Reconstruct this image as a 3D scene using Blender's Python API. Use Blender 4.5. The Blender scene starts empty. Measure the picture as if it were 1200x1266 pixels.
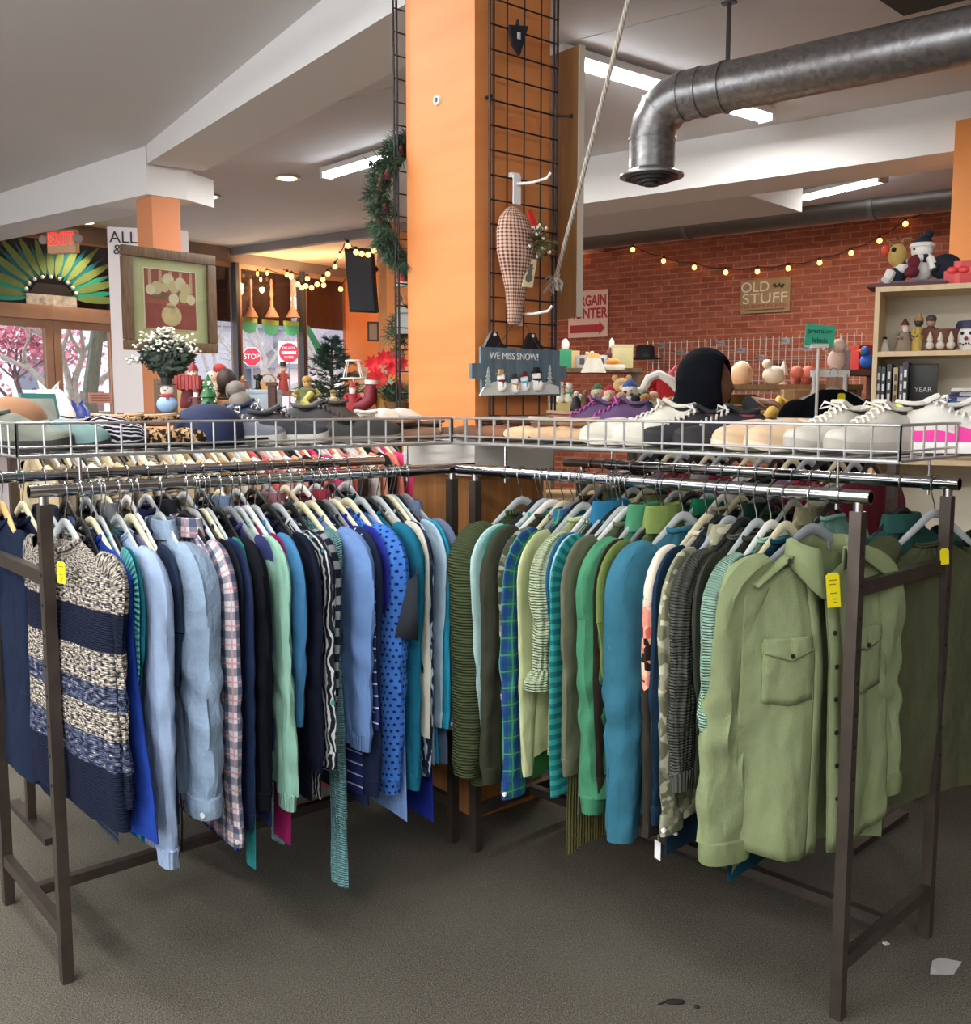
import bpy, bmesh, math, random
from math import pi, sin, cos, radians
from mathutils import Vector, Matrix, noise
random.seed(7)
SC = bpy.context.scene
C = SC.collection
V = Vector

# ---------------------------------------------------------------- camera geometry
FPX, HORIZON, EYE = 1230.0, 497.0, 1.55
PITCH = math.atan((633 - HORIZON) / FPX)
FWD = V((0, cos(PITCH), -sin(PITCH)))
UPV = V((0, sin(PITCH), cos(PITCH)))
ORG = V((0, 0, EYE))
def ray(x, y):
    return FWD + V((1, 0, 0)) * ((x - 600) / FPX) - UPV * ((y - 633) / FPX)
def at(x, y, Y):                       # point seen at photo pixel x, y at distance Y
    r = ray(x, y); return ORG + r * (Y / r.y)
def atz(x, y, z):                      # point seen at photo pixel x, y at height z
    r = ray(x, y); return ORG + r * ((z - EYE) / r.z)
def pix(q):
    d = V(q) - ORG; k = FPX / d.dot(FWD)
    return 600 + d.x * k, 633 - d.dot(UPV) * k

# ---------------------------------------------------------------- materials
def lin(c):
    if isinstance(c, str):
        c = c.lstrip('#'); c = [int(c[i:i + 2], 16) / 255 for i in (0, 2, 4)]
        return tuple((x / 12.92 if x <= .04045 else ((x + .055) / 1.055) ** 2.4) for x in c)
    return tuple(c)
MATS = {}
class NT:
    def __init__(s, name):
        s.m = bpy.data.materials.new(name); s.m.use_nodes = True
        s.t = s.m.node_tree; s.b = s.t.nodes['Principled BSDF']
    def n(s, kind, **kw):
        nd = s.t.nodes.new(kind)
        for k, v in kw.items():
            if k in nd.inputs: nd.inputs[k].default_value = v
            else: setattr(nd, k, v)
        return nd
    def l(s, a, b): s.t.links.new(a, b)
    def rgb(s, c): return (*lin(c), 1)
    def uv(s, sx=1, sy=1, rot=0):
        c = s.n('ShaderNodeTexCoord'); m = s.n('ShaderNodeMapping')
        m.inputs['Scale'].default_value = (sx, sy, 1); m.inputs['Rotation'].default_value = (0, 0, rot)
        s.l(c.outputs['UV'], m.inputs[0]); return m.outputs[0]
    def obj(s, sx=1, sy=1, sz=1):
        c = s.n('ShaderNodeTexCoord'); m = s.n('ShaderNodeMapping'); m.inputs['Scale'].default_value = (sx, sy, sz)
        s.l(c.outputs['Object'], m.inputs[0]); return m.outputs[0]
    def noise(s, vec, scale, detail=2, rough=.5):
        q = s.n('ShaderNodeTexNoise', Scale=scale, Detail=detail, Roughness=rough)
        if vec: s.l(vec, q.inputs['Vector'])
        return q.outputs['Fac']
    def ramp(s, fac, stops, const=False):
        r = s.n('ShaderNodeValToRGB'); e = r.color_ramp.elements
        if const: r.color_ramp.interpolation = 'CONSTANT'
        while len(e) < len(stops): e.new(1)
        for q, (p, c) in zip(e, stops): q.position = p; q.color = s.rgb(c)
        s.l(fac, r.inputs[0]); return r.outputs[0]
    def mix(s, fac, a, b, mode='MIX'):
        q = s.n('ShaderNodeMix', data_type='RGBA', blend_type=mode)
        for v, i in ((fac, 0), (a, 6), (b, 7)):
            if isinstance(v, (int, float)): q.inputs[i].default_value = v
            elif isinstance(v, (str, tuple)): q.inputs[i].default_value = s.rgb(v)
            else: s.l(v, q.inputs[i])
        return q.outputs[2]
    def math(s, op, a, b=None):
        q = s.n('ShaderNodeMath', operation=op)
        for v, i in ((a, 0), (b, 1)):
            if v is None: continue
            if isinstance(v, (int, float)): q.inputs[i].default_value = v
            else: s.l(v, q.inputs[i])
        return q.outputs[0]
    def xyz(s, vec):
        q = s.n('ShaderNodeSeparateXYZ'); s.l(vec, q.inputs[0]); return q.outputs
    def bump(s, h, strength=.3, dist=.004):
        q = s.n('ShaderNodeBump', Strength=strength, Distance=dist); s.l(h, q.inputs['Height']); s.l(q.outputs[0], s.b.inputs['Normal'])
    def col(s, c):
        if isinstance(c, (str, tuple)): s.b.inputs['Base Color'].default_value = s.rgb(c)
        else: s.l(c, s.b.inputs['Base Color'])
def plain(c, rough=.6, metal=0, var=0.0, alpha=None):
    """a plain painted, plastic or metal surface with slight mottling"""
    key = ('plain', c, rough, metal, var, alpha)
    if key in MATS: return MATS[key]
    t = NT('surface_' + str(c).strip('#')); t.b.inputs['Roughness'].default_value = rough; t.b.inputs['Metallic'].default_value = metal
    if var:
        n = t.noise(t.obj(), 14, 3)
        l = lin(c); d = tuple(x * (1 - var) for x in l); u = tuple(min(1, x * (1 + var)) for x in l)
        r = t.ramp(n, [(.3, '#000000'), (.7, '#ffffff')])
        t.col(t.mix(r, d, u))
    else: t.col(c)
    if alpha is not None: t.b.inputs['Alpha'].default_value = alpha
    MATS[key] = t.m; return t.m
def glow(c, strength):
    key = ('glow', c, strength)
    if key in MATS: return MATS[key]
    t = NT('lit_' + str(c).strip('#')); t.col(c); t.b.inputs['Emission Color'].default_value = t.rgb(c); t.b.inputs['Emission Strength'].default_value = strength
    MATS[key] = t.m; return t.m
def glass(tint='#f4f8f8', rough=.02):
    key = ('glass', tint)
    if key in MATS: return MATS[key]
    t = NT('clear_pane'); nodes = t.t.nodes
    tr = t.n('ShaderNodeBsdfTransparent', Color=t.rgb(tint)); gl = t.n('ShaderNodeBsdfGlossy', Roughness=rough)
    mx = t.n('ShaderNodeMixShader', Fac=.06); t.l(tr.outputs[0], mx.inputs[1]); t.l(gl.outputs[0], mx.inputs[2])
    t.l(mx.outputs[0], nodes['Material Output'].inputs[0]); MATS[key] = t.m; return t.m

# ---------------------------------------------------------------- mesh builder
def rotm(ax=0, ay=0, az=0):
    return Matrix.Rotation(az, 3, 'Z') @ Matrix.Rotation(ay, 3, 'Y') @ Matrix.Rotation(ax, 3, 'X')
class MB:
    def __init__(s): s.v = []; s.f = []; s.uv = []; s.mi = []
    def add(s, vs, fs, uvs=None, mi=0):
        o = len(s.v); s.v += [tuple(v) for v in vs]
        for k, f in enumerate(fs):
            s.f.append([i + o for i in f]); s.mi.append(mi)
            s.uv.append(uvs[k] if uvs else [(vs[i][0] + vs[i][1] * .7, vs[i][2] + vs[i][1] * .3) for i in f])
        return s
    def box(s, c, d, m=None, mi=0, bev=0.0):
        c = V(c); x, y, z = [q / 2 for q in d]
        if bev:
            b = bmesh.new(); bmesh.ops.create_cube(b, size=1)
            for v in b.verts: v.co = V((v.co.x * d[0], v.co.y * d[1], v.co.z * d[2]))
            bmesh.ops.bevel(b, geom=list(b.edges), offset=min(bev, min(d) * .45), segments=2, affect='EDGES', profile=.7)
            vs = [v.co.copy() for v in b.verts]; b.verts.index_update(); fs = [[v.index for v in f.verts] for f in b.faces]; b.free()
        else:
            vs = [V((a, b_, e)) for a in (-x, x) for b_ in (-y, y) for e in (-z, z)]
            fs = [(0, 1, 3, 2), (4, 6, 7, 5), (0, 4, 5, 1), (2, 3, 7, 6), (0, 2, 6, 4), (1, 5, 7, 3)]
        vs = [(m @ v if m else v) + c for v in vs]
        return s.add(vs, fs, mi=mi)
    def slab(s, poly, z0, z1, mi=0):        # horizontal polygon given thickness
        n = len(poly); vs = [V((p[0], p[1], z0)) for p in poly] + [V((p[0], p[1], z1)) for p in poly]
        fs = [list(range(n))[::-1], list(range(n, 2 * n))] + [(i, (i + 1) % n, n + (i + 1) % n, n + i) for i in range(n)]
        return s.add(vs, fs, mi=mi)
    def prism(s, poly, o, ex, ey, ez, d, mi=0):   # planar polygon (in axes ex, ey about o) given depth d along ez
        o, ex, ey, ez = V(o), V(ex), V(ey), V(ez); n = len(poly)
        a = [o + ex * p[0] + ey * p[1] for p in poly]; vs = a + [p + ez * d for p in a]
        fs = [list(range(n))[::-1], list(range(n, 2 * n))] + [(i, (i + 1) % n, n + (i + 1) % n, n + i) for i in range(n)]
        return s.add(vs, fs, mi=mi)
    def rings(s, rs, close=True, cap=(True, True), mi=0, uvscale=1):
        n = len(rs[0]); o = len(s.v); vs = [p for r in rs for p in r]; fs = []; uvs = []
        per = [0]
        for k in range(n): per.append(per[-1] + (V(rs[len(rs) // 2][k]) - V(rs[len(rs) // 2][(k + 1) % n])).length)
        L = [0]
        for j in range(1, len(rs)): L.append(L[-1] + (V(rs[j][0]) - V(rs[j - 1][0])).length)
        for j in range(len(rs) - 1):
            for k in range(n if close else n - 1):
                k2 = (k + 1) % n
                fs.append((j * n + k, j * n + k2, (j + 1) * n + k2, (j + 1) * n + k))
                uvs.append([(per[k], L[j]), (per[k + 1], L[j]), (per[k + 1], L[j + 1]), (per[k], L[j + 1])])
        if cap[0]: fs.append(tuple(range(n))[::-1]); uvs.append([(per[k], 0) for k in range(n)])
        if cap[1]: fs.append(tuple((len(rs) - 1) * n + k for k in range(n))); uvs.append([(per[k], L[-1]) for k in range(n)])
        return s.add(vs, fs, uvs, mi)
    def tube(s, path, r, seg=8, cap=True, mi=0, flat=None, up=None):
        path = [V(p) for p in path]; rs = []; m = len(path)
        rr = r if isinstance(r, (list, tuple)) else [r] * m
        prev = None
        for i, p in enumerate(path):
            t = (path[min(i + 1, m - 1)] - path[max(i - 1, 0)]).normalized()
            if prev is None:
                h = V(up) if up else (V((0, 0, 1)) if abs(t.z) < .9 else V((1, 0, 0)))
                n = (h - t * h.dot(t)).normalized()
            else:
                n = prev - t * prev.dot(t)
                n = n.normalized() if n.length > 1e-6 else prev
            prev = n; b = t.cross(n); fl = flat or 1
            rs.append([p + (n * cos(2 * pi * k / seg) + b * sin(2 * pi * k / seg) * fl) * rr[i] for k in range(seg)])
        return s.rings(rs, True, (cap, cap), mi)
    def cyl(s, a, b, r, r2=None, seg=12, mi=0): return s.tube([a, b], [r, r if r2 is None else r2], seg, True, mi)
    def lathe(s, prof, c=(0, 0, 0), seg=14, mi=0, sy=1, m=None):
        c = V(c); rs = []
        for r, z in prof:
            ring = [V((r * cos(2 * pi * k / seg), r * sin(2 * pi * k / seg) * sy, z)) for k in range(seg)]
            rs.append([(m @ q if m else q) + c for q in ring])
        return s.rings(rs, True, (True, True), mi)
    def ball(s, c, r, sc=(1, 1, 1), seg=12, m=None, mi=0):
        c = V(c); rs = []; nn = max(5, seg // 2 + 1)
        for j in range(nn + 1):
            a = pi * j / nn; a = min(max(a, .02), pi - .02)
            ring = [V((r * sin(a) * cos(2 * pi * k / seg) * sc[0], r * sin(a) * sin(2 * pi * k / seg) * sc[1], r * cos(a) * sc[2])) for k in range(seg)]
            rs.append([(m @ q if m else q) + c for q in ring])
        return s.rings(rs, True, (True, True), mi)
    def build(s, name, mats, parent=None, smooth=True, sub=0, kind=None):
        me = bpy.data.meshes.new(name); me.from_pydata(s.v, [], s.f)
        for m in (mats if isinstance(mats, (list, tuple)) else [mats]): me.materials.append(m)
        uvl = me.uv_layers.new(name='UVMap'); k = 0
        for f, u in zip(s.f, s.uv):
            for q in u: uvl.data[k].uv = q; k += 1
        me.polygons.foreach_set('material_index', s.mi)
        if smooth: me.polygons.foreach_set('use_smooth', [True] * len(s.f))
        me.update()
        if smooth:
            try: me.set_sharp_from_angle(angle=radians(40))
            except Exception: pass
        o = bpy.data.objects.new(name, me); C.objects.link(o)
        if parent: o.parent = parent
        if sub:
            q = o.modifiers.new('smooth', 'SUBSURF'); q.levels = sub; q.render_levels = sub
        if kind: o['kind'] = kind
        return o
LABELS = set()
def tag(o, label, cat, group=None):
    o['label'] = label; o['category'] = cat
    if group: o['group'] = group
    return o
def thing(name, label, cat, loc=(0, 0, 0), rz=0, group=None):
    o = bpy.data.objects.new(name, None); C.objects.link(o); o.location = loc; o.rotation_euler = (0, 0, rz)
    o.empty_display_size = .05
    return tag(o, label, cat, group)
def struct(name, mb, mats, smooth=False):
    o = mb.build(name, mats, None, smooth); o['kind'] = 'structure'; return o
def text(body, size, mat, parent, o, ex, ey, name='lettering', align='CENTER', ext=.001, sx=1.0, bold=0.0):
    cu = bpy.data.curves.new(name, 'FONT'); cu.body = body; cu.size = size; cu.align_x = align; cu.align_y = 'CENTER'; cu.extrude = ext; cu.offset = bold * size
    cu.materials.append(mat)
    ob = bpy.data.objects.new(name, cu); C.objects.link(ob)
    ex, ey = V(ex).normalized(), V(ey).normalized(); ez = ex.cross(ey)
    ob.matrix_world = Matrix.Translation(V(o)) @ Matrix(((ex.x * sx, ey.x, ez.x, 0), (ex.y * sx, ey.y, ez.y, 0), (ex.z * sx, ey.z, ez.z, 0), (0, 0, 0, 1)))
    bpy.context.view_layer.update(); mw = ob.matrix_world.copy()
    me = bpy.data.meshes.new_from_object(ob.evaluated_get(bpy.context.evaluated_depsgraph_get())); bpy.data.objects.remove(ob)
    ob = bpy.data.objects.new(name, me); C.objects.link(ob)
    if parent: ob.parent = parent
    ob.matrix_basis = mw                                          # local coordinates of the parent
    return ob
def copy_tree(o, parent=None):
    c = o.copy(); C.objects.link(c)
    if parent: c.parent = parent
    for ch in list(o.children): copy_tree(ch, c)
    return c
def yaw(d): return math.atan2(d[1], d[0])
# ---------------------------------------------------------------- the room
E1 = V((.795, -.607, 0)).normalized(); E2 = V((.607, .795, 0)).normalized(); Z = V((0, 0, 1))
def EE(a, b, z=0): return E1 * a + E2 * b + Z * z
def hit(x, y, n, d):
    r = ray(x, y); return ORG + r * ((d - ORG.dot(n)) / r.dot(n))
BRICK_D, STORE_D = 11.67, -10.9
CEIL = 3.57

def carpet():
    t = NT('speckled_carpet'); o = t.obj()
    a = t.noise(o, 260, 2); b = t.noise(o, 60, 3); c = t.noise(o, 2.2, 3)
    k = t.ramp(a, [(.36, '#1f1d18'), (.52, '#504c41'), (.7, '#7d786a')])
    k2 = t.mix(t.ramp(b, [(.35, '#000000'), (.7, '#ffffff')]), k, '#514d42')
    k3 = t.mix(.55, k, k2)
    t.col(t.mix(t.ramp(c, [(.4, '#000000'), (.75, '#ffffff')]), k3, t.mix(.25, k3, '#6b675b')))
    t.b.inputs['Roughness'].default_value = 1; t.bump(a, .6, .004); return t.m
def brick_mat():
    t = NT('old_red_brick'); u = t.uv()
    q = t.n('ShaderNodeTexBrick'); t.l(u, q.inputs['Vector'])
    for k, v in (('Scale', 1), ('Brick Width', .215), ('Row Height', .072), ('Mortar Size', .007), ('Mortar Smooth', .3), ('Bias', 0)): q.inputs[k].default_value = v
    q.inputs['Color1'].default_value = t.rgb('#a4523a'); q.inputs['Color2'].default_value = t.rgb('#bd6b4b'); q.inputs['Mortar'].default_value = t.rgb('#c4937c')
    n = t.noise(t.uv(5, 14), 1.2, 4); n2 = t.noise(t.uv(1, 1), .9, 3); n3 = t.noise(t.uv(), 40, 3)
    a = t.mix(t.ramp(n, [(.35, '#000000'), (.75, '#ffffff')]), q.outputs[0], t.mix(.6, q.outputs[0], '#6e3324'))
    b = t.mix(t.ramp(n2, [(.45, '#000000'), (.7, '#ffffff')]), a, t.mix(.35, a, '#b06a4a'))
    t.col(t.mix(t.math('MULTIPLY', n3, .25), b, '#5d2d22')); t.b.inputs['Roughness'].default_value = .95
    t.bump(t.math('SUBTRACT', 1, q.outputs['Fac']), .6, .006); return t.m
def painted(c, amt=.06, scale=1.5):
    t = NT('painted_' + c.strip('#')); n = t.noise(t.obj(), scale, 3)
    t.col(t.mix(t.ramp(n, [(.35, '#000000'), (.7, '#ffffff')]), c, t.mix(amt, c, '#ffffff'))); t.b.inputs['Roughness'].default_value = .85
    t.bump(t.noise(t.obj(), 90, 2), .08, .002); return t.m
def wood(c1, c2, scale=1, rough=.55):
    key = ('wood', c1, c2, scale)
    if key in MATS: return MATS[key]
    t = NT('wood_' + c1.strip('#')); v = t.obj(14 * scale, 14 * scale, 1.2 * scale)
    n = t.noise(v, 2.0, 4, .6); w = t.noise(t.obj(40 * scale, 40 * scale, 2 * scale), 3, 2)
    t.col(t.mix(t.math('MULTIPLY', w, .35), t.ramp(n, [(.3, c1), (.7, c2)]), c1)); t.b.inputs['Roughness'].default_value = rough
    t.bump(n, .1, .002); MATS[key] = t.m; return t.m

M_CEIL = painted('#dedcdb'); M_BEAM = painted('#f0efec', .04); M_WHITE = painted('#dcdad6', .04)
M_OR_L = painted('#e8934a', .05, .8); M_ORANGE = painted('#d9783a', .06); M_PEACH = painted('#efc9aa', .05)
M_FRAME = painted('#a97e62', .08, 4); M_DARKWOOD = wood('#3a241c', '#5c3a2b')
M_STEEL = plain('#8f9092', .3, 1, .06); M_BLACK = plain('#151517', .5)

# floor
mb = MB(); mb.slab([EE(-10.9, -5), EE(6, -5), EE(6, 12), EE(-10.9, 12)], -.1, 0); struct('floor', mb, carpet())
# brick wall and the orange end of the same wall
def wall_local(name, a, b, z0, z1, mat, thick=.15, side=1):
    d = (b - a); L = d.length; mb = MB(); mb.box((L / 2, side * thick / 2, (z0 + z1) / 2), (L, thick, z1 - z0))
    o = struct(name, mb, mat); o.location = (a.x, a.y, 0); o.rotation_euler = (0, 0, yaw(d)); return o
SPLIT = hit(560, 420, E2, BRICK_D).dot(E1)
wall_local('wall_brick', EE(SPLIT, BRICK_D), EE(6, BRICK_D), 0, 3.9, brick_mat())
wall_local('wall_orange', EE(-10.9, 10.75), EE(SPLIT - .2, 10.75), 0, 3.9, M_ORANGE)
wall_local('wall_right', EE(6, BRICK_D), EE(6, -5), 0, 4.3, painted('#8a6a55'))
# wall behind the viewer: three tall shop windows
mb = MB()
mb.prism([(-11, 0), (6.15, 0), (6.15, .6), (-11, .6)], EE(0, -5), E1, Z, E2, -.15)
mb.prism([(-11, 3.2), (6.15, 3.2), (6.15, 4.6), (-11, 4.6)], EE(0, -5), E1, Z, E2, -.15)
for x0, x1 in ((-11, -10.4), (-7.2, -6.8), (-3.6, -3.2), (0.2, 6.15)):
    mb.prism([(x0, .6), (x1, .6), (x1, 3.2), (x0, 3.2)], EE(0, -5), E1, Z, E2, -.15)
struct('wall_behind', mb, M_WHITE)

# ceilings: main, tilted near bay, lower soffit by the brick wall
BM1, BM3 = atz(182, 202, 3.43), atz(504, 3, 3.43); BD = (BM3 - BM1).normalized(); BMX = BM1 + BD * 11
BN = V((-BD.y, BD.x, 0)); BN = BN if BN.x > 0 else -BN            # towards the far right side of the beam
LBA, LBB = atz(0, 279, 3.2), atz(182, 240, 3.2)
mb = MB()
p0 = BM1 + BN * .1; p1 = BMX + BN * .1
e0 = LBB.dot(E2) + .1
mb.slab([EE(-11, e0), EE(6, e0), EE(6, 12), EE(-11, 12)], CEIL, CEIL + .12); mb.slab([BM1 + BN * .1, BMX + BN * .1, EE(6, -5.2), EE(6, e0)], CEIL, CEIL + .12)
struct('ceiling', mb, M_CEIL)
mb = MB()
def zt(p): return CEIL + .0575 * (8.2 - p.y)
poly = [BM1 + BN * .12, BMX + BN * .12, EE(-4, -7), EE(-11, -5.1), LBB + E1 * -8.2 + E2 * .12, LBB + E2 * .12]
vs = [V((p.x, p.y, zt(p))) for p in poly]; vs += [v + Z * .12 for v in vs]; n = len(poly)
mb.add(vs, [list(range(n))[::-1], list(range(n, 2 * n))] + [(i, (i + 1) % n, n + (i + 1) % n, n + i) for i in range(n)]); struct('ceiling_near', mb, M_CEIL)
mb = MB()                                                        # beam that runs towards the viewer
w = BN * .46
q = [BM1, BMX, BMX + w, BM1 + w]
vs = [V((p.x, p.y, 3.43)) for p in q] + [V((p.x, p.y, max(CEIL + .05, zt(p) + .05))) for p in q]
mb.add(vs, [(3, 2, 1, 0), (4, 5, 6, 7), (0, 1, 5, 4), (1, 2, 6, 5), (2, 3, 7, 6), (3, 0, 4, 7)]); struct('beam_sloping', mb, M_BEAM)
mb = MB(); cc = LBB                                              # left beam and its end over the column
mb.slab([LBB + E1 * -8, LBB, LBB + E2 * .45, LBB + E1 * -8 + E2 * .45], 3.2, 3.75); struct('beam_storefront', mb, M_BEAM)
mb = MB(); b2 = atz(231, 247, 3.2)
mb.slab([LBB, b2, b2 - E1 * .1 + E2 * .35, LBB + E2 * .35 ], 3.2, 3.43); struct('beam_bracket', mb, M_BEAM)
RBA, RBB = atz(719, 252, 3.2), atz(1185, 186, 3.2); RD = (RBB - RBA).normalized(); RN = V((-RD.y, RD.x, 0)); RN = RN if RN.y > 0 else -RN
mb = MB(); mb.slab([RBA - RD * 1.7, RBB + RD * 3, RBB + RD * 3 + RN * .52, RBA - RD * 1.7 + RN * .52], 3.2, CEIL + .05); struct('beam_right', mb, M_BEAM)
T1, T3 = atz(907, 237, 3.2), atz(991, 263, 3.2)
a0 = T1 - (T3 - T1) * .1; a3 = T3
mb = MB(); mb.slab([a0, a3, a3 - RD * 3.3, a0 - RD * 2.4], 3.206, CEIL + .05); struct('ceiling_soffit', mb, M_WHITE)
# dark hatch in the ceiling
mb = MB(); mb.slab([atz(1050, -30, CEIL), atz(1117, 15, CEIL), atz(1330, -40, CEIL), atz(1250, -90, CEIL)], CEIL - .02, CEIL + .05); struct('ceiling_hatch', mb, plain('#3d423d', .8))
# fascia in front of the window bay and the bay's peach ceiling
FA, FB = hit(265, 311, E2, 0), None
fl = atz(265, 309, CEIL); fr = fl + E1 * 4.2
mb = MB(); mb.slab([fl - E1 * 5, fr, fr + E2 * .1, fl - E1 * 5 + E2 * .1], CEIL - .1, CEIL); struct('trim_fascia', mb, painted('#8d8583'))
mb = MB(); mb.slab([fl - E1 * 5 + E2 * .1, fr + E2 * .1, fr + E2 * 4, fl - E1 * 5 + E2 * 4], CEIL - .05, CEIL - .001); struct('ceiling_bay', mb, M_PEACH)

# columns
def column(name, c, sx, sy, z0, z1, mat, ax):
    mb = MB(); mb.box((0, 0, (z0 + z1) / 2), (sx, sy, z1 - z0)); o = struct(name, mb, mat); o.location = (c.x, c.y, 0); o.rotation_euler = (0, 0, yaw(ax)); return o
cl = atz(187, 241, 3.2); cr = atz(222, 246, 3.2); cw = (cr - cl).length
column('column_storefront', cl + (cr - cl) / 2 + V((-(cr - cl).y, (cr - cl).x, 0)).normalized() * .15, cw, .3, 0, 3.2, painted('#e09060'), cr - cl)
rc = at(1180, 170, 6.75)
column('column_right', rc + E1 * .25 + E2 * .25, .5, .5, 0, 3.38, M_OR_L, E1)
mb = MB(); oc = at(466, 300, 12.0); column('column_rear', oc + E1 * .3 + E2 * .0, .34, .5, 0, CEIL, M_OR_L, V((.95, .3, 0)))

# ---- storefront wall (doors, transom, windows) along E2 at the left
def sp(x, y): return hit(x, y, E1, STORE_D)
def su(x, y=430): return sp(x, y).dot(E2)
SO = E1 * STORE_D
def spanel(mb, u0, u1, z0, z1, d=.1, off=0, mi=0): mb.prism([(u0, z0), (u1, z0), (u1, z1), (u0, z1)], SO + E1 * off, E2, Z, E1, d, mi)
uL, u_m1, u_m2, u_m3, uR = su(-60), su(148), su(289), su(370), su(431)
zt_door = 2.47
mb = MB(); spanel(mb, uL - 9, uR + .2, 3.38, 4.0); spanel(mb, uL - 9, uL, 0, 3.38); spanel(mb, su(140), su(152), 0, 3.38); struct('wall_storefront', mb, painted('#7d6c66'))
mb = MB(); spanel(mb, su(152), uR, 0, .55, .14); struct('wall_sill', mb, M_FRAME)
mb = MB(); spanel(mb, uL, su(140), zt_door, zt_door + .13, .12, .01); struct('trim_head', mb, M_FRAME)
def leaf_pane(name, u0, u1, z0, z1, fw, framemat, door=False):
    mb = MB()
    spanel(mb, u0, u0 + fw, z0, z1, .07, .02); spanel(mb, u1 - fw, u1, z0, z1, .07, .02); spanel(mb, u0 + fw, u1 - fw, z1 - fw, z1, .07, .02); spanel(mb, u0 + fw, u1 - fw, z0, z0 + fw * (2 if door else 1), .07, .02)
    o = struct(name, mb, framemat)
    mb = MB(); spanel(mb, u0 + fw, u1 - fw, z0 + fw, z1 - fw, .008, .05); mb.build('pane', glass('#e4e6e6'), o, False); return o
ud = su(61)
d1 = leaf_pane('door_1', uL, ud, 0, zt_door, .09, M_FRAME, True); d2 = leaf_pane('door_2', ud + .01, su(140), 0, zt_door, .09, M_FRAME, True)
mb = MB(); mb.tube([SO + E2 * (ud + .05) + E1 * .12 + Z * z for z in (.9, 1.0, 1.2, 1.3)], .013); mb.build('handle', M_STEEL, d2)
for nm, a, b in (('window_2', su(154), u_m2), ('window_3', u_m2 + .02, u_m3), ('window_4', u_m3 + .02, uR)):
    leaf_pane(nm, a, b, .55, 3.38, .06, M_FRAME)
for nm, u in (('trim_1', u_m2), ('trim_2', u_m3)):
    mb = MB(); spanel(mb, u - .07, u - .015, .55, 3.38, .1, .07); struct(nm, mb, plain('#38363a', .5))
# blinds rolled half way over the windows
for k, (a, b) in enumerate(((su(262), u_m2), (u_m2 + .06, u_m3 - .1), (u_m3 + .08, uR - .03))):
    mb = MB()
    for j in range(9): spanel(mb, a, b, 2.62 + j * .083, 2.7035 + j * .083, .012, -.06)
    tag(mb.build('window_blind', wood('#4a2c24', '#6d4334', .6), None, False), ('dark brown slatted blind behind the framed flower picture', 'dark brown slatted blind in the window with the three hanging fringes', 'dark brown slatted blind in the window behind the christmas tree')[k], 'blind', 'brown window blinds')
# transom with a leaded sunburst
tr = leaf_pane('window_1', uL, su(140), zt_door + .13, 3.38, .03, M_FRAME)
mb = MB(); c0 = su(63); cz = 2.72
K = [plain('#75884d', .5), plain('#1f6d78', .4), plain('#2a9a86', .4), plain('#26211f', .5), plain('#b9b0a6', .6, 0, .5), plain('#40303a', .6), plain('#f4f0e6', .3)]
spanel(mb, uL + .02, su(139), 2.62, 3.36, .01, .0, 5)
def leafshape(a, r0, r1, w, mi, off):
    d = V((cos(a), sin(a))); nrm = V((-d.y, d.x)); pts = []
    for k in range(7):
        t = k / 6; pts.append(d * (r0 + (r1 - r0) * t) + nrm * w * sin(pi * min(1, t * 1.05) ** .8) )
    for k in range(5, 0, -1):
        t = k / 6; pts.append(d * (r0 + (r1 - r0) * t) - nrm * w * sin(pi * min(1, t * 1.05) ** .8))
    pts = [(c0 + p.x, cz + max(-.09, p.y)) for p in pts]
    mb.prism(pts, SO + E1 * off, E2, Z, E1, .006, mi)
for k in range(13):
    a = radians(2 + k * 14.6); ln = .62 + .42 * abs(cos(a)) 
    leafshape(a, .22 + .05 * abs(cos(a)), ln, .045, 0, .06)
    leafshape(a + radians(6.5), .24, ln * .86, .036, 2 if k in (0, 1, 11, 12) else 1, .055)
spanel(mb, c0 - .3, c0 + .3, 2.61, 2.75, .012, .06, 4)
mb.prism([(c0 - .26, 2.76), (c0 + .26, 2.76), (c0 + .18, 2.87), (c0 - .18, 2.87)], SO + E1 * .06, E2, Z, E1, .012, 3)
for k in range(9):
    a = radians(10 + k * 20); mb.ball(SO + E1 * .075 + E2 * (c0 + .3 * cos(a)) + Z * (2.76 + .19 * sin(a)), .022, seg=6, mi=6)
mb.build('stained_glass', K, tr, False)

# ---- orange pillar with wood panelling, white ledge
PA = at(587, 400, 3.56); PA = V((PA.x, PA.y, 0)); PX = V((.767, .642, 0)); PY = V((-.642, .767, 0))
PW, PD = .355, .405
mb = MB(); mb.slab([PA, PA + PX * PW, PA + PX * PW + PY * PD, PA + PY * PD], 1.42, CEIL + .1)
def pillar_mat():
    t = NT('orange_paint_pillar'); n = t.noise(t.obj(1, 1, 8), 1.2, 3)
    t.col(t.mix(t.ramp(n, [(.4, '#000000'), (.8, '#ffffff')]), '#d98a4e', '#cf7c42')); t.b.inputs['Roughness'].default_value = .6; return t.m
struct('pillar', mb, pillar_mat())
mb = MB(); e = .015; mb.slab([PA - PX * e - PY * e, PA + PX * (PW + e) - PY * e, PA + PX * (PW + e) + PY * (PD + e), PA - PX * e + PY * (PD + e)], 1.285, 1.42); struct('pillar_ledge', mb, painted('#e3e0d6', .05))
mb = MB(); e = -.01; mb.slab([PA - PX * e - PY * e, PA + PX * (PW + e) - PY * e, PA + PX * (PW + e) + PY * (PD + e), PA - PX * e + PY * (PD + e)], 0, 1.285); struct('pillar_panelling', mb, wood('#8a5a30', '#b67c45'))

# ---- outside
mb = MB(); mb.slab([EE(-60, -40), EE(-10.95, -40), EE(-10.95, 45), EE(-60, 45)], -.25, -.12); struct('ground', mb, painted('#c9cbd0', .2, .6))
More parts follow.
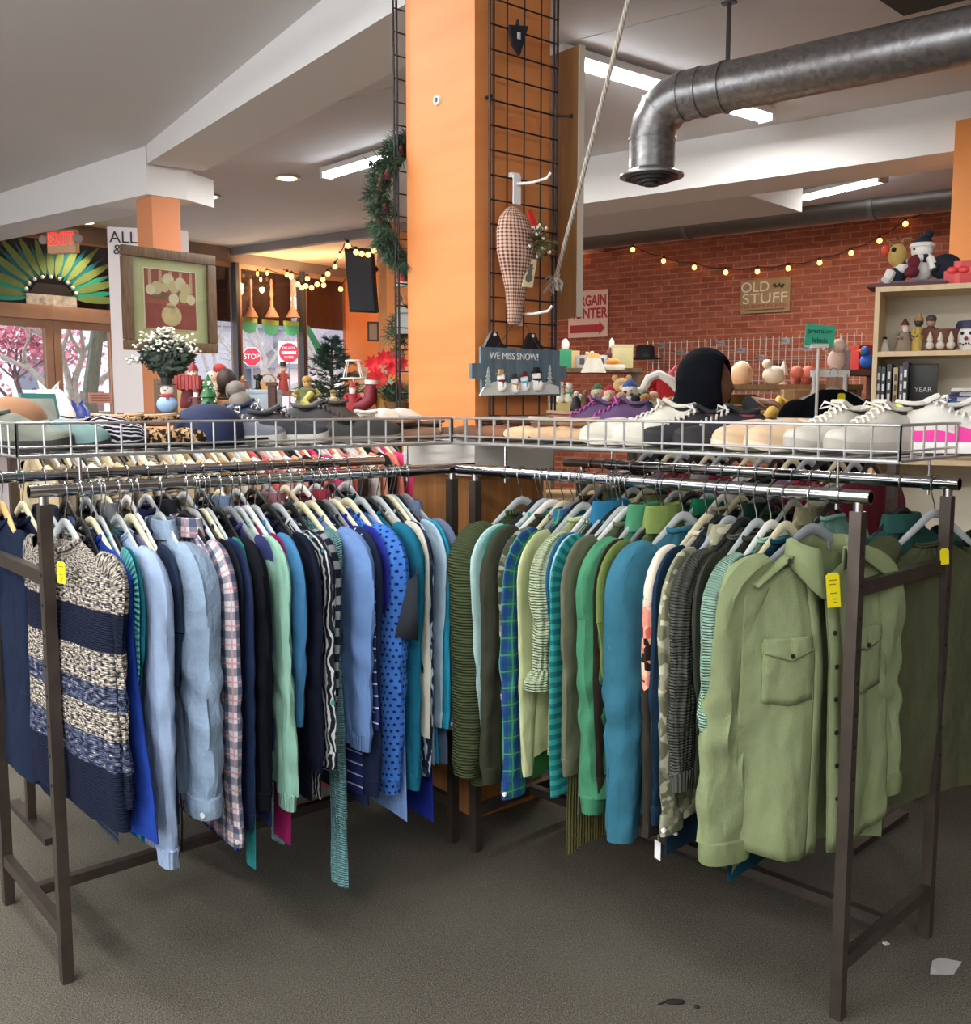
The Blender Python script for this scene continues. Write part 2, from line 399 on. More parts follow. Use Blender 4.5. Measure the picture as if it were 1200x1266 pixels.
# ---------------------------------------------------------------- fabrics
def fabric(kind, c, c2=None, c3=None, scale=1.0):
    dk = lambda c: c if c is None else tuple(x * .86 for x in lin(c))
    key = ('fab', kind, c, c2, c3, scale)
    if key in MATS: return MATS[key]
    t = NT('cloth_' + kind + '_' + c.strip('#')); c, c2, c3 = dk(c), dk(c2), dk(c3); t.b.inputs['Roughness'].default_value = .92
    t.b.inputs['Specular IOR Level'].default_value = .12
    u = t.uv(); S = scale
    fine = t.noise(t.uv(), 420, 1)
    def mot(col, k=.16, sc=9): return t.mix(t.ramp(t.noise(t.uv(), sc, 4), [(.3, '#000000'), (.72, '#ffffff')]), col, t.mix(k, col, '#000000'))
    def wave(axis, sc, dist=0, det=1):
        q = t.n('ShaderNodeTexWave', Scale=sc, Distortion=dist, Detail=det, bands_direction=axis); t.l(u, q.inputs['Vector']); return q.outputs['Fac']
    dark = t.mix(.3, c, '#000000')
    if kind == 'plain':
        big = t.noise(t.uv(7, 3, .5), 1, 2, .5); med = t.noise(t.uv(13, 9, -.5), 1, 2, .5)
        t.col(mot(c)); t.bump(t.math('ADD', t.math('MULTIPLY', fine, .05), t.math('ADD', big, t.math('MULTIPLY', med, .5))), .85, .034)
    elif kind == 'rib':
        w = wave('X', 28 * S); t.col(t.mix(t.math('MULTIPLY', w, .45), mot(c), dark)); t.bump(w, .8, .004)
    elif kind == 'hrib':
        w = wave('Y', 20 * S, .6); t.col(t.mix(t.math('MULTIPLY', w, .5), mot(c), dark)); t.bump(w, .9, .005)
    elif kind in ('cable', 'chunky'):
        w = wave('Y', (40 if kind == 'chunky' else 44) * S, 2.6, 2); w2 = wave('X', 16 * S, 1.5)
        h = t.math('ADD', w, w2); t.col(t.mix(t.ramp(h, [(.25, '#ffffff'), (.9, '#000000')]), mot(c), dark)); t.bump(h, 1, .006)
    elif kind == 'denim':
        w = t.n('ShaderNodeTexWave', Scale=160, bands_direction='DIAGONAL'); t.l(u, w.inputs['Vector'])
        a = t.mix(t.math('MULTIPLY', w.outputs['Fac'], .3), c, t.mix(.5, c, '#ffffff'))
        n = t.noise(t.uv(22, 12, .4), 1, 5, .6); t.col(t.mix(t.ramp(n, [(.35, '#000000'), (.7, '#ffffff')]), a, t.mix(.3, a, c2 or lin('#223044')))); t.bump(n, .8, .018)
    elif kind == 'plaid':
        x, y, _ = t.xyz(u)
        def band(v, p, wd, off=0): return t.math('LESS_THAN', t.math('FRACT', t.math('ADD', t.math('DIVIDE', v, p), off)), wd)
        P = .05 * S
        bx, by = band(x, P, .42), band(y, P, .42); tx, ty = band(x, P, .1, .3), band(y, P, .1, .3)
        a = t.mix(t.math('MULTIPLY', bx, .75), c, c2); a = t.mix(t.math('MULTIPLY', by, .6), a, c2)
        a = t.mix(t.math('MULTIPLY', tx, .8), a, c3); a = t.mix(t.math('MULTIPLY', ty, .8), a, c3); t.col(a); t.bump(fine, .2, .001)
    elif kind == 'stripe':
        x, y, _ = t.xyz(u); f = t.math('LESS_THAN', t.math('FRACT', t.math('DIVIDE', y, .05 * S)), .5)
        t.col(t.mix(f, mot(c), c2)); t.bump(fine, .25, .001)
    elif kind == 'thinstripe':
        x, y, _ = t.xyz(u); f = t.math('LESS_THAN', t.math('FRACT', t.math('DIVIDE', y, .035 * S)), .12)
        t.col(t.mix(f, mot(c), c2)); t.bump(fine, .25, .001)
    elif kind == 'pinstripe':
        x, y, _ = t.xyz(u); f = t.math('LESS_THAN', t.math('FRACT', t.math('DIVIDE', x, .006 * S)), .45)
        t.col(t.mix(f, c, c2))
    elif kind == 'dots':
        x, y, _ = t.xyz(u); P = .02 * S
        row = t.math('FLOOR', t.math('DIVIDE', y, P)); sh = t.math('MULTIPLY', t.math('MODULO', row, 2), .5)
        fx = t.math('SUBTRACT', t.math('FRACT', t.math('ADD', t.math('DIVIDE', x, P), sh)), .5); fy = t.math('SUBTRACT', t.math('FRACT', t.math('DIVIDE', y, P)), .5)
        d = t.math('ADD', t.math('MULTIPLY', fx, fx), t.math('MULTIPLY', fy, fy)); t.col(t.mix(t.math('LESS_THAN', d, .055), mot(c), c2))
    elif kind == 'camo':
        n = t.noise(t.uv(1, .8), 17 * S, 2); n2 = t.noise(t.uv(.8, 1.1), 23 * S, 1)
        a = t.mix(t.ramp(n, [(.47, '#000000'), (.49, '#ffffff')]), c, c2); t.col(t.mix(t.ramp(n2, [(.56, '#000000'), (.58, '#ffffff')]), a, c3)); t.bump(fine, .2, .001)
    elif kind == 'marled':                 # knitted stripes, lengths measured down the garment
        o = t.n('ShaderNodeTexCoord'); x, y, z = t.xyz(o.outputs['Object'])
        n = t.noise(t.uv(70, 150), 1, 2); n2 = t.noise(t.uv(40, 80), 1.3, 2)
        mar = t.ramp(n, [(.38, c), (.5, c2), (.6, c3)]); mard = t.ramp(n2, [(.4, c), (.62, '#5e6780'), (.72, c3)])
        band = t.n('ShaderNodeValToRGB'); e = band.color_ramp.elements; band.color_ramp.interpolation = 'CONSTANT'
        stops = [(0, 0), (.285, 1), (.385, 0), (.47, .5), (.53, 0), (.605, .5), (.68, 1)]
        while len(e) < len(stops): e.new(1)
        for q, (p, v) in zip(e, stops): q.position = p; q.color = (v, v, v, 1)
        t.l(t.math('MULTIPLY', z, -1), band.inputs[0]); B = band.outputs[0]
        a = t.mix(t.math('GREATER_THAN', B, .25), mar, mard); t.col(t.mix(t.math('GREATER_THAN', B, .75), a, mot(c)))
        t.bump(t.math('ADD', wave('Y', 55, 2.2, 2), n), .6, .004)
    elif kind in ('print', 'floral'):
        q = t.n('ShaderNodeTexVoronoi', Scale=(26 if kind == 'print' else 45) * S); t.l(u, q.inputs['Vector'])
        w = t.n('ShaderNodeTexWave', Scale=14 * S, Distortion=9, Detail=2); t.l(u, w.inputs['Vector'])
        if kind == 'print':
            a = t.mix(t.math('GREATER_THAN', w.outputs['Fac'], .72), c, c2); t.col(t.mix(t.math('LESS_THAN', q.outputs['Distance'], .22), a, c3))
        else:                              # cream yoke, blossom band, dark lower part
            o = t.n('ShaderNodeTexCoord'); x, y, z = t.xyz(o.outputs['Object']); n = t.noise(t.uv(), 55, 3)
            dd = t.math('ADD', t.math('MULTIPLY', z, -1), t.math('MULTIPLY', n, .16))
            fl = t.ramp(q.outputs['Color'], [(.2, '#e79a86'), (.5, '#f0c0a0'), (.6, '#2c211e'), (.8, '#d8695c')], True)
            a = t.mix(t.math('GREATER_THAN', dd, .36), c, fl); t.col(t.mix(t.math('GREATER_THAN', dd, .58), a, c2))
    MATS[key] = t.m; return t.m

# ---------------------------------------------------------------- racks
RAILZ, RIM, BASK = 1.325, 1.497, 1.415
class Rack:
    def __init__(s, F, dr, side, name, L, W=.55):
        s.F = V(F); s.dr = V(dr).normalized(); s.side = side; s.name = name; s.L = L; s.W = W
        s.nn = V((s.dr.y, -s.dr.x, 0)) if side == 'left' else V((-s.dr.y, s.dr.x, 0))
        s.fs = 1 if side == 'left' else -1; s.rz = yaw(s.nn)
    def p(s, t, a=0, z=0): return s.F + s.dr * t + s.nn * a + Z * z
    def solve(s, px, a, z, lo=-.4, hi=2.2):                        # place along the rail whose point (a, z) shows at photo column px
        for _ in range(50):
            m = (lo + hi) / 2; x = pix(s.p(m, a, z))[0]
            if (x < px) == (s.side == 'left'): lo = m
            else: hi = m
        return m
    def drop(s, t, a, py):                                         # height that shows at photo row py
        lo, hi = 0., 1.5
        for _ in range(50):
            m = (lo + hi) / 2
            if pix(s.p(t, a, m))[1] > py: lo = m
            else: hi = m
        return m
RL = Rack((-1.126, 2.524, 0), (.762, .647, 0), 'left', 'left', 1.327)
RR = Rack((.891, 2.365, 0), (-.701, .713, 0), 'right', 'right', 1.32)
M_LEG = plain('#5a514b', .36, .7, .15); M_CHROME = plain('#b9babb', .16, 1, .04); M_WIRE = plain('#c4c4c2', .35, .75); M_HOLE = plain('#0d0d0d', .8)

def square(a, b, w, h, up=Z, mb=None, mi=0):
    mb = mb or MB(); d = (b - a).normalized(); x = up.cross(d); x = x.normalized() if x.length > 1e-4 else V((1, 0, 0)); y = d.cross(x)
    vs = []
    for p in (a, b):
        for i, j in ((-1, -1), (1, -1), (1, 1), (-1, 1)): vs.append(p + x * (i * w / 2) + y * (j * h / 2))
    mb.add(vs, [(3, 2, 1, 0), (4, 5, 6, 7), (0, 1, 5, 4), (1, 2, 6, 5), (2, 3, 7, 6), (3, 0, 4, 7)], mi=mi); return mb
def vsquare(p, z0, z1, w, xdir, mb):
    y = Z.cross(xdir); vs = [V((p.x, p.y, z)) + xdir * (i * w / 2) + y * (j * w / 2) for z in (z0, z1) for i, j in ((-1, -1), (1, -1), (1, 1), (-1, 1))]
    return mb.add(vs, [(3, 2, 1, 0), (4, 5, 6, 7), (0, 1, 5, 4), (1, 2, 6, 5), (2, 3, 7, 6), (3, 0, 4, 7)])
def build_rack(R, label, r0, r1):
    root = thing('garment_rack', label, 'clothes rack', tuple(R.F)); inv = lambda v: v - R.F
    for t in (0, R.L):
        for a in (0, -R.W):
            mb = MB(); b = inv(R.p(t, a)); vsquare(b, 0, 1.29, .03, R.dr, mb); leg = mb.build('leg', M_LEG, root, False)
            hb = MB()
            if t == 0:
                for k in range(9):
                    z = .55 + k * .08; hb.cyl(b - R.dr * .0151 + Z * z, b - R.dr * .0162 + Z * z, .005, seg=8)
                hb.build('slot', M_HOLE, leg)
            cb = MB(); cb.cyl(b + Z * 1.285, b + Z * 1.312, .012); cb.build('bracket', M_CHROME, leg)
        for z in (.145, 1.1):
            square(inv(R.p(t, -.015, z)), inv(R.p(t, -R.W + .015, z)), .025, .035).build('crossbar', M_LEG, root, False)
    square(inv(R.p(.0125, -R.W / 2, .15)), inv(R.p(R.L - .0125, -R.W / 2, .15)), .03, .03).build('stringer', M_LEG, root, False)
    for a in (0, -R.W):
        mb = MB(); s0, s1 = r0, r1
        n = 20; c0, c1 = inv(R.p(s0, a, RAILZ)), inv(R.p(s1, a, RAILZ)); u = R.nn; rs = []
        for c, r in ((c0 + R.dr * .05, .0145), (c0, .0145), (c0, .0175), (c1, .0175), (c1, .0145), (c1 - R.dr * .05, .0145)):
            rs.append([c + (u * cos(2 * pi * k / n) + Z * sin(2 * pi * k / n)) * r for k in range(n)])
        mb.rings(rs); mb.build('rail', M_CHROME, root)
    return root
build_rack(RL, 'metal garment rack of blue and navy tops with a double rail', -.035, 1.42)
build_rack(RR, 'metal garment rack of green tops with its bare end legs in view', -.03, 1.40)

def basket(R, s0, s1, label):
    root = thing('wire_basket', label, 'basket', tuple(R.F)); inv = lambda v: v - R.F
    a0, a1 = .03, -R.W - .03; w = .003
    def panel(name, P, Q):
        mb = MB(); L = (Q - P).length; n = max(2, round(L / .066)); d = (Q - P) / n
        for z, r in ((RIM, .0038), (BASK + .022, w), (BASK, .0038)): mb.tube([P + Z * z, Q + Z * z], r, 6)
        for k in range(n + 1): mb.tube([P + d * k + Z * BASK, P + d * k + Z * RIM], w if 0 < k < n else .0045, 6)
        mb.build(name, M_WIRE, root)
    A, B, Cc, Dd = inv(R.p(s0, a0)), inv(R.p(s1, a0)), inv(R.p(s1, a1)), inv(R.p(s0, a1))
    panel('front_panel', A, B); panel('back_panel', Dd, Cc); panel('end_panel', A, Dd); panel('end_panel', B, Cc)
    mb = MB(); L = s1 - s0; n = round(L / .075)
    for k in range(n + 1):
        t = s0 + L * k / n; mb.tube([inv(R.p(t, a0, BASK)), inv(R.p(t, a1, BASK))], w, 5)
    for k in range(8):
        a = a0 + (a1 - a0) * k / 7; mb.tube([inv(R.p(s0, a, BASK - .004)), inv(R.p(s1, a, BASK - .004))], w, 5)
    mb.build('bottom_grid', M_WIRE, root)
    for t in (s0 + .16, s1 - .22):
        for a in (0, -R.W):
            mb = MB(); mb.tube([inv(R.p(t, a, RAILZ + .018)), inv(R.p(t, a, BASK))], .004, 8); po = mb.build('post', M_CHROME, root)
            cb = MB(); c = inv(R.p(t, a, RAILZ)); u = R.nn
            for h in (-.012, .012):
                cb.rings([[c + R.dr * h + (u * cos(k * pi / 8) + Z * sin(k * pi / 8)) * .0215 for k in range(16)], [c + R.dr * (h * 1.02) + (u * cos(k * pi / 8) + Z * sin(k * pi / 8)) * .018 for k in range(16)]], cap=(False, False))
            cb.rings([[c + R.dr * h + (u * cos(k * pi / 8) + Z * sin(k * pi / 8)) * .0215 for k in range(16)] for h in (-.012, .012)], cap=(False, False)); cb.cyl(c - Z * .02, c - Z * .034, .005)
            cb.build('clamp', M_CHROME, po)
    return root
basket(RL, -.065, 1.36, 'long wire basket of shoes and caps on top of the blue rack')
basket(RR, -.105, 1.40, 'long wire basket of shoes on top of the green rack')

# ---------------------------------------------------------------- hangers
HM = {'clear': plain('#b5bcbe', .15, .0, .1), 'cream': plain('#e0d8b4', .4), 'black': plain('#17181a', .35), 'white': plain('#e8e8e4', .4), 'wooden': wood('#c9a25c', '#e0c489', 2), 'grey': plain('#7f8487', .35)}
HPROTO = {}
def hanger_mesh(kind, open_frame=False):
    root = bpy.data.objects.new('clothes_hanger', None); C.objects.link(root)
    mb = MB(); pts = [(0, -.085), (.002, -.06), (.012, -.04), (.021, -.012), (.0215, .006)] + [(.0215 * cos(a), .0215 * sin(a)) for a in (radians(k) for k in range(30, 181, 25))] + [(-.0205, -.012)]
    mb.tube([V((x, 0, z)) for x, z in pts], .0017, 6); mb.build('hook', M_CHROME, root)
    mb = MB(); wv = .012 if kind == 'wooden' else .0085
    pts = [V((x, 0, z)) for x, z in ((-.2, -.202), (-.16, -.178), (-.1, -.14), (-.05, -.108), (-.022, -.09), (0, -.085), (.022, -.09), (.05, -.108), (.1, -.14), (.16, -.178), (.2, -.202))]
    mb.tube(pts, [wv * g for g in (.6, 1, 1.3, 1.5, 1.5, 1.5, 1.5, 1.5, 1.3, 1, .6)], 8, flat=.42)
    if open_frame:
        mb.tube([V((-.05, 0, -.11)), V((-.062, 0, -.165)), V((.062, 0, -.165)), V((.05, 0, -.11))], .005, 6)
        mb.tube([V((-.062, 0, -.165)), V((-.15, 0, -.215)), ], .004, 6); mb.tube([V((.062, 0, -.165)), V((.15, 0, -.215))], .004, 6)
    mb.build('arm_bar', HM[kind], root); return root
def hanger(R, s, a0, kind, label, group, rz=0, open_frame=False, railz=RAILZ):
    k = (kind, open_frame)
    if k in HPROTO: o = copy_tree(HPROTO[k])
    else: o = HPROTO[k] = hanger_mesh(*k)
    o.location = R.p(s, a0, railz); o.rotation_euler = (0, 0, R.rz + rz); tag(o, label, 'hanger', group); return o

# ---------------------------------------------------------------- garments
def nz(*q): return noise.noise(V(q))
def sgnpow(v, e): return math.copysign(abs(v) ** e, v)
def body_mesh(th, hw, L, flare, neck, seed, wr, n=40, m=22, top=-.125, sh=.085, mi=None):
    rows = []
    for k in range(10):
        t = k / 9; rows.append((top - sh * (.75 * t + .25 * t ** 3), neck + (hw - neck) * t, .012 + (th * .36 - .012) * t))
    z0 = rows[-1][0]
    for k in range(1, m + 1):
        t = k / m; z = z0 + (-L - z0) * t
        rows.append((z, hw * (1 - .06 * sin(pi * min(1, t * 1.4))) + flare * t ** 1.5, th * (.36 + .12 * min(1, t * 3))))
    rs = []
    for j, (z, w, h) in enumerate(rows):
        d = max(0, (z0 - z)) / max(.1, L); ring = []
        for k in range(n):
            a = 2 * pi * k / n; x = w * sgnpow(cos(a), .8); y = h * sgnpow(sin(a), .75)
            f = wr * min(1, .25 + d * 1.3)
            y += f * nz(x * 9 + seed, z * 2.2, sin(a)) * 1.6 + f * .9 * (.4 - abs(nz(x * 16 + z * 5, z * 4, seed)) * 1.5)
            x += f * .6 * nz(seed * 3, z * 6, cos(a)); zz = z
            if j == len(rows) - 1: zz += .012 * nz(x * 12, seed, 2.) - .01 * cos(a) * cos(a)
            ring.append(V((x, y, zz)))
        rs.append(ring)
    mb = MB(); mb.rings(rs, True, (False, False)); return mb
def sleeve_mesh(th, side, L, out, depth, cuffd, seed, wr, hw, drift=0.0, n=20, yo=0.0, m=11, flat=1.0):
    c = out - depth
    P = [(hw * .72, -.165), (hw * .92, -.195), ((hw + c) / 2 + .012, -.25), (c, -.34)]
    for k in range(1, m + 1):
        t = k / m; P.append((c + drift * t + .008 * sin(5 * t + seed) * t, -.34 + (-L + .34) * t))
    dd = [.03, .058, depth * .98, depth] + [depth + (cuffd - depth) * (k / m) ** .9 for k in range(1, m + 1)]
    tt = [.3, .4, .48, .5] + [.5 - .13 * (k / m) for k in range(1, m + 1)]
    def cr(a, b, c_, d, t): return .5 * (2 * b + (c_ - a) * t + (2 * a - 5 * b + 4 * c_ - d) * t * t + (3 * b - a - 3 * c_ + d) * t ** 3)
    P2, d2, t2 = [], [], []
    for i in range(len(P) - 1):
        i0, i3 = max(0, i - 1), min(len(P) - 1, i + 2)
        for q in ((0, .33, .66) if i < 4 and m > 9 else (0,)):
            P2.append(tuple(cr(P[i0][c_], P[i][c_], P[i + 1][c_], P[i3][c_], q) for c_ in (0, 1))); d2.append(cr(dd[i0], dd[i], dd[i + 1], dd[i3], q)); t2.append(cr(tt[i0], tt[i], tt[i + 1], tt[i3], q))
    P, dd, tt = P2 + [P[-1]], d2 + [dd[-1]], t2 + [tt[-1]]
    elbow = -.34 - (L - .34) * .42
    rs = []
    for i, (x, z) in enumerate(P):
        q0, q1 = P[max(0, i - 1)], P[min(len(P) - 1, i + 1)]; tx, tz = q1[0] - q0[0], q1[1] - q0[1]; l = math.hypot(tx, tz); nx, nzz = -tz / l, tx / l
        ring = []
        crease = math.exp(-((z - elbow) / .1) ** 2) + .5 * math.exp(-((z + L) / .09) ** 2)
        for k in range(n):
            a = 2 * pi * k / n; f = wr * min(1, .3 + i / 7)
            rid = .5 - abs(nz(z * 6 + a * .8 + seed, cos(a) * 1.3, seed)) * 1.6
            e = dd[i] * sgnpow(cos(a), .95) + f * 1.0 * nz(z * 9 + seed, a, 3.) + f * .8 * rid
            fold = sin(z * 52 + cos(a) * 3 + seed) * f * .5 * crease
            y = th * flat * tt[i] * sgnpow(sin(a), .95) + f * 1.3 * nz(z * 3.1, cos(a) * 2 + seed, sin(a) * 1.5) + fold * sin(a)
            ring.append(V((side * (x + nx * (e + fold)), y + yo * min(1, i / 4), z + nzz * e)))
        rs.append(ring if side > 0 else ring[::-1])
    mb = MB(); mb.rings(rs, True, (False, False)); return mb, P, dd, tt
def ring_band(c, rx, ry, h, grow=1.0, n=22):
    mb = MB(); c = V(c)
    def e(r, z): return [c + V((rx * r * sgnpow(cos(2 * pi * k / n), .85), ry * r * sgnpow(sin(2 * pi * k / n), .85), z)) for k in range(n)]
    mb.rings([e(.9, 0), e(1.04, -h * .08), e(1.08 * grow, -h * .5), e(1.02 * grow, -h * .97), e(.86 * grow, -h)], True, (False, False)); return mb
def neckband(neck, top, style):
    mb = MB(); n = 24; pts = []
    for k in range(n + 1):
        a = 2 * pi * k / n; pts.append(V((neck * 1.04 * cos(a), .021 * sin(a), top + .008 - .035 * (0.5 - .5 * sin(a)) * abs(sin(a)))))
    mb.tube(pts, .0075, 7, cap=False); return mb
def collar(neck, top, hgt=.045):
    mb = MB(); n = 28; rs = [[], [], [], []]
    for k in range(n):
        a = 2 * pi * (k / (n - 1)) * .94 + pi * .06 - pi / 2 ; cx, sy = cos(a), sin(a)
        for j, (g, z) in enumerate(((1., -.012), (1.02, hgt * .75), (1.12, hgt * .7), (1.35, -.018))):
            rs[j].append(V((neck * g * cx, .028 * g * sy, top + z)))
    mb.rings(rs, False, (False, False)); return mb
def price_tag(root, p, rx=(1, 0, 0), up=(0, 0, 1), w=.035, h=.055, c='#f4e51c', mark=True, name='price_tag'):
    ex, ey = V(rx).normalized(), V(up).normalized(); ez = ex.cross(ey); p = V(p); mb = MB()
    mb.prism([(-w / 2, -h), (w / 2, -h), (w / 2, -.006), (w * .3, 0), (-w * .3, 0), (-w / 2, -.006)], p, ex, ey, ez, .0008, 0)
    if mark:
        for k, (x, y, l) in enumerate(((-.3, -.2, .6), (-.3, -.32, .5), (-.25, -.58, .5), (-.1, -.75, .35), (-.1, -.85, .3))):
            mb.prism([(x * w, y * h), (x * w + l * w, y * h), (x * w + l * w, y * h - .0022), (x * w, y * h - .0022)], p + ez * .0009, ex, ey, ez, .0003, 1)
    o = mb.build(name, [plain(c, .5), plain('#6b6420', .6)], root, False); o['label'] = 'yellow price tag' if c == '#f4e51c' else 'white swing tag'; return o
HK = ['clear', 'black', 'cream', 'clear', 'black', 'grey', 'cream', 'white', 'clear', 'black']
SEED = [0]
def garment(R, s, th, name, label, cat, group, mat, slv=None, hem=None, style='crew', out=.285, depth=.062, cuffd=.045, hw=.2, flare=.015, neck=.07, wr=.006, trim=None, rz=None, hk=None, sides=(1, -1), a0=0, railz=RAILZ, drift=0.0, L=None, LS=None, cuff=True, hanger_on=True, hof=False, low=False, yo=0.0, flat=1.0, roll=False, topz=-.125, short=None, openh=False):
    SEED[0] += 1; sd = SEED[0] * 1.37; rnd = random.Random(SEED[0])
    rz = rnd.uniform(-.05, .05) if rz is None else rz
    if L is None: L = railz - R.drop(s, .2 + a0, hem)
    root = thing(name, label, cat, R.p(s, a0, railz), R.rz + rz, group)
    trim = trim or mat; wr = min(wr, th * .22)
    body_mesh(th, hw, L, flare, neck, sd, wr, n=24 if low else 40, m=10 if low else 22, top=topz).build('body', mat, root)
    if slv is not None or LS is not None:
        for sdx in sides:
            l = LS if LS is not None else railz - R.drop(s, out - .03 + a0, slv)
            if sdx < 0: l += rnd.uniform(-.03, .03)
            ch = .055 if style in ('crew', 'hood', 'turtle') else .06
            mb, P, dd, tt = sleeve_mesh(th, sdx, l - (ch * .85 if cuff else 0), out + rnd.uniform(-.01, .008), depth * rnd.uniform(.88, 1.1), cuffd, sd + sdx, wr, hw, drift + rnd.uniform(-.012, .015), 12 if low else 24, yo, 9 if low else 24, flat)
            so = mb.build('sleeve', mat, root)
            if cuff:
                x, z = P[-1]; g = 1.3 if roll else .86 if style in ('crew', 'hood', 'turtle') else 1.0
                co = ring_band((sdx * x, yo, z + .008), dd[-1] * (1.0 if g < 1 else 1.03), th * flat * tt[-1] * 1.02, ch, g).build('cuff', trim, so)
                if style == 'shirt':
                    bm = MB(); bm.cyl(V((sdx * (x + dd[-1] * .95 ), -R.fs * th * .3, z - ch * .5)), V((sdx * (x + dd[-1] * 1.12), -R.fs * th * .32, z - ch * .5)), .006, seg=10); bm.build('button', plain('#e9e9e4', .3), co)
    top = topz
    if style == 'crew': neckband(neck, top, style).build('neckband', trim, root)
    elif style == 'shirt': collar(neck, top).build('collar', trim, root)
    elif style == 'turtle': collar(neck * .95, top + .01, .075).build('turtleneck', trim, root)
    elif style == 'hood':
        hb = MB(); hb.ball((0, 0, top - .03), .1, (1.05, .32, .75), 16); hb.build('hood', trim, root)
    if hanger_on:
        k = hk or HK[SEED[0] % len(HK)]
        hanger(R, s, a0, k, f'{k} hanger holding the {short or label}'[:200], f'hangers of the {group}' if group else None, rz, hof, railz)
    return root
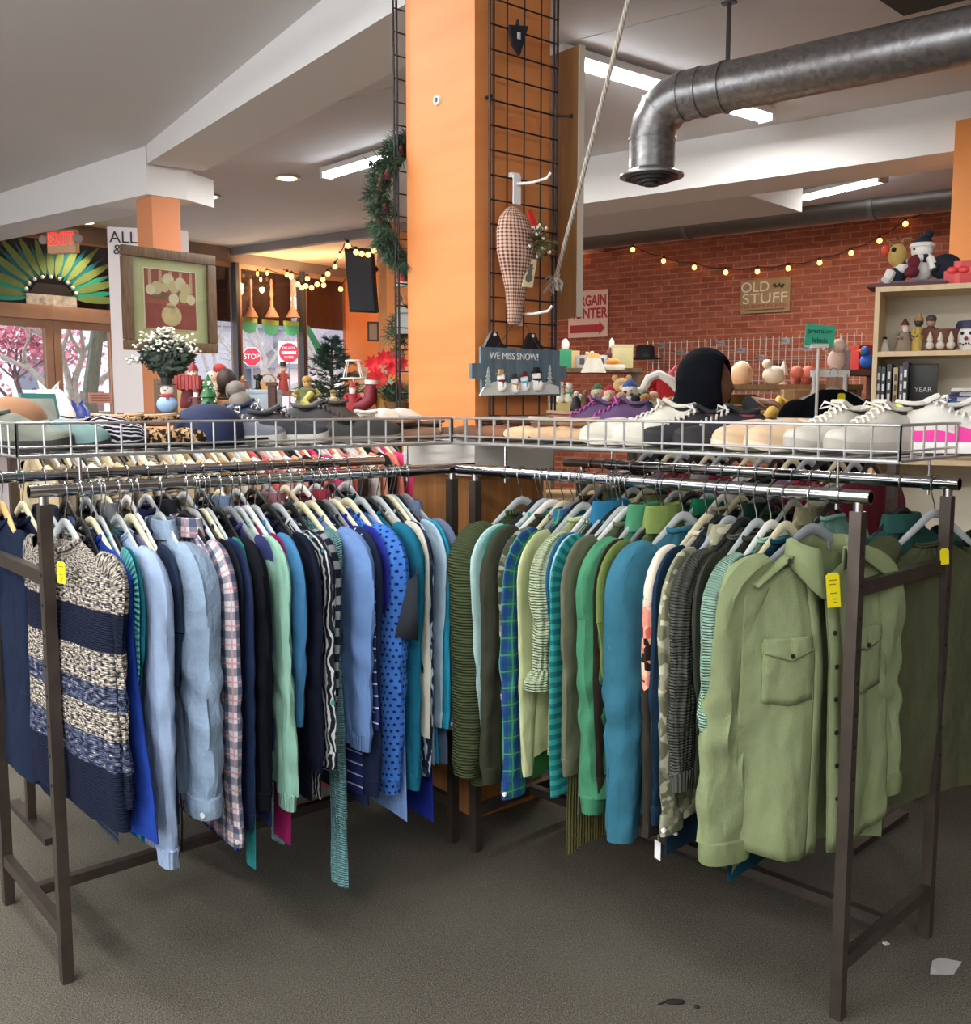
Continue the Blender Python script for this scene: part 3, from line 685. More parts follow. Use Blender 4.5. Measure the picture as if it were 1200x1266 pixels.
# ---------------------------------------------------------------- front rail of the blue rack, near to far (b = photo column of the far edge)
F = fabric
NAVY, DNAVY, BLK = '#1d2740', '#161c2c', '#121318'
GL, GR = 'blue tops on the front rail of the left rack', 'green tops on the front rail of the right rack'
left = [
 dict(b=161, name='cardigan', mat=F('hrib', '#333b4c'), slv=985, hem=1040, out=.23, hw=.185, cuff=False, label='slate navy ribbed cardigan behind the marled striped sweater', cat='cardigan'),
 dict(b=181, name='tunic', mat=F('plain', '#2343a0'), hem=1022, style='crew', hw=.245, flare=.085, label='royal blue sleeveless tunic flaring to a wide hem', cat='tunic', trim=None),
 dict(b=185, name='sweater', mat=F('hrib', '#63bcc0'), hem=1030, slv=860, out=.262, label='aqua ribbed sweater peeking out above the royal blue tunic', cat='sweater'),
 dict(b=191, name='sweater', mat=F('plain', '#1c7080'), slv=850, hem=1040, out=.28, label='dark teal sweater behind the royal blue tunic', cat='sweater'),
 dict(b=220, name='sweatshirt', mat=F('plain', '#a9c0e2'), trim=F('rib', '#a9c0e2'), slv=1072, hem=1000, label='pale periwinkle sweatshirt with a long ribbed cuff', cat='sweatshirt', out=.295, hk='clear'),
 dict(b=224, name='shirt', mat=F('pinstripe', '#3b4268', '#b9bcd6'), hem=1066, style='none', label='navy and white pinstriped shirt, hem below the pale periwinkle sleeve', cat='shirt', hw=.215),
 dict(b=236, name='top', mat=F('plain', '#2b3852'), slv=850, hem=1010, label='plain navy top between periwinkle sweatshirt and chambray shirt', cat='top'),
 dict(b=282, name='shirt', mat=F('denim', '#86a2bf', '#5e7690'), slv=1008, hem=985, style='shirt', out=.30, depth=.075, cuffd=.062, wr=.012, label='grey blue chambray shirt with a buttoned cuff', cat='shirt', cuff=True),
 dict(b=301, name='shirt', mat=F('plaid', '#e9e6ea', '#27375f', '#e79aa0'), slv=1045, hem=1030, style='shirt', out=.30, label='pink, navy and white plaid shirt', cat='shirt'),
 dict(b=305, name='jacket', mat=F('plain', '#1e2433'), slv=960, hem=1000, label='thin dark zip jacket behind the plaid shirt', cat='jacket', out=.28),
 dict(b=309, name='top', mat=F('plaid', '#2c4bb0', '#16245a', '#dfe4f2'), hem=1050, style='none', hw=.2, flare=0, label='bright blue checked shirt tail below the dark jackets', cat='shirt'),
 dict(b=319, name='sweater', mat=F('plain', '#2b3a5e'), slv=1030, hem=1010, label='dusky navy sweater left of the black sweater', cat='sweater', out=.29),
 dict(b=322, name='top', mat=F('plain', '#2f8f8f'), hem=980, slv=1070, style='none', depth=.035, cuffd=.03, cuff=False, out=.25, label='teal top whose hem hangs below the dusky navy sweater', cat='top'),
 dict(b=346, name='sweater', mat=F('plain', '#14171f'), slv=1000, hem=985, label='black sweater left of the mint sweatshirt', cat='sweater', out=.29, wr=.008, depth=.07),
 dict(b=350, name='top', mat=F('plain', '#3e4478'), hem=1020, slv=930, label='violet navy top sliver between black and mint sweaters', cat='top', out=.235, hw=.18, depth=.05),
 dict(b=368, name='sweatshirt', mat=F('plain', '#9bcdb8'), trim=F('rib', '#9bcdb8'), slv=1000, hem=960, label='mint green sweatshirt with a long wrinkled sleeve', cat='sweatshirt', wr=.011, out=.295, hk='clear', drift=.02),
 dict(b=370, name='top', mat=F('plain', '#b3276f'), slv=1042, hem=960, style='none', hw=.18, out=.23, depth=.05, cuffd=.05, cuff=False, label='magenta top whose hem shows below the mint sweatshirt', cat='top'),
 dict(b=389, name='top', mat=F('plain', '#4a88b8'), slv=898, hem=940, label='sky blue top with plain three quarter sleeves', cat='top', cuff=False, out=.29),
 dict(b=402, name='sweater', mat=F('plain', '#1a2033'), slv=955, hem=985, label='midnight navy sweater right of the sky blue top', cat='sweater'),
 dict(b=414, name='blouse', mat=F('print', '#20242c', '#cfd4d4', '#4f8c90'), slv=950, hem=985, label='black and white abstract print blouse', cat='blouse', out=.29),
 dict(b=431, name='sweater', mat=F('stripe', '#1e2436', '#8d9094', None, 1.0), slv=880, hem=900, label='navy and grey block striped sweater', cat='sweater', out=.283),
 dict(b=442, name='sweater', mat=F('cable', '#8fc7c9'), slv=1092, hem=950, style='none', hw=.17, out=.2, depth=.045, cuffd=.04, cuff=False, wr=.02, drift=.02, label='aqua cable knit hanging lowest under the left rack', cat='sweater'),
 dict(b=459, name='sweatshirt', mat=F('plain', '#7396cc'), trim=F('rib', '#7396cc'), slv=930, hem=915, label='cornflower blue sweatshirt with a bulky sleeve', cat='sweatshirt', out=.30, depth=.08, cuffd=.055, wr=.012, drift=.03, hk='cream'),
 dict(b=462, name='top', mat=F('thinstripe', '#27336a', '#cdd3e6'), slv=900, hem=980, label='navy top with thin white stripes by the cornflower sweatshirt', cat='top', out=.29),
 dict(b=478, name='sweater', mat=F('plain', '#222c48'), slv=985, hem=990, label='ink navy sweater left of the polka dot blouse', cat='sweater', out=.29),
 dict(b=481, name='top', mat=F('plain', '#3038a8'), slv=760, hem=940, label='violet blue top sliver beside the polka dot blouse', cat='top', out=.29),
 dict(b=511, name='blouse', mat=F('dots', '#4a83dc', '#1b2c66'), slv=985, hem=960, label='bright blue polka dot blouse', cat='blouse', out=.295, depth=.07, wr=.01, hk='cream'),
 dict(b=514, name='shirt', mat=F('denim', '#6f98d8', '#4a6db0'), hem=1005, style='none', hw=.235, label='light blue denim shirt tail below the polka dot blouse', cat='shirt'),
 dict(b=530, name='sweater', mat=F('plain', '#1d6f8c'), slv=978, hem=960, label='deep teal sweater right of the polka dot blouse', cat='sweater'),
 dict(b=536, name='cardigan', mat=F('plain', '#dcdccb'), slv=910, hem=900, label='cream cardigan at the far end of the left rack', cat='cardigan', cuff=False, out=.28),
 dict(b=547, name='blouse', mat=F('print', '#1c2438', '#aeb9cc', '#2d4466', .8), slv=960, hem=950, label='navy paisley print blouse', cat='blouse', out=.285),
 dict(b=550, name='top', mat=F('plain', '#1b2a86'), hem=1008, style='none', hw=.225, label='deep ultramarine top low in the corner between racks', cat='top'),
 dict(b=555, name='shirt', mat=F('plain', '#b4d2e6'), slv=900, hem=940, label='pale sky shirt near the rack corner', cat='shirt', out=.275),
 dict(b=561, name='top', mat=F('plain', '#2aa3c4'), slv=900, hem=940, label='turquoise top near the rack corner', cat='top', out=.275),
 dict(b=576, name='jacket', mat=F('denim', '#43597f', '#26365a'), slv=900, hem=940, style='shirt', label='dark denim jacket last on the left rack', cat='jacket', out=.27),
]
right = [
 dict(b=884, name='top', mat=F('plain', '#103f50'), slv=900, hem=1082, label='deep petrol top just behind the sage military shirt', cat='top', out=.24, hw=.19, flare=.03),
 dict(b=858, name='sweater', mat=F('cable', '#a9d2bc'), trim=F('rib', '#a9d2bc'), slv=1036, hem=1000, label='pale mint cable knit sweater', cat='sweater', out=.315, depth=.07, wr=.008),
 dict(b=848, name='sweater', mat=F('plain', '#3b3d33'), slv=1000, hem=1005, label='dark olive top between mint cable knit and charcoal knit', cat='top'),
 dict(b=824, name='sweater', mat=F('chunky', '#5b5d55'), trim=F('rib', '#5b5d55'), slv=980, hem=960, label='charcoal chunky knit sweater', cat='sweater', out=.30, wr=.008),
 dict(b=812, name='shirt', mat=F('camo', '#9a9a80', '#777a62', '#c3c1a6'), slv=1033, hem=1010, label='faded khaki camouflage shirt', cat='shirt', style='shirt', out=.29),
 dict(b=800, name='cardigan', mat=F('plain', '#1b3248'), hem=1050, slv=1020, label='dark blue cardigan with pearly buttons', cat='cardigan', out=.285),
 dict(b=783, name='blouse', mat=F('floral', '#e6dac8', '#33302a'), slv=1035, hem=1010, label='cream blouse fading through pink blossom to dark brown', cat='blouse', out=.29, hk='cream', cuff=False),
 dict(b=741, name='sweater', mat=F('plain', '#397389'), slv=1040, hem=1000, label='steel teal sweater with long plain sleeves', cat='sweater', out=.295, depth=.075, wr=.01, cuff=False, hk='clear'),
 dict(b=735, name='top', mat=F('plain', '#7b8e4e'), slv=860, hem=980, label='lime olive top right of the kelly green sweater', cat='top', out=.285, style='turtle'),
 dict(b=731, name='top', mat=F('plain', '#3a3028'), slv=985, hem=990, label='dark brown top sliver by the kelly green sweater', cat='top', out=.28),
 dict(b=701, name='sweater', mat=F('plain', '#4a8d68'), slv=1006, hem=985, label='kelly green turtleneck sweater with wrinkled sleeves', cat='sweater', out=.295, depth=.075, wr=.013, style='turtle', hk='clear'),
 dict(b=689, name='sweater', mat=F('plain', '#6f715b'), slv=960, hem=1000, label='grey olive sweater left of the kelly green sweater', cat='sweater', out=.29),
 dict(b=686, name='sweater', mat=F('rib', '#716f45'), hem=1048, style='none', hw=.225, label='mustard olive ribbed hem hanging below the kelly green sweater', cat='sweater'),
 dict(b=680, name='top', mat=F('stripe', '#3aa196', '#1d737a', None, .6), slv=985, hem=960, label='teal two tone striped top', cat='top', out=.285, cuff=False),
 dict(b=675, name='top', mat=F('plain', '#9dbcc8'), slv=900, hem=940, label='pale steel blue top beside the teal striped top', cat='top', out=.28),
 dict(b=671, name='top', mat=F('plain', '#2a7094'), slv=760, hem=930, label='azure blue top beside the pale green knit', cat='top', out=.27, style='turtle'),
 dict(b=642, name='sweater', mat=F('chunky', '#c3d4ae'), slv=850, hem=930, label='pale green chunky knit with a rolled cuff', cat='sweater', out=.30, depth=.075, cuffd=.066, hk='white', roll=True),
 dict(b=636, name='top', mat=F('plain', '#cfd8a2'), slv=960, hem=930, label='pale lime top behind the rolled cuff knit', cat='top', out=.285, cuff=False, cuffd=.02),
 dict(b=632, name='top', mat=F('plain', '#397a3c'), slv=930, hem=955, label='bright grass green top beside the blue plaid shirt', cat='top', out=.27),
 dict(b=622, name='shirt', mat=F('plaid', '#2a7068', '#27448a', '#58a074'), slv=987, hem=960, style='shirt', label='blue and green plaid shirt', cat='shirt', out=.29),
 dict(b=608, name='jacket', mat=F('camo', '#6e7163', '#4a4d40', '#a3a596'), slv=880, hem=930, label='grey green camouflage jacket', cat='jacket', out=.295, depth=.07),
 dict(b=593, name='sweater', mat=F('plain', '#3e4033'), slv=970, hem=945, label='dark moss sweater left of the camouflage jacket', cat='sweater', out=.29),
 dict(b=589, name='top', mat=F('plain', '#3f9c8a'), slv=880, hem=930, label='sea green top sliver behind the dark moss sweater', cat='top', out=.265),
 dict(b=582, name='shirt', mat=F('plain', '#b5dbd8'), slv=920, hem=930, label='pale aqua shirt near the corner of the right rack', cat='shirt', out=.28, cuff=False),
 dict(b=547, name='cardigan', mat=F('hrib', '#4b5539', None, None, 1.7), slv=960, hem=965, label='olive green ribbed cardigan at the far end', cat='cardigan', out=.29, depth=.07, hk='clear'),
]
def lay(R, lst, b0, group):
    prev = R.solve(b0, .285, .83)
    for d in lst:
        d = dict(d); b = d.pop('b'); o = d.get('out', .285)
        nxt = R.solve(b, .285, .83); th = max(.008, (nxt - prev) * .98); mid = (prev + nxt) / 2; prev = nxt
        garment(R, mid, th, group=group, **d)
lay(RL, left, 156, GL)
lay(RR, right, 893, GR)

# ---------------------------------------------------------------- the two garments that face the viewer
mm = F('marled', '#1b2136', '#8f877b', '#d3cabb')
s0 = .05
hero = garment(RL, s0, .055, 'sweater', 'marled navy and cream striped sweater first on the left rack', 'sweater', GL, mm, slv=1000, hem=1015, out=.28, depth=.04, cuffd=.042, hw=.265, neck=.09, wr=.009, trim=mm, rz=.09, hk='clear', hof=True, yo=.012, flat=.6)
price_tag(hero, (.1, -.056, -.17), (1, .1, 0), (.3, -.1, 1), .04, .06)

def military_shirt():
    sg = F('plain', '#8f9c72'); sgd = F('plain', '#828f66'); s = RR.solve(1002, 0, 1.1)
    rz = -.33; root = thing('military_shirt', 'sage green military shirt with chest pockets, first on the right rack', 'shirt', RR.p(s, 0, RAILZ), RR.rz + rz, GR)
    f = 1                                                         # this face looks along local +y, towards the viewer
    hw, L, th, n = .235, .9, .1, 30
    def front(x0, x1, name, fl, m=26):
        rs = []
        for j in range(m + 1):
            t = j / m; row = []
            for k in range(n + 1):
                u = x0 + (x1 - x0) * k / n
                top = -.135 - .10 * (abs(u) / hw) ** 1.3
                if abs(u) < .085: top = -.135 - .055 * (1 - abs(u) / .085) - .03
                bot = -L + .05 * (abs(u) / hw) ** 2 * (1 if fl else .6)
                z = top + (bot - top) * t; d = (top - z)
                x = u * (1 + .07 * t) ; y = .03 + .035 * min(1, d * 5) * (1 - (abs(u) / hw) ** 4)
                y += .010 * min(1, .3 + t * 1.5) * (nz(u * 8, z * 1.8, 3.1) * 1.7 + .8 * nz(u * 19, z * 4.5, 7.7)) + .004 * nz(u * 40, z * 14, 2.2)
                y += .012 * t * sin(u * 34 + z * 3)
                row.append(V((x, y, z)))
            rs.append(row)
        mb = MB(); mb.rings(rs, False, (False, False)); return mb.build(name, sg, root), rs
    # +x is the viewer's left
    lf, rl = front(hw, .012, 'left_front', True); rf, rr = front(-.014, -hw, 'right_front', True)
    for o in (lf, rf):
        q = o.modifiers.new('cloth', 'SOLIDIFY'); q.thickness = .0025; q.offset = 0
    mb = MB(); rs = []
    for j in range(19):
        t = j / 18; row = []
        for k in range(25):
            u = -hw + 2 * hw * k / 24; top = -.13 - .10 * (abs(u) / hw) ** 1.3; z = top + (-L - .02 - top) * t
            row.append(V((u * (1 + .06 * t), .028 - .06 * min(1, (top - z) * 5) * (1 - (abs(u) / hw) ** 4) + .01 * t * nz(u * 9, z * 2, 5.), z)))
        rs.append(row)
    mb.rings(rs, False, (False, False)); mb.build('back', sgd, root)
    def surf(x, z): # height of the front surface
        best = min((abs(v.x - x) + abs(v.z - z), v.y) for rows in (rl, rr) for row in rows for v in row); return best[1]
    for x0, x1, nm in ((.013, .048, 'placket'), (-.05, -.014, 'placket')):
        rs = []
        for j in range(27):
            z = -.2 - (L - .21) * j / 26; t = j / 26
            rs.append([V((x * (1 + .07 * t), surf(x * (1 + .07 * t), z) + .004, z)) for x in (x1, (x0 + x1) / 2, x0)])
        mb = MB(); mb.rings(rs, False, (False, False)); o = mb.build(nm, sg, root); q = o.modifiers.new('cloth', 'SOLIDIFY'); q.thickness = .003; q.offset = 0
    for k in range(7):
        z = -.26 - k * .083; x = -.032 * (1 + .07 * (-z / L)); y = surf(x, z) + .006
        mb = MB(); mb.cyl((x, y, z), (x, y + .003, z), .0065, seg=10); mb.build('button', plain('#26221c', .4), root)
    for sx in (1, -1):
        cx, w = sx * .125, .066
        def patch(zt, zb, name, point, off):
            rs = []
            for j in range(9):
                t = j / 8; row = []
                for k in range(9):
                    u = -w + 2 * w * k / 8; z = zt + (zb - point * (1 - abs(u) / w) - zt) * t; x = cx + u
                    row.append(V((x, surf(x, z) + off, z)))
                rs.append(row)
            mb = MB(); mb.rings(rs, False, (False, False)); o = mb.build(name, sg, root); q = o.modifiers.new('cloth', 'SOLIDIFY'); q.thickness = .004; q.offset = 0; return o
        pk = patch(-.345, -.49, 'pocket', .012, .006); fl = patch(-.335, -.37, 'pocket_flap', .022, .012)
        mb = MB(); y = surf(cx, -.378) + .016; mb.cyl((cx, y, -.378), (cx, y + .003, -.378), .006, seg=10); mb.build('button', plain('#26221c', .4), fl)
        mb = MB(); pts = [(sx * (.10 + .022 * k), .03 - .0 * k, -.153 - .0135 * k) for k in range(6)]
        rs = [[V((x, y + q, z + .012 - abs(q) * .2)) for q in (-.016, 0, .02)] for x, y, z in pts]
        mb.rings(rs, False, (False, False)); ep = mb.build('epaulette', sgd, root); q = ep.modifiers.new('cloth', 'SOLIDIFY'); q.thickness = .004
        bm = MB(); bm.cyl((sx * .118, .05, -.153), (sx * .118, .054, -.151), .006, seg=10); bm.build('button', plain('#26221c', .4), ep)
        mb, P, dd, tt = sleeve_mesh(.105, sx, .84 if sx > 0 else .76, .308 if sx > 0 else .31, .076, .07, 4.2 + sx, .014, .195, .022 if sx > 0 else .02, 26, 0, 24, .8)
        so = mb.build('sleeve', sg, root); x, z = P[-1]
        ring_band((sx * x, 0, z + .008), dd[-1] * .98, .036, .06, 1.0).build('cuff', sgd, so)
    mb = MB(); n2 = 30; rs = [[], [], [], []]                      # collar: stand and folded leaf with two points in front
    for k in range(n2):
        a = pi / 2 + .42 + (2 * pi - .84) * k / (n2 - 1); cx, sy = cos(a), sin(a); fr = max(0, sy)
        for j, (g, z, yy) in enumerate(((1., -.03, 0), (1.0, .028, 0), (1.14, .024, .0), (1.22 + .12 * fr, -.028 - .075 * fr ** 2, .02 * fr))):
            rs[j].append(V((.088 * g * cx, .03 + .042 * g * sy + yy, -.133 + z - .025 * fr)))
    mb.rings(rs, False, (False, False)); o = mb.build('collar', sg, root); q = o.modifiers.new('cloth', 'SOLIDIFY'); q.thickness = .0025
    mb = MB(); mb.box((0, -.001, -.19), (.06, .002, .016)); mb.build('neck_label', plain('#1d1b1a', .6), root, False)['label'] = 'black neck label'
    price_tag(root, (.03, .1, -.18), (-1, 0, 0), (.12, 0, 1), .042, .085)
    hanger(RR, s, 0, 'grey', 'grey hanger holding the sage green military shirt', 'hangers of the ' + GR, rz, True)
    return root
military_shirt()

# details on single garments
tagr = [o for o in C.objects if o.get('label', '').startswith('cream blouse')][0]
mb = MB(); mb.prism([(-.012, 0), (.012, 0), (.012, -.05), (-.012, -.05)], (.2, 0, -.93), (.3, 1, 0), (0, 0, 1), (1, 0, 0), .001); mb.tube([V((.2, 0, -.8)), V((.2, 0, -.93))], .0008, 4)
mb.build('swing_tag', plain('#eeeeec', .6), tagr, False)['label'] = 'white swing tag'
bc = [o for o in C.objects if o.get('label', '').startswith('dark blue cardigan')][0]
for k in range(6):
    mb = MB(); mb.ball((.215 - .02 * (k % 2), .02 , -.62 - .055 * k), .007, (1, 1, .7), 8); mb.build('button', plain('#e8e6de', .25), bc)
wd = [o for o in C.objects if o.get('label', '').startswith('plain navy top between')][0]
for k, dx in enumerate((0, .05)):
    mb = MB(); rr = random.Random(k); mb.tube([V((.16 + dx + .006 * sin(j), .01, -.8 - .04 * j)) for j in range(6 - k)], .0028, 5); mb.build('drawstring', plain('#111113', .7), wd)
pd = [o for o in C.objects if o.get('label', '').startswith('bright blue polka')][0]
mb = MB(); mb.rings([[V((.30, .01 - .05 * t, -.30 - .16 * t)), V((.31, .035, -.28 - .2 * t)), V((.28, .05, -.26 - .22 * t))] for t in (0, .5, 1)], False, (False, False)); q = mb.build('lapel', F('plain', '#3c4048'), pd).modifiers.new('cloth', 'SOLIDIFY'); q.thickness = .003
rc_ = [o for o in C.objects if o.get('label', '').startswith('pale green chunky')][0]

# ---------------------------------------------------------------- rear rails
rear_l = [('navy', NAVY), ('slate', '#4a5160'), ('denim blue', '#51688c'), ('black', BLK), ('grey', '#7d8288'), ('olive brown', '#57513f'), ('indigo', '#2c3566'), ('charcoal', '#33363c'), ('ivory', '#d8d2bf'), ('ink blue', '#1b2338'), ('dusty blue', '#7c93b0'), ('plum', '#4c2f45'), ('coal black', '#1a1a1d'), ('rose', '#c48a94'), ('steel blue', '#5a7288'), ('burgundy', '#6d2a38'), ('crimson', '#a83a4c'), ('white', '#dcdcd8'), ('dark teal', '#1f4a55')]
for k, (cn, c) in enumerate(rear_l):
    garment(RL, .10 + k * .064, .05, 'top', f'{cn} top hanging on the rear rail of the left rack', 'top', 'tops on the rear rail of the left rack', F('plain', c), hem=985 - (k % 4) * 12, LS=.6, cuff=False, a0=-RL.W, low=True, style=('crew', 'shirt', 'none')[k % 3])
rear_r = [('dark teal', '#27524f'), ('teal', '#1d5a5a'), ('mint', '#9fd6c6'), ('khaki', '#a29c7c'), ('black', BLK), ('forest green', '#28493a'), ('bottle green', '#1f4034'), ('charcoal', '#34373a'), ('stone', '#b5ad96'), ('emerald', '#1f7a57'), ('petrol', '#1a4658'), ('beige', '#cdbf9d'), ('olive', '#5e613f'), ('grey', '#84888a'), ('cream', '#ddd3bb'), ('moss', '#4e5638'), ('pine', '#20382d'), ('brown', '#5a4030')]
for k, (cn, c) in enumerate(rear_r[2:]):
    garment(RR, .34 + k * .062, .05, 'top', f'{cn} top hanging on the rear rail of the right rack', 'top', 'tops on the rear rail of the right rack', F('plain', c), hem=1000 - (k % 4) * 12, LS=.6, cuff=False, a0=-RR.W, low=True, style=('crew', 'shirt', 'none')[k % 3])
garment(RR, RR.solve(1112, -RR.W, 1.1), .09, 'shirt', 'dark teal shirt beyond the bare end of the right rack', 'shirt', 'tops on the rear rail of the right rack', F('plain', '#35605a'), hem=1010, slv=960, a0=-RR.W, hw=.24, out=.3, wr=.012, style='shirt', hk='black', rz=-.2)
ol = garment(RR, RR.solve(1152, -RR.W, 1.1), .085, 'sweater', 'olive sweater with ribbed sleeves at the right edge', 'sweater', 'tops on the rear rail of the right rack', F('plain', '#55583f'), trim=F('rib', '#4a4d38'), hem=1000, slv=985, a0=-RR.W, hw=.22, out=.275, depth=.055, wr=.01, hk='clear', rz=-.3, topz=-.175)
price_tag(ol, (.03, .06, -.175), (-1, 0, 0), (.1, 0, 1), .035, .045, mark=False)
dk = garment(RL, RL.solve(8, -RL.W, 1.0), .06, 'jacket', 'dark navy jacket on a pale wooden hanger at the left edge', 'jacket', 'tops on the rear rail of the left rack', F('plain', '#1c2840'), hem=960, LS=.66, a0=-RL.W, hk='wooden', hw=.21, out=.28)

# ---------------------------------------------------------------- third rows behind the racks
def third(R, off, t0, n, step, z, cols, side):
    root = thing('garment_rail', f'chrome clothes rail standing behind the {side} rack', 'clothes rail', R.p(0, off, 0))
    inv = lambda v: v - R.p(0, off, 0)
    mb = MB(); mb.cyl(inv(R.p(t0 - .1, off, z)), inv(R.p(t0 + n * step + .1, off, z)), .016, seg=12); mb.build('rail', M_CHROME, root)
    for t in (t0 - .05, t0 + n * step + .05):
        mb = MB(); b = inv(R.p(t, off)); vsquare(b, .025, z - .015, .03, R.dr, mb); mb.build('leg', M_LEG, root, False)
        mb = MB(); mb.box(b + Z * .0125, (.45, .04, .025), rotm(0, 0, R.rz)); mb.build('foot', M_LEG, root, False)
    for k in range(n):
        cn, c, kind = cols[k % len(cols)]
        m = F(kind, c, '#2a2624', '#a08a70') if kind in ('camo', 'print') else F(kind, c)
        garment(R, t0 + (k + .5) * step, step * .9, 'top', f'{cn} top on the rail behind the {side} rack', 'top', f'tops on the rail behind the {side} rack, {cn}', m, L=.72, LS=.6, cuff=False, a0=off, railz=z, low=True, style='none', hk=('black', 'clear', 'cream')[k % 3])
beige = [('sand', '#cbb892', 'plain'), ('taupe', '#8f8068', 'plain'), ('mottled brown', '#b19a74', 'camo'), ('ivory', '#e3dccb', 'plain'), ('oatmeal', '#bcae94', 'hrib')]
pale = [('cream', '#e6dcc4', 'plain'), ('tan', '#c2a67c', 'plain'), ('white', '#ebe8e2', 'plain'), ('camel', '#a98a60', 'plain')]
pink = [('coral', '#e2706c', 'plain'), ('blush', '#e9b3a6', 'plain'), ('chalk', '#ece6df', 'plain'), ('peach', '#eaa184', 'plain'), ('black trimmed', '#2b2424', 'plain'), ('salmon', '#ea8c78', 'plain'), ('bright pink', '#e0487c', 'plain'), ('pearl', '#e9dccf', 'plain')]
row = [beige[k % 5] for k in range(11)] + [pale[k % 4] for k in range(7)] + [pink[k % 8] for k in range(16)]
third(RL, -1.12, .28, 34, .046, 1.475, row, 'left')
wine = [('wine', '#7a2a3c', 'plain'), ('white', '#e6e2de', 'plain'), ('black', '#1c1a1c', 'plain'), ('mauve', '#8a6a86', 'plain'), ('patterned red', '#a03040', 'print'), ('silver grey', '#a8a8a8', 'plain')]
third(RR, -1.12, .45, 17, .06, 1.42, [wine[(k * 5 + k // 3) % 6] for k in range(17)], 'right')
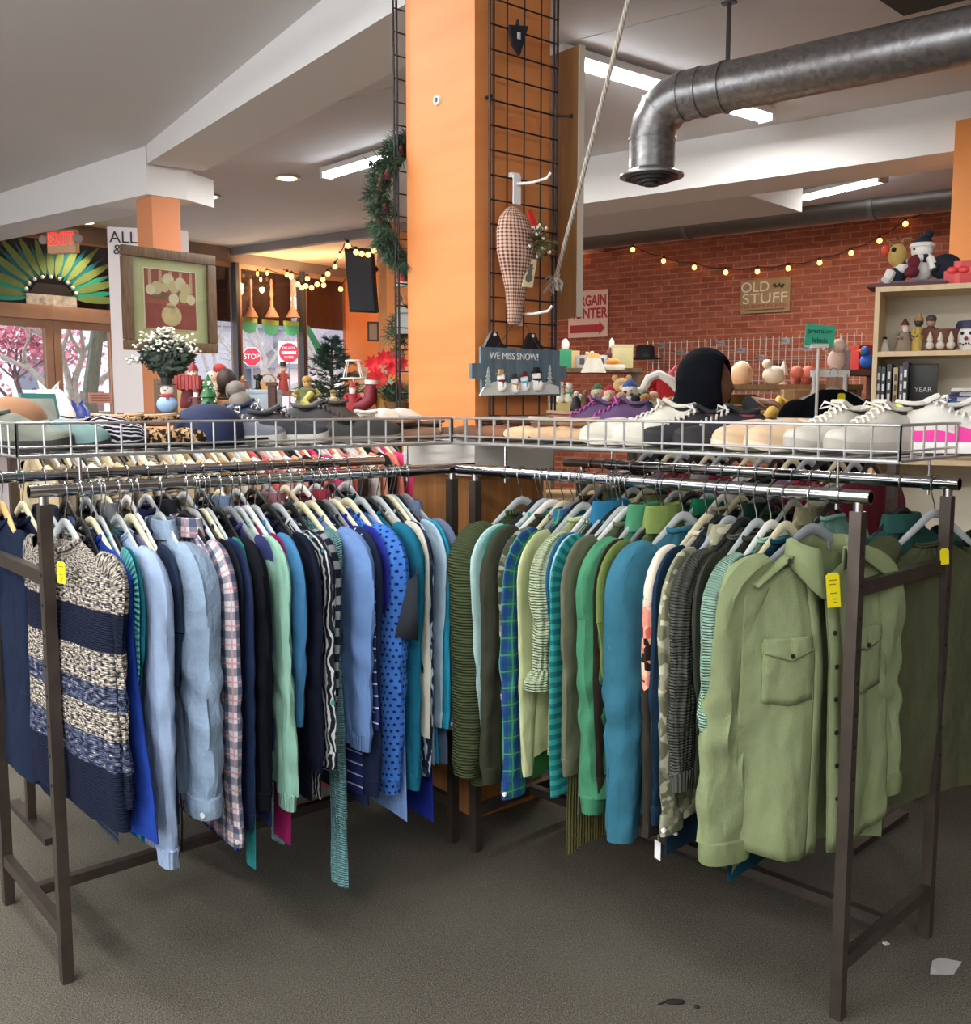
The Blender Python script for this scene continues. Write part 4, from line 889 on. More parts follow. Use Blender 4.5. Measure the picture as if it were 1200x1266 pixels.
# ---------------------------------------------------------------- shoes and caps in the wire baskets
def shoe(R, px, a, rot, label, kind='sneaker', up='#888888', sole='#d8d4c8', lining='#2a2724', lace=None, L=.27, tilt=0, z=0, accent=None, group='shoes in the wire baskets', hgt=1.0, w=1.0, cat='shoe', pattern=None):
    t = R.solve(px, a, 1.47); b = R.p(t, a, BASK + .006 + z)
    root = thing(kind if kind in ('sneaker', 'boot', 'slipper', 'flat_shoe') else 'shoe', label, cat, b, R.rz + radians(rot), group); root.rotation_euler.x = radians(tilt) if tilt else 0
    um = up if not isinstance(up, str) else plain(up, .75, 0, .12); h = L / 2
    def wid(x): u = (x + h) / L; return w * (.030 + .014 * sin(pi * min(1, u * .9) ** 1.2)) * (1 if u < .82 else math.sqrt(max(.02, 1 - ((u - .82) / .185) ** 2))) * (1 if u > .08 else .72 + 3.5 * u)
    prof = {'sneaker': [(0, .07), (.08, .088), (.25, .082), (.42, .088), (.6, .064), (.8, .042), (.95, .03), (1, .012)], 'boot': [(0, .12), (.1, .13), (.3, .125), (.45, .095), (.62, .062), (.82, .046), (.95, .034), (1, .014)],
            'flat_shoe': [(0, .038), (.1, .05), (.3, .03), (.55, .027), (.68, .034), (.85, .03), (.96, .02), (1, .008)], 'slipper': [(0, .04), (.1, .055), (.3, .045), (.5, .07), (.68, .066), (.85, .05), (.96, .034), (1, .014)]}[kind]
    def ht(u):
        for (u0, h0), (u1, h1) in zip(prof, prof[1:]):
            if u <= u1: s = (u - u0) / (u1 - u0); s = s * s * (3 - 2 * s); return hgt * (h0 + (h1 - h0) * s)
        return prof[-1][1] * hgt
    st = {'sneaker': .028, 'boot': .024, 'flat_shoe': .009, 'slipper': .018}[kind]
    mb = MB(); rs = []; N = 18
    for k in range(N + 1):
        x = -h + L * k / N; ww = wid(x) * 1.06; lift = .012 * max(0, (k / N - .75) / .25) ** 2
        rs.append([V((x, ww * cy, zz + lift)) for cy, zz in ((-.94, 0), (.94, 0), (1, st * .5), (.98, st), (-.98, st), (-1, st * .5))])
    mb.rings(rs); mb.build('sole', plain(sole, .7, 0, .05), root)
    mb = MB(); rs = []; mi = []
    for k in range(N + 1):
        u = k / N; x = -h + L * u; ww = wid(x); lift = .012 * max(0, (u - .75) / .25) ** 2; hh = ht(u)
        rs.append([V((x, ww * math.copysign(abs(cos(a_)) ** .8, cos(a_)), st * .8 + lift + hh * sin(a_) ** .75)) for a_ in (pi * j / 12 for j in range(13))])
    mb.rings(rs, False, (True, True))
    if accent:
        for i, f in enumerate(mb.f):
            c = sum((V(mb.v[q]) for q in f), V()) / len(f); u = (c.x + h) / L
            if .08 < u < .8 and st * .9 < c.z < st + .045 - .02 * u and len(f) == 4: mb.mi[i] = 1
            if u < .12: mb.mi[i] = 2
    mb.build('upper', [um] + ([plain(accent[0], .5), plain(accent[1], .5)] if accent else []), root, sub=1)
    u0, u1 = {'sneaker': (.1, .36), 'boot': (.08, .4), 'flat_shoe': (.1, .64), 'slipper': (.12, .42)}[kind]
    lx = -h + L * (u0 + u1) / 2; la = L * (u1 - u0) / 2; zt = st * .8 + max(ht(u0 + .02), ht(u1 - .02)) * .96; ww = wid(lx) * .66
    mb = MB(); mb.ball((lx, 0, zt - .008), 1, (la, ww, .016 if kind != 'flat_shoe' else .012), 14); mb.build('lining', plain(lining, .9), root)
    mb = MB(); mb.tube([(lx + la * cos(q) * 1.03, ww * 1.1 * sin(q), zt + .002 + .006 * cos(q) ** 2) for q in (2 * pi * j / 18 for j in range(19))], .006, 6, False); mb.build('collar', um, root)
    if lace:
        lm = plain(lace, .85); mb = MB()
        for j in range(6):
            u = .42 + .055 * j; x = -h + L * u; zz = st * .8 + ht(u) * 1.0 + .004; wz = wid(x) * .55
            mb.tube([V((x - .006, -wz, zz - .012)), V((x, -wz * .4, zz + .001)), V((x + .006, wz * .4, zz + .001)), V((x + .012, wz, zz - .012))], .0034, 6)
        for s in (1, -1):
            mb.tube([V((-h + L * .42, 0, st + ht(.42))), V((-h + L * .42 + .02, s * .03, st + ht(.42) + .012)), V((-h + L * .48, s * .05, st + ht(.42) - .006)), V((-h + L * .44, s * .02, st + ht(.42)))], .003, 6)
        mb.build('laces', lm, root)
        mb = MB(); x = -h + L * .36; mb.box((x, 0, st + ht(.36) + .004), (.05, .05, .012), rotm(0, -.5, 0), bev=.006); mb.build('tongue', um, root)
    return root
# green rack, right to left
neon = plain('#d3d0c6', .55, 0, .06)
shoe(RR, 1168, -.34, 118, 'white sneaker with hot pink panel and neon yellow heel', up=neon, sole='#f2efe8', accent=('#ee2f9c', '#dff25a'), lace='#f4f2ec', L=.29, hgt=1.2)
shoe(RR, 1215, -.46, 112, 'second neon heeled sneaker behind the hot pink one', up=neon, sole='#f2efe8', accent=('#ee2f9c', '#dff25a'), lace='#f4f2ec', L=.29, hgt=1.15)
wl = plain('#c4c0b4', .7, 0, .1)
for px, lb in ((1078, 'right one of two chunky off-white sneakers with messy laces'), (1026, 'left one of two chunky off-white sneakers with messy laces')):
    shoe(RR, px, -.20, -22, lb, up=wl, sole='#b5b1a6', lace='#dedacd', L=.29, hgt=1.02, w=1.15)
bg_ = plain('#d6b795', .7, 0, .08)
shoe(RR, 978, -.15, -30, 'beige padded slipper beside the off-white sneakers', 'slipper', up=bg_, sole='#ded3bd', L=.27, hgt=1.05, w=1.15, lining='#b89b7a')
shoe(RR, 938, -.15, -34, 'beige padded slipper beside the black lace-up shoe', 'slipper', up=bg_, sole='#ded3bd', L=.27, hgt=1.0, w=1.15, lining='#b89b7a')
shoe(RR, 890, -.18, -40, 'black lace-up shoe with a mauve lining', up='#232126', sole='#2b292c', lace='#b9b6b0', lining='#8a4a5c', L=.27, hgt=.9)
shoe(RR, 850, -.18, -40, 'black lace-up shoe with long trailing grey laces', up='#1f1e22', sole='#262528', lace='#c6c3bd', lining='#6a3d4c', L=.27, hgt=.9)
shoe(RR, 920, -.42, -20, 'black sneaker with dark laces at the back of the basket', up='#1a191b', sole='#3b3937', lace='#55524f', L=.28, hgt=.55)
shoe(RR, 812, -.18, -58, 'light grey canvas shoe with open tongue', up='#cfcbbd', sole='#d8d3c4', lace='#e4e1d6', L=.27, hgt=1.1)
shoe(RR, 770, -.15, -62, 'pale grey slip-on shoe with a white sole', 'slipper', up='#c7c2b4', sole='#e2dccb', L=.27, lining='#8d7f6b')
shoe(RR, 758, -.36, -50, 'purple and navy walking shoe with magenta laces', up='#5c4068', sole='#2f3050', accent=('#2c2d4a', '#2c2d4a'), lace='#b0529f', L=.28, hgt=1.2)
shoe(RR, 728, -.40, -50, 'purple and navy walking shoe at the back', up='#5c4068', sole='#2f3050', accent=('#2c2d4a', '#2c2d4a'), lace='#b0529f', L=.28, hgt=1.2)
shoe(RR, 700, -.16, -64, 'tan ballet flat with a pinched bow toe', 'flat_shoe', up='#c9a27c', sole='#3a2f26', L=.26, lining='#a67d58', hgt=1.3)
shoe(RR, 690, -.38, -60, 'dusty pink strappy flat behind the tan flats', 'flat_shoe', up='#b98d78', sole='#5a4334', L=.26, lining='#a97f6d', hgt=1.7)
shoe(RR, 668, -.14, -66, 'sand coloured flat shoe with leopard lining', 'flat_shoe', up='#d2b48c', sole='#38302a', L=.26, lining='#7d6a52', hgt=1.3)
shoe(RR, 633, -.18, -68, 'brown leather flat shoe', 'flat_shoe', up='#84573b', sole='#2c211b', L=.26, lining='#5d3c29', hgt=1.3)
shoe(RR, 600, -.2, -70, 'dark brown leather flat at the far end of the right basket', 'flat_shoe', up='#6b4631', sole='#251c17', L=.26, lining='#4a3022', hgt=1.2)
# blue rack, left to right
leo = F('camo', '#b08a5c', '#2a211b', '#c7a679', 3.0)
shoe(RL, 28, -.16, 55, 'grey green suede shoe at the near end of the left basket', up='#6f7468', sole='#2a2a28', L=.26, hgt=.9)
shoe(RL, 72, -.16, 60, 'dull teal and grey slip-on shoe', 'slipper', up='#6d8b8a', sole='#2b2b2a', L=.27, lining='#3d4444')
flor = F('print', '#1d1d26', '#c9c3cc', '#e4dfe2', 1.4)
shoe(RL, 124, -.15, 62, 'black floral print shoe', 'slipper', up=flor, sole='#1c1b1c', L=.26, lining='#15151a', hgt=1.15)
shoe(RL, 165, -.14, 66, 'leopard print flat beside the black floral shoe', 'flat_shoe', up=leo, sole='#201b18', L=.26, lining='#b98f6a', hgt=1.5)
shoe(RL, 205, -.14, 66, 'leopard print flat beside the navy cap', 'flat_shoe', up=leo, sole='#201b18', L=.26, lining='#b98f6a', hgt=1.5)
shoe(RL, 160, -.36, 60, 'tan ankle strap flat at the back, left one of two', 'flat_shoe', up='#c79b78', sole='#3a2f28', L=.26, lining='#a8805f', hgt=1.6)
shoe(RL, 200, -.36, 60, 'tan ankle strap flat at the back, right one of two', 'flat_shoe', up='#c79b78', sole='#3a2f28', L=.26, lining='#a8805f', hgt=1.6)
shoe(RL, 296, -.15, 72, 'grey sneaker with a thick white sole', up='#6f7480', sole='#dcdad2', lace='#c7c9cc', L=.28, hgt=.85)
shoe(RL, 322, -.36, 62, 'navy sneaker with white eyelets behind the grey one', up='#27304a', sole='#d6d4cc', lace='#d8d8d8', L=.28, hgt=1.1)
shoe(RL, 352, -.15, 74, 'black leather sneaker with a thick white sole', up='#35373d', sole='#dcdad2', lace='#4a4a50', L=.28, hgt=.85)
shoe(RL, 404, -.2, 76, 'charcoal lace-up shoe in the left basket', up='#4a4a4c', sole='#2a2929', lace='#2d2c2d', L=.28, hgt=1.05)
shoe(RL, 448, -.15, 78, 'dark grey loafer with a pale welt', 'slipper', up='#3d3c3a', sole='#8f8b80', L=.28, lining='#1d1c1b')
shoe(RL, 438, -.38, 70, 'dark brown suede boot lying at the back', 'boot', up='#4c443e', sole='#2a2622', L=.27, lining='#231f1c', hgt=.85)
shoe(RL, 470, -.40, 80, 'fluffy white slipper, left one of two', 'slipper', up='#e2ded4', sole='#d8d2c4', L=.25, lining='#cfc9bb', hgt=1.35, w=1.2)
shoe(RL, 492, -.40, 80, 'fluffy white slipper, right one of two', 'slipper', up='#e2ded4', sole='#d8d2c4', L=.25, lining='#cfc9bb', hgt=1.35, w=1.2)
shoe(RL, 505, -.15, 80, 'brown and white strap sandal', 'flat_shoe', up='#8a6a54', sole='#5b463a', L=.26, lining='#3d3029', hgt=1.1)
shoe(RL, 536, -.16, 82, 'taupe strap sandal at the far end of the left basket', 'flat_shoe', up='#7d6658', sole='#4c4038', L=.26, lining='#3d342e', hgt=1.0)
def cap(R, px, a, rot, label, c, brimc, s=1.0, z=0):
    t = R.solve(px, a, 1.47); root = thing('cap', label, 'cap', R.p(t, a, BASK + .008 + z), R.rz + radians(rot), 'caps in the left basket')
    mb = MB(); mb.lathe([(.098 * s, 0), (.1 * s, .03), (.094 * s, .07), (.075 * s, .1), (.04 * s, .118), (.004, .122)], seg=20); mb.build('crown', plain(c, .9, 0, .1), root)
    mb = MB(); n = 14; rs = []
    for j in range(5):
        r = .09 * s + .075 * s * j / 4; rs.append([V((r * cos(q) * 1.05, r * sin(q) * .9, .012 - .012 * (sin(q)) ** 2 + .002 * j)) for q in (-1.15 + 2.3 * k / n for k in range(n + 1))])
    mb.rings(rs, False, (False, False)); b = mb.build('brim', plain(brimc, .9), root); q = b.modifiers.new('card', 'SOLIDIFY'); q.thickness = .004
    mb = MB(); mb.ball((0, 0, .122), .008, seg=8); mb.build('button', plain(c, .9), root)
cap(RL, 14, -.36, 20, 'brown and charcoal cap at the left end of the basket', '#9a7152', '#3c3d42', 1.0, .02)
cap(RL, 258, -.16, 30, 'navy cap with a dark grey front', '#20294a', '#35363c', 1.05)
# a framed card and a folded bag among the shoes
t_ = RL.solve(52, -.38, 1.5); r = thing('greeting_card', 'teal bordered card leaning among the shoes', 'card', RL.p(t_, -.38, BASK + .01), RL.rz + .5)
mb = MB(); mb.box((0, 0, .075), (.01, .13, .15), rotm(0, -.2, 0)); mb.build('backing', plain('#3f8f8c', .5), r, False)
mb = MB(); mb.box((.007, 0, .076), (.004, .1, .12), rotm(0, -.2, 0)); mb.build('print', plain('#b9c8bd', .5, 0, .25), r, False)
# ---------------------------------------------------------------- what hangs on the pillar
M_GRID = plain('#1c1b1e', .45, .2)
def pf(u, z, off=.03): return PA + PX * u - PY * off + Z * z
def solve_u(px, z, off=.03):
    lo, hi = -.5, 1.2
    for _ in range(40):
        m = (lo + hi) / 2
        if pix(pf(m, z, off))[0] < px: lo = m
        else: hi = m
    return m
def solve_z(u, py, off=.03):
    lo, hi = 0, 4
    for _ in range(40):
        m = (lo + hi) / 2
        if pix(pf(u, m, off))[1] > py: lo = m
        else: hi = m
    return m
def at_p(px, py, off=.03):
    n = -PY; return hit(px, py, n, (PA - PY * off).dot(n))
gu0, gu1 = solve_u(605, 2.4), solve_u(688, 2.4)
root = thing('wire_grid_panel', 'black wire grid panel on the shaded side of the orange pillar', 'grid panel', pf((gu0 + gu1) / 2, 1.49)); o0 = V(root.location)
mb = MB(); zs = 1.5
for u in (gu0, gu0 + .018, gu1 - .018, gu1): mb.tube([pf(u, 1.49) - o0, pf(u, CEIL - .01) - o0], .0045, 8)
mb.build('frame', M_GRID, root)
mb = MB()
for k in (1, 2, 3): u = gu0 + (gu1 - gu0) * k / 4; mb.tube([pf(u, 1.49) - o0, pf(u, CEIL - .01) - o0], .003, 6)
k = 0
while zs < CEIL: mb.tube([pf(gu0, zs, .034) - o0, pf(gu1, zs, .034) - o0], .0032, 6); zs += .0835
mb.build('grid_wires', M_GRID, root)
for z in (1.6, 2.6, 3.4):
    mb = MB(); mb.cyl(pf(gu0 + .01, z, 0) - o0, pf(gu0 + .01, z, .03) - o0, .006); mb.build('wall_bracket', M_GRID, root)
# second grid on the far side of the pillar
bo = PA + PY * (PD + .03)
root = thing('wire_grid_panel', 'black wire grid panel seen edge-on behind the pillar, under the wreath', 'grid panel', bo)
mb = MB()
for u in (-.035, -.02, .04, .12, .2): mb.tube([PX * u + Z * 1.45, PX * u + Z * (CEIL - .01)], .0045, 6)
mb.build('frame', M_GRID, root); mb = MB(); zs = 1.5
while zs < CEIL: mb.tube([PX * -.035 + Z * zs, PX * .2 + Z * zs], .003, 5); zs += .0835
mb.build('grid_wires', M_GRID, root)

# round white cap on the sunny side
c = hit(541, 124, -PX, PA.dot(-PX)); r = thing('wall_plug', 'small white round plug high on the orange pillar', 'plug', c)
mb = MB(); mb.cyl((0, 0, 0), -PX * .008, .019, .017, 18); mb.build('rim', plain('#ecebe6', .4), r); mb = MB(); mb.cyl(-PX * .008, -PX * .011, .009, .008, 14); mb.build('core', plain('#4c463f', .5), r)
# black hanging bracket high on the grid
p = at_p(637, 46, .05); r = thing('grid_clip', 'black pointed clip near the top of the grid', 'clip', p); m = plain('#1e222b', .4)
mb = MB(); mb.prism([(-.036, .03), (.05, .045), (.012, -.06), (-.022, -.03)], (0, 0, 0), PX, Z, -PY, .012); mb.build('plate', m, r, False); mb = MB(); mb.tube([V((0, 0, .03)), Z * .055 - PY * .01, Z * .06 + PX * .01, Z * .04 + PX * .014], .004, 6); mb.build('hook', m, r)
mb = MB(); mb.box(-PY * .014 + PX * .004 + Z * .002, (.012, .004, .022), rotm(0, 0, yaw(PX))); mb.build('slot', plain('#c8cbd0', .4), r, False)
def white_hook(px, py, label, h=.08):
    p = at_p(px, py, .045); r = thing('display_hook', label, 'hook', p); m = plain('#e6e4e4', .35)
    mb = MB(); mb.prism([(-.017, -h), (.017, -h), (.017, .02), (-.017, .02)], (0, 0, 0), PX, Z, -PY, .006); mb.build('back_plate', m, r, False)
    mb = MB(); mb.prism([(-.02, .012), (.018, .012), (.018, .028), (-.02, .028)], (0, 0, 0), PX, Z, PY, .02); mb.build('lip', m, r, False)
    mb = MB(); mb.tube([V((0, 0, -.01)) - PY * .006, V((0, 0, -.012)) - PY * .06 + PX * .02, -PY * .12 + PX * .035 - Z * .005, -PY * .135 + PX * .04 + Z * .012], .005, 8); mb.build('prong', m, r)
    return p
hk1 = white_hook(638, 224, 'white single prong hook above the gingham ornament')
white_hook(640, 385, 'white single prong hook below the gingham ornament', .05)
# gingham fish shaped ornament
tw = NT('gingham_check'); u_ = tw.uv(); X, Y_, _ = tw.xyz(u_)
fx = tw.math('LESS_THAN', tw.math('FRACT', tw.math('DIVIDE', X, .013)), .5); fy = tw.math('LESS_THAN', tw.math('FRACT', tw.math('DIVIDE', Y_, .013)), .5)
tw.col(tw.mix(tw.math('MULTIPLY', tw.math('ADD', fx, fy), .5), '#d8b7a0', '#5a2b26')); tw.b.inputs['Roughness'].default_value = .95
p = at_p(640, 256, .075); r = thing('gingham_ornament', 'long brown gingham stuffed ornament hanging on the grid', 'ornament', p)
pb = at_p(641, 402, .075) - p; dn = pb.normalized(); rs = []
for t, w_ in ((t, w_ * 1.4) for t, w_ in ((0, .004), (.02, .02), (.1, .044), (.22, .056), (.38, .058), (.55, .046), (.7, .033), (.85, .026), (.97, .022), (1, .016))):
    cpt = pb * t + PX * (-.012 + .012 * sin(pi * t) - .01); rs.append([cpt + (PX * cos(a) * w_ - PY * sin(a) * w_ * .55) for a in (2 * pi * k / 18 for k in range(18))])
mb = MB(); mb.rings(rs); mb.build('stuffed_body', tw.m, r)
q = at_p(656, 272, .1) - p; mb = MB(); mb.prism([(-.02, .03), (.0, .035), (.03, -.02), (.008, -.032)], q, PX, Z, -PY, .006); mb.build('ribbon', plain('#d8302a', .6), r, False)
q0 = at_p(662, 300, .1) - p; rnd = random.Random(3); gm = MB(); bm = MB()
for k in range(70):
    a = rnd.uniform(0, 2 * pi); d = PX * cos(a) * rnd.uniform(.01, .07) + Z * sin(a) * rnd.uniform(.01, .06) - PY * rnd.uniform(0, .03); s = q0 + d * .3; e = q0 + d
    gm.tube([s, (s + e) / 2 - PY * .01, e], .002, 4)
    if k % 3 == 0: bm.ball(e, .007, seg=6)
    gm.prism([(0, -.004), (.02, 0), (0, .004)], e, d.normalized(), d.normalized().cross(-PY).normalized(), -PY, .001)
gm.build('greenery', plain('#5d5a35', .8, 0, .3), r); bm.build('berry', plain('#d9d3c2', .6), r, kind='stuff')
q = at_p(654, 338, .105) - p; sl = (PX * .22 + Z).normalized(); mb = MB(); mb.prism([(-.024, -.05), (.024, -.05), (.024, .052), (-.024, .052)], q, PX, sl, -PY, .003)
tg = mb.build('paper_tag', plain('#e2d5a8', .7), r, False); tg['label'] = 'cream paper tag with a small snowman print'
mb = MB()
for cc, rr in ((-.016, .017), (.008, .011)): mb.prism([(rr * cos(a), cc + rr * sin(a)) for a in (2 * pi * k / 14 for k in range(14))], q - PY * .0032, PX, sl, -PY, .0008)
mb.prism([(-.014, .018), (.014, .018), (.014, .021), (.008, .021), (.008, .034), (-.008, .034), (-.008, .021), (-.014, .021)], q - PY * .0032, PX, sl, -PY, .001)
mb.build('snowman_print', plain('#6b6a60', .7), tg, False)

# WE MISS SNOW sign
sx0, sx1 = at_p(593, 440, .06), at_p(689, 440, .06); c = at_p(638, 460, .06); r = thing('wooden_sign', 'grey blue plank sign reading WE MISS SNOW with four snowmen', 'sign', c)
gb = wood('#4d5f6b', '#73858f', 1.5, .8)
def loc(px, py, off=.06): return at_p(px, py, off) - c
def plank(x0, x1, y0, y1, name, mat, d=.012, off=.06):
    a, b, e = loc(x0, (y0 + y1) / 2 , off), loc(x1, (y0 + y1) / 2, off), None
    zt, zb = loc((x0 + x1) / 2, y0, off).z, loc((x0 + x1) / 2, y1, off).z
    mb = MB(); mb.prism([(a.dot(PX), zb), (b.dot(PX), zb), (b.dot(PX), zt), (a.dot(PX), zt)], -PY * off * 0 + (a - PX * a.dot(PX) - Z * a.z), PX, Z, -PY, d); return mb.build(name, mat, r, False)
tp = plank(592, 689, 431, 451, 'plank', gb); plank(580, 697, 451, 469, 'plank', gb, .014); plank(593, 690, 469, 489, 'plank', gb, .012)
snow = MB(); pts = []
for px_, py_ in ((592, 489), (690, 487), (689, 478), (675, 473), (650, 472), (630, 474), (610, 472), (597, 479)):
    q = loc(px_, py_, .074); pts.append((q.dot(PX), q.z))
o_ = loc(640, 480, .074); snow.prism(pts, o_ - PX * o_.dot(PX) - Z * o_.z, PX, Z, -PY, .006); snow.build('snow_bank', plain('#d7dcd6', .8, 0, .08), r, False)
text('WE MISS SNOW!', .033, plain('#e8e8e2', .6), r, loc(636, 441, .0735), PX, Z, sx=.95)
for k, (px_, py_, hat, sc) in enumerate(((619, 477, '#c9a26a', '#6b2530'), (636, 480, '#3c3a3c', '#d9a05a'), (648, 478, '#6a2b3a', '#5aa0c8'), (663, 476, '#17171a', '#1c1c20'))):
    q = loc(px_, py_, .082); s = (.9, .8, .85, 1)[k] * .021
    mb = MB(); mb.ball(q + Z * 0, s * 1.15, (1, .4, 1), 12); mb.ball(q + Z * s * 1.5, s * .8, (1, .4, 1), 12); sm = mb.build('snowman', plain('#ecebe4', .7), r)
    mb = MB(); mb.ball(q + Z * s * .92 - PY * .004, s * .75, (1, .5, .35), 10); mb.box(q + Z * s * .3 - PY * .01 + PX * .004, (s * .35, .004, s * 1.1), rotm(0, 0, yaw(PX))); mb.build('scarf', plain(sc, .7), sm)
    mb = MB(); mb.box(q + Z * s * 2.15, (s * 1.9, s * .8, s * .22), rotm(0, 0, yaw(PX))); mb.box(q + Z * s * 2.6, (s * 1.1, s * .6, s * .9), rotm(0, 0, yaw(PX)), bev=.003); mb.build('hat', plain(hat, .7), sm)
for px_, py_ in ((603, 478), (679, 474)):
    q = loc(px_, py_, .08); mb = MB()
    for j in range(4): mb.prism([(-.016 + .003 * j, .016 * j), (.016 - .003 * j, .016 * j), (0, .016 * j + .02)], q, PX, Z, -PY, .003)
    mb.build('painted_tree', plain('#b9c3bd', .7), r, False)
mb = MB()
mb.tube([loc(612, 432, .07), loc(634, 402, .05), loc(650, 402, .05), loc(668, 434, .07)], .0012, 5); mb.build('hanging_wire', plain('#4a3a2c', .6), r)
for k, (px_, py_) in enumerate(((608, 421), (655, 422))):
    p = at_p(px_, py_ + 9, .045); rr = thing('grid_clip', ('black triangular clip on the grid above the left of the snow sign', 'black triangular clip on the grid above the right of the snow sign')[k], 'clip', p)
    mb = MB(); mb.prism([(-.05, -.012), (.058, -.012), (.05, .012), (.038, .016), (.012, .055), (-.012, .055), (-.036, .016)], (0, 0, 0), PX, Z, -PY, .014); mb.build('plate', plain('#17171b', .45), rr, False)
    mb = MB(); mb.cyl(Z * .045 - PY * .014, Z * .045 - PY * .018, .006); mb.build('rivet', plain('#e0dfdc', .3), rr)

# wood board behind the grid and the rope tied to the grid
bn = at(720, 220, 3.95); zb, zt = at(720, 392, 3.95).z, at(720, 57, 3.95).z; bn = V((bn.x, bn.y, 0)); r = thing('wood_board', 'tall plain wooden board fixed beside the pillar', 'board', bn + Z * zb)
mb = MB(); mb.box(PY * .16 - PX * .0125 + Z * ((zt - zb) / 2), (.025, .32, zt - zb), rotm(0, 0, yaw(PX))); mb.build('board', wood('#8a6a40', '#b08d5c', .8), r, False)
mb = MB(); mb.box(-PY * .002 - PX * .0125 + Z * ((zt - zb) / 2), (.03, .006, zt - zb), rotm(0, 0, yaw(PX))); mb.build('edge_strip', plain('#d9d2c0', .6), r, False)
tie = at_p(690, 144, .03) - V(r.location); e_ = at(713, 147, 3.97) - V(r.location)
mb = MB(); mb.tube([tie, (tie + e_) / 2 + Z * .005, e_ + PX * -.026, e_ + PX * -.03 + Z * .012], .004, 6); mb.build('hook_bolt', plain('#4a4038', .4, .8), r)
kn = at_p(687, 343, .05); tpz = at(776, -8, 3.0); d = (tpz - kn).normalized(); tpz = kn + d * ((CEIL - kn.z) / d.z); r = thing('rope', 'thick pale rope knotted to the grid and running up to the ceiling', 'rope', kn)
rm = NT('twisted_rope'); w_ = rm.n('ShaderNodeTexWave', Scale=45, bands_direction='DIAGONAL'); rm.l(rm.uv(1, .6), w_.inputs['Vector']); rm.col(rm.mix(w_.outputs['Fac'], '#a89f90', '#d9d2c4')); rm.b.inputs['Roughness'].default_value = .95; rm.bump(w_.outputs['Fac'], .8, .003)
mb = MB(); L_ = (tpz - kn).length; mb.tube([d * (L_ * k / 20) + PX * (.008 * sin(pi * k / 20)) for k in range(21)], .008, 8); mb.build('strand', rm.m, r)
mb = MB(); mb.tube([V((0, 0, 0)), PX * .02 - Z * .02 - PY * .01, PX * .022 - Z * .05, -PX * .004 - Z * .045 - PY * .012, -PX * .012 - Z * .01 - PY * .012, PX * .012 + Z * .012, PX * .016 - Z * .03 + PY * .012], .008, 8); mb.build('knot', rm.m, r)
mb = MB(); rnd = random.Random(5)
for k in range(26):
    a = V((0, 0, -.012)); e2_ = -PX * rnd.uniform(.02, .075) - Z * rnd.uniform(.0, .07) - PY * rnd.uniform(.0, .03); mb.tube([a, (a + e2_) / 2 + Z * .012, e2_], .0012, 4)
mb.build('frayed_end', plain('#b3aa9b', .95), r)

# wreath and other christmas greenery left of the pillar
def needles(mb, c, d, n, ln, rnd, r=.0016):
    for _ in range(n):
        v = (V((rnd.gauss(0, 1), rnd.gauss(0, 1), rnd.gauss(0, 1))).normalized() * .8 + d).normalized() * ln * rnd.uniform(.6, 1.1)
        s = v.cross(V((rnd.random(), rnd.random(), .3))).normalized() * r; mb.add([c - s, c + s, c + v * .6 + s * .8, c + v, c + v * .6 - s * .8], [(0, 1, 2, 3, 4)])
pine = plain('#37523c', .8, 0, .35); pine2 = plain('#26402f', .8, 0, .3)
wc = at(522, 262, 3.99); r = thing('pine_wreath', 'green pine wreath with pine cone hanging left of the pillar', 'wreath', wc); rnd = random.Random(11)
mb = MB(); mb.tube([PX * .21 * cos(a) + Z * .25 * sin(a) for a in (2 * pi * k / 28 for k in range(29))], .012, 6, False); mb.build('ring', plain('#4a3b2a', .8), r)
mb = MB()
for k in range(520):
    a = rnd.uniform(0, 2 * pi); ta = PX * -.21 * sin(a) + Z * .25 * cos(a); needles(mb, PX * .2 * cos(a) + Z * .24 * sin(a) + V((rnd.gauss(0, .02), rnd.gauss(0, .02), rnd.gauss(0, .02))), ta.normalized() * .7 + PX * .35 * cos(a) + Z * .35 * sin(a), 26, .055, rnd, .0017)
mb.build('greenery', pine, r)
for a in (2.75, 3.3, 2.2):
    mb = MB(); q = PX * .19 * cos(a) + Z * .23 * sin(a) - PY * .03 - PX * .01
    for j in range(6): mb.lathe([(.004, .006 * j), (.02 - .0025 * j, .006 * j + .002), (.006, .006 * j + .009)], q, 9)
    mb.build('pine_cone', plain('#6a2f38', .7), r)
p = at(499, 345, 3.96); r = thing('santa_hat', 'small red santa hat ornament hanging under the wreath', 'ornament', p)
mb = MB(); mb.lathe([(.03, -.02), (.028, 0), (.014, .03), (.003, .05)], seg=12); mb.build('hat', plain('#c8352f', .8), r); mb = MB(); mb.tube([V((.03 * cos(a), .03 * sin(a), -.022)) for a in (2 * pi * k / 12 for k in range(13))], .008, 6, False); mb.build('trim', plain('#ece6dc', .9), r)
p = at(497, 404, 3.98); r = thing('pine_swag', 'pine swag holding a small grey birdhouse beside the pillar', 'swag', p); rnd = random.Random(12); mb = MB()
for k in range(46): needles(mb, V((rnd.gauss(-.005, .02), rnd.gauss(0, .02), rnd.gauss(0, .05))), V((-.3, 0, -.2)), 14, .045, rnd)
mb.build('greenery', pine, r); mb = MB(); mb.box((.005, -.03, .01), (.045, .04, .08)); mb.prism([(-.032, 0), (.032, 0), (0, .035)], (.005, -.06, .05), (1, 0, 0), Z, (0, 1, 0), .06); mb.build('birdhouse', plain('#a9b0ae', .7), r, False)
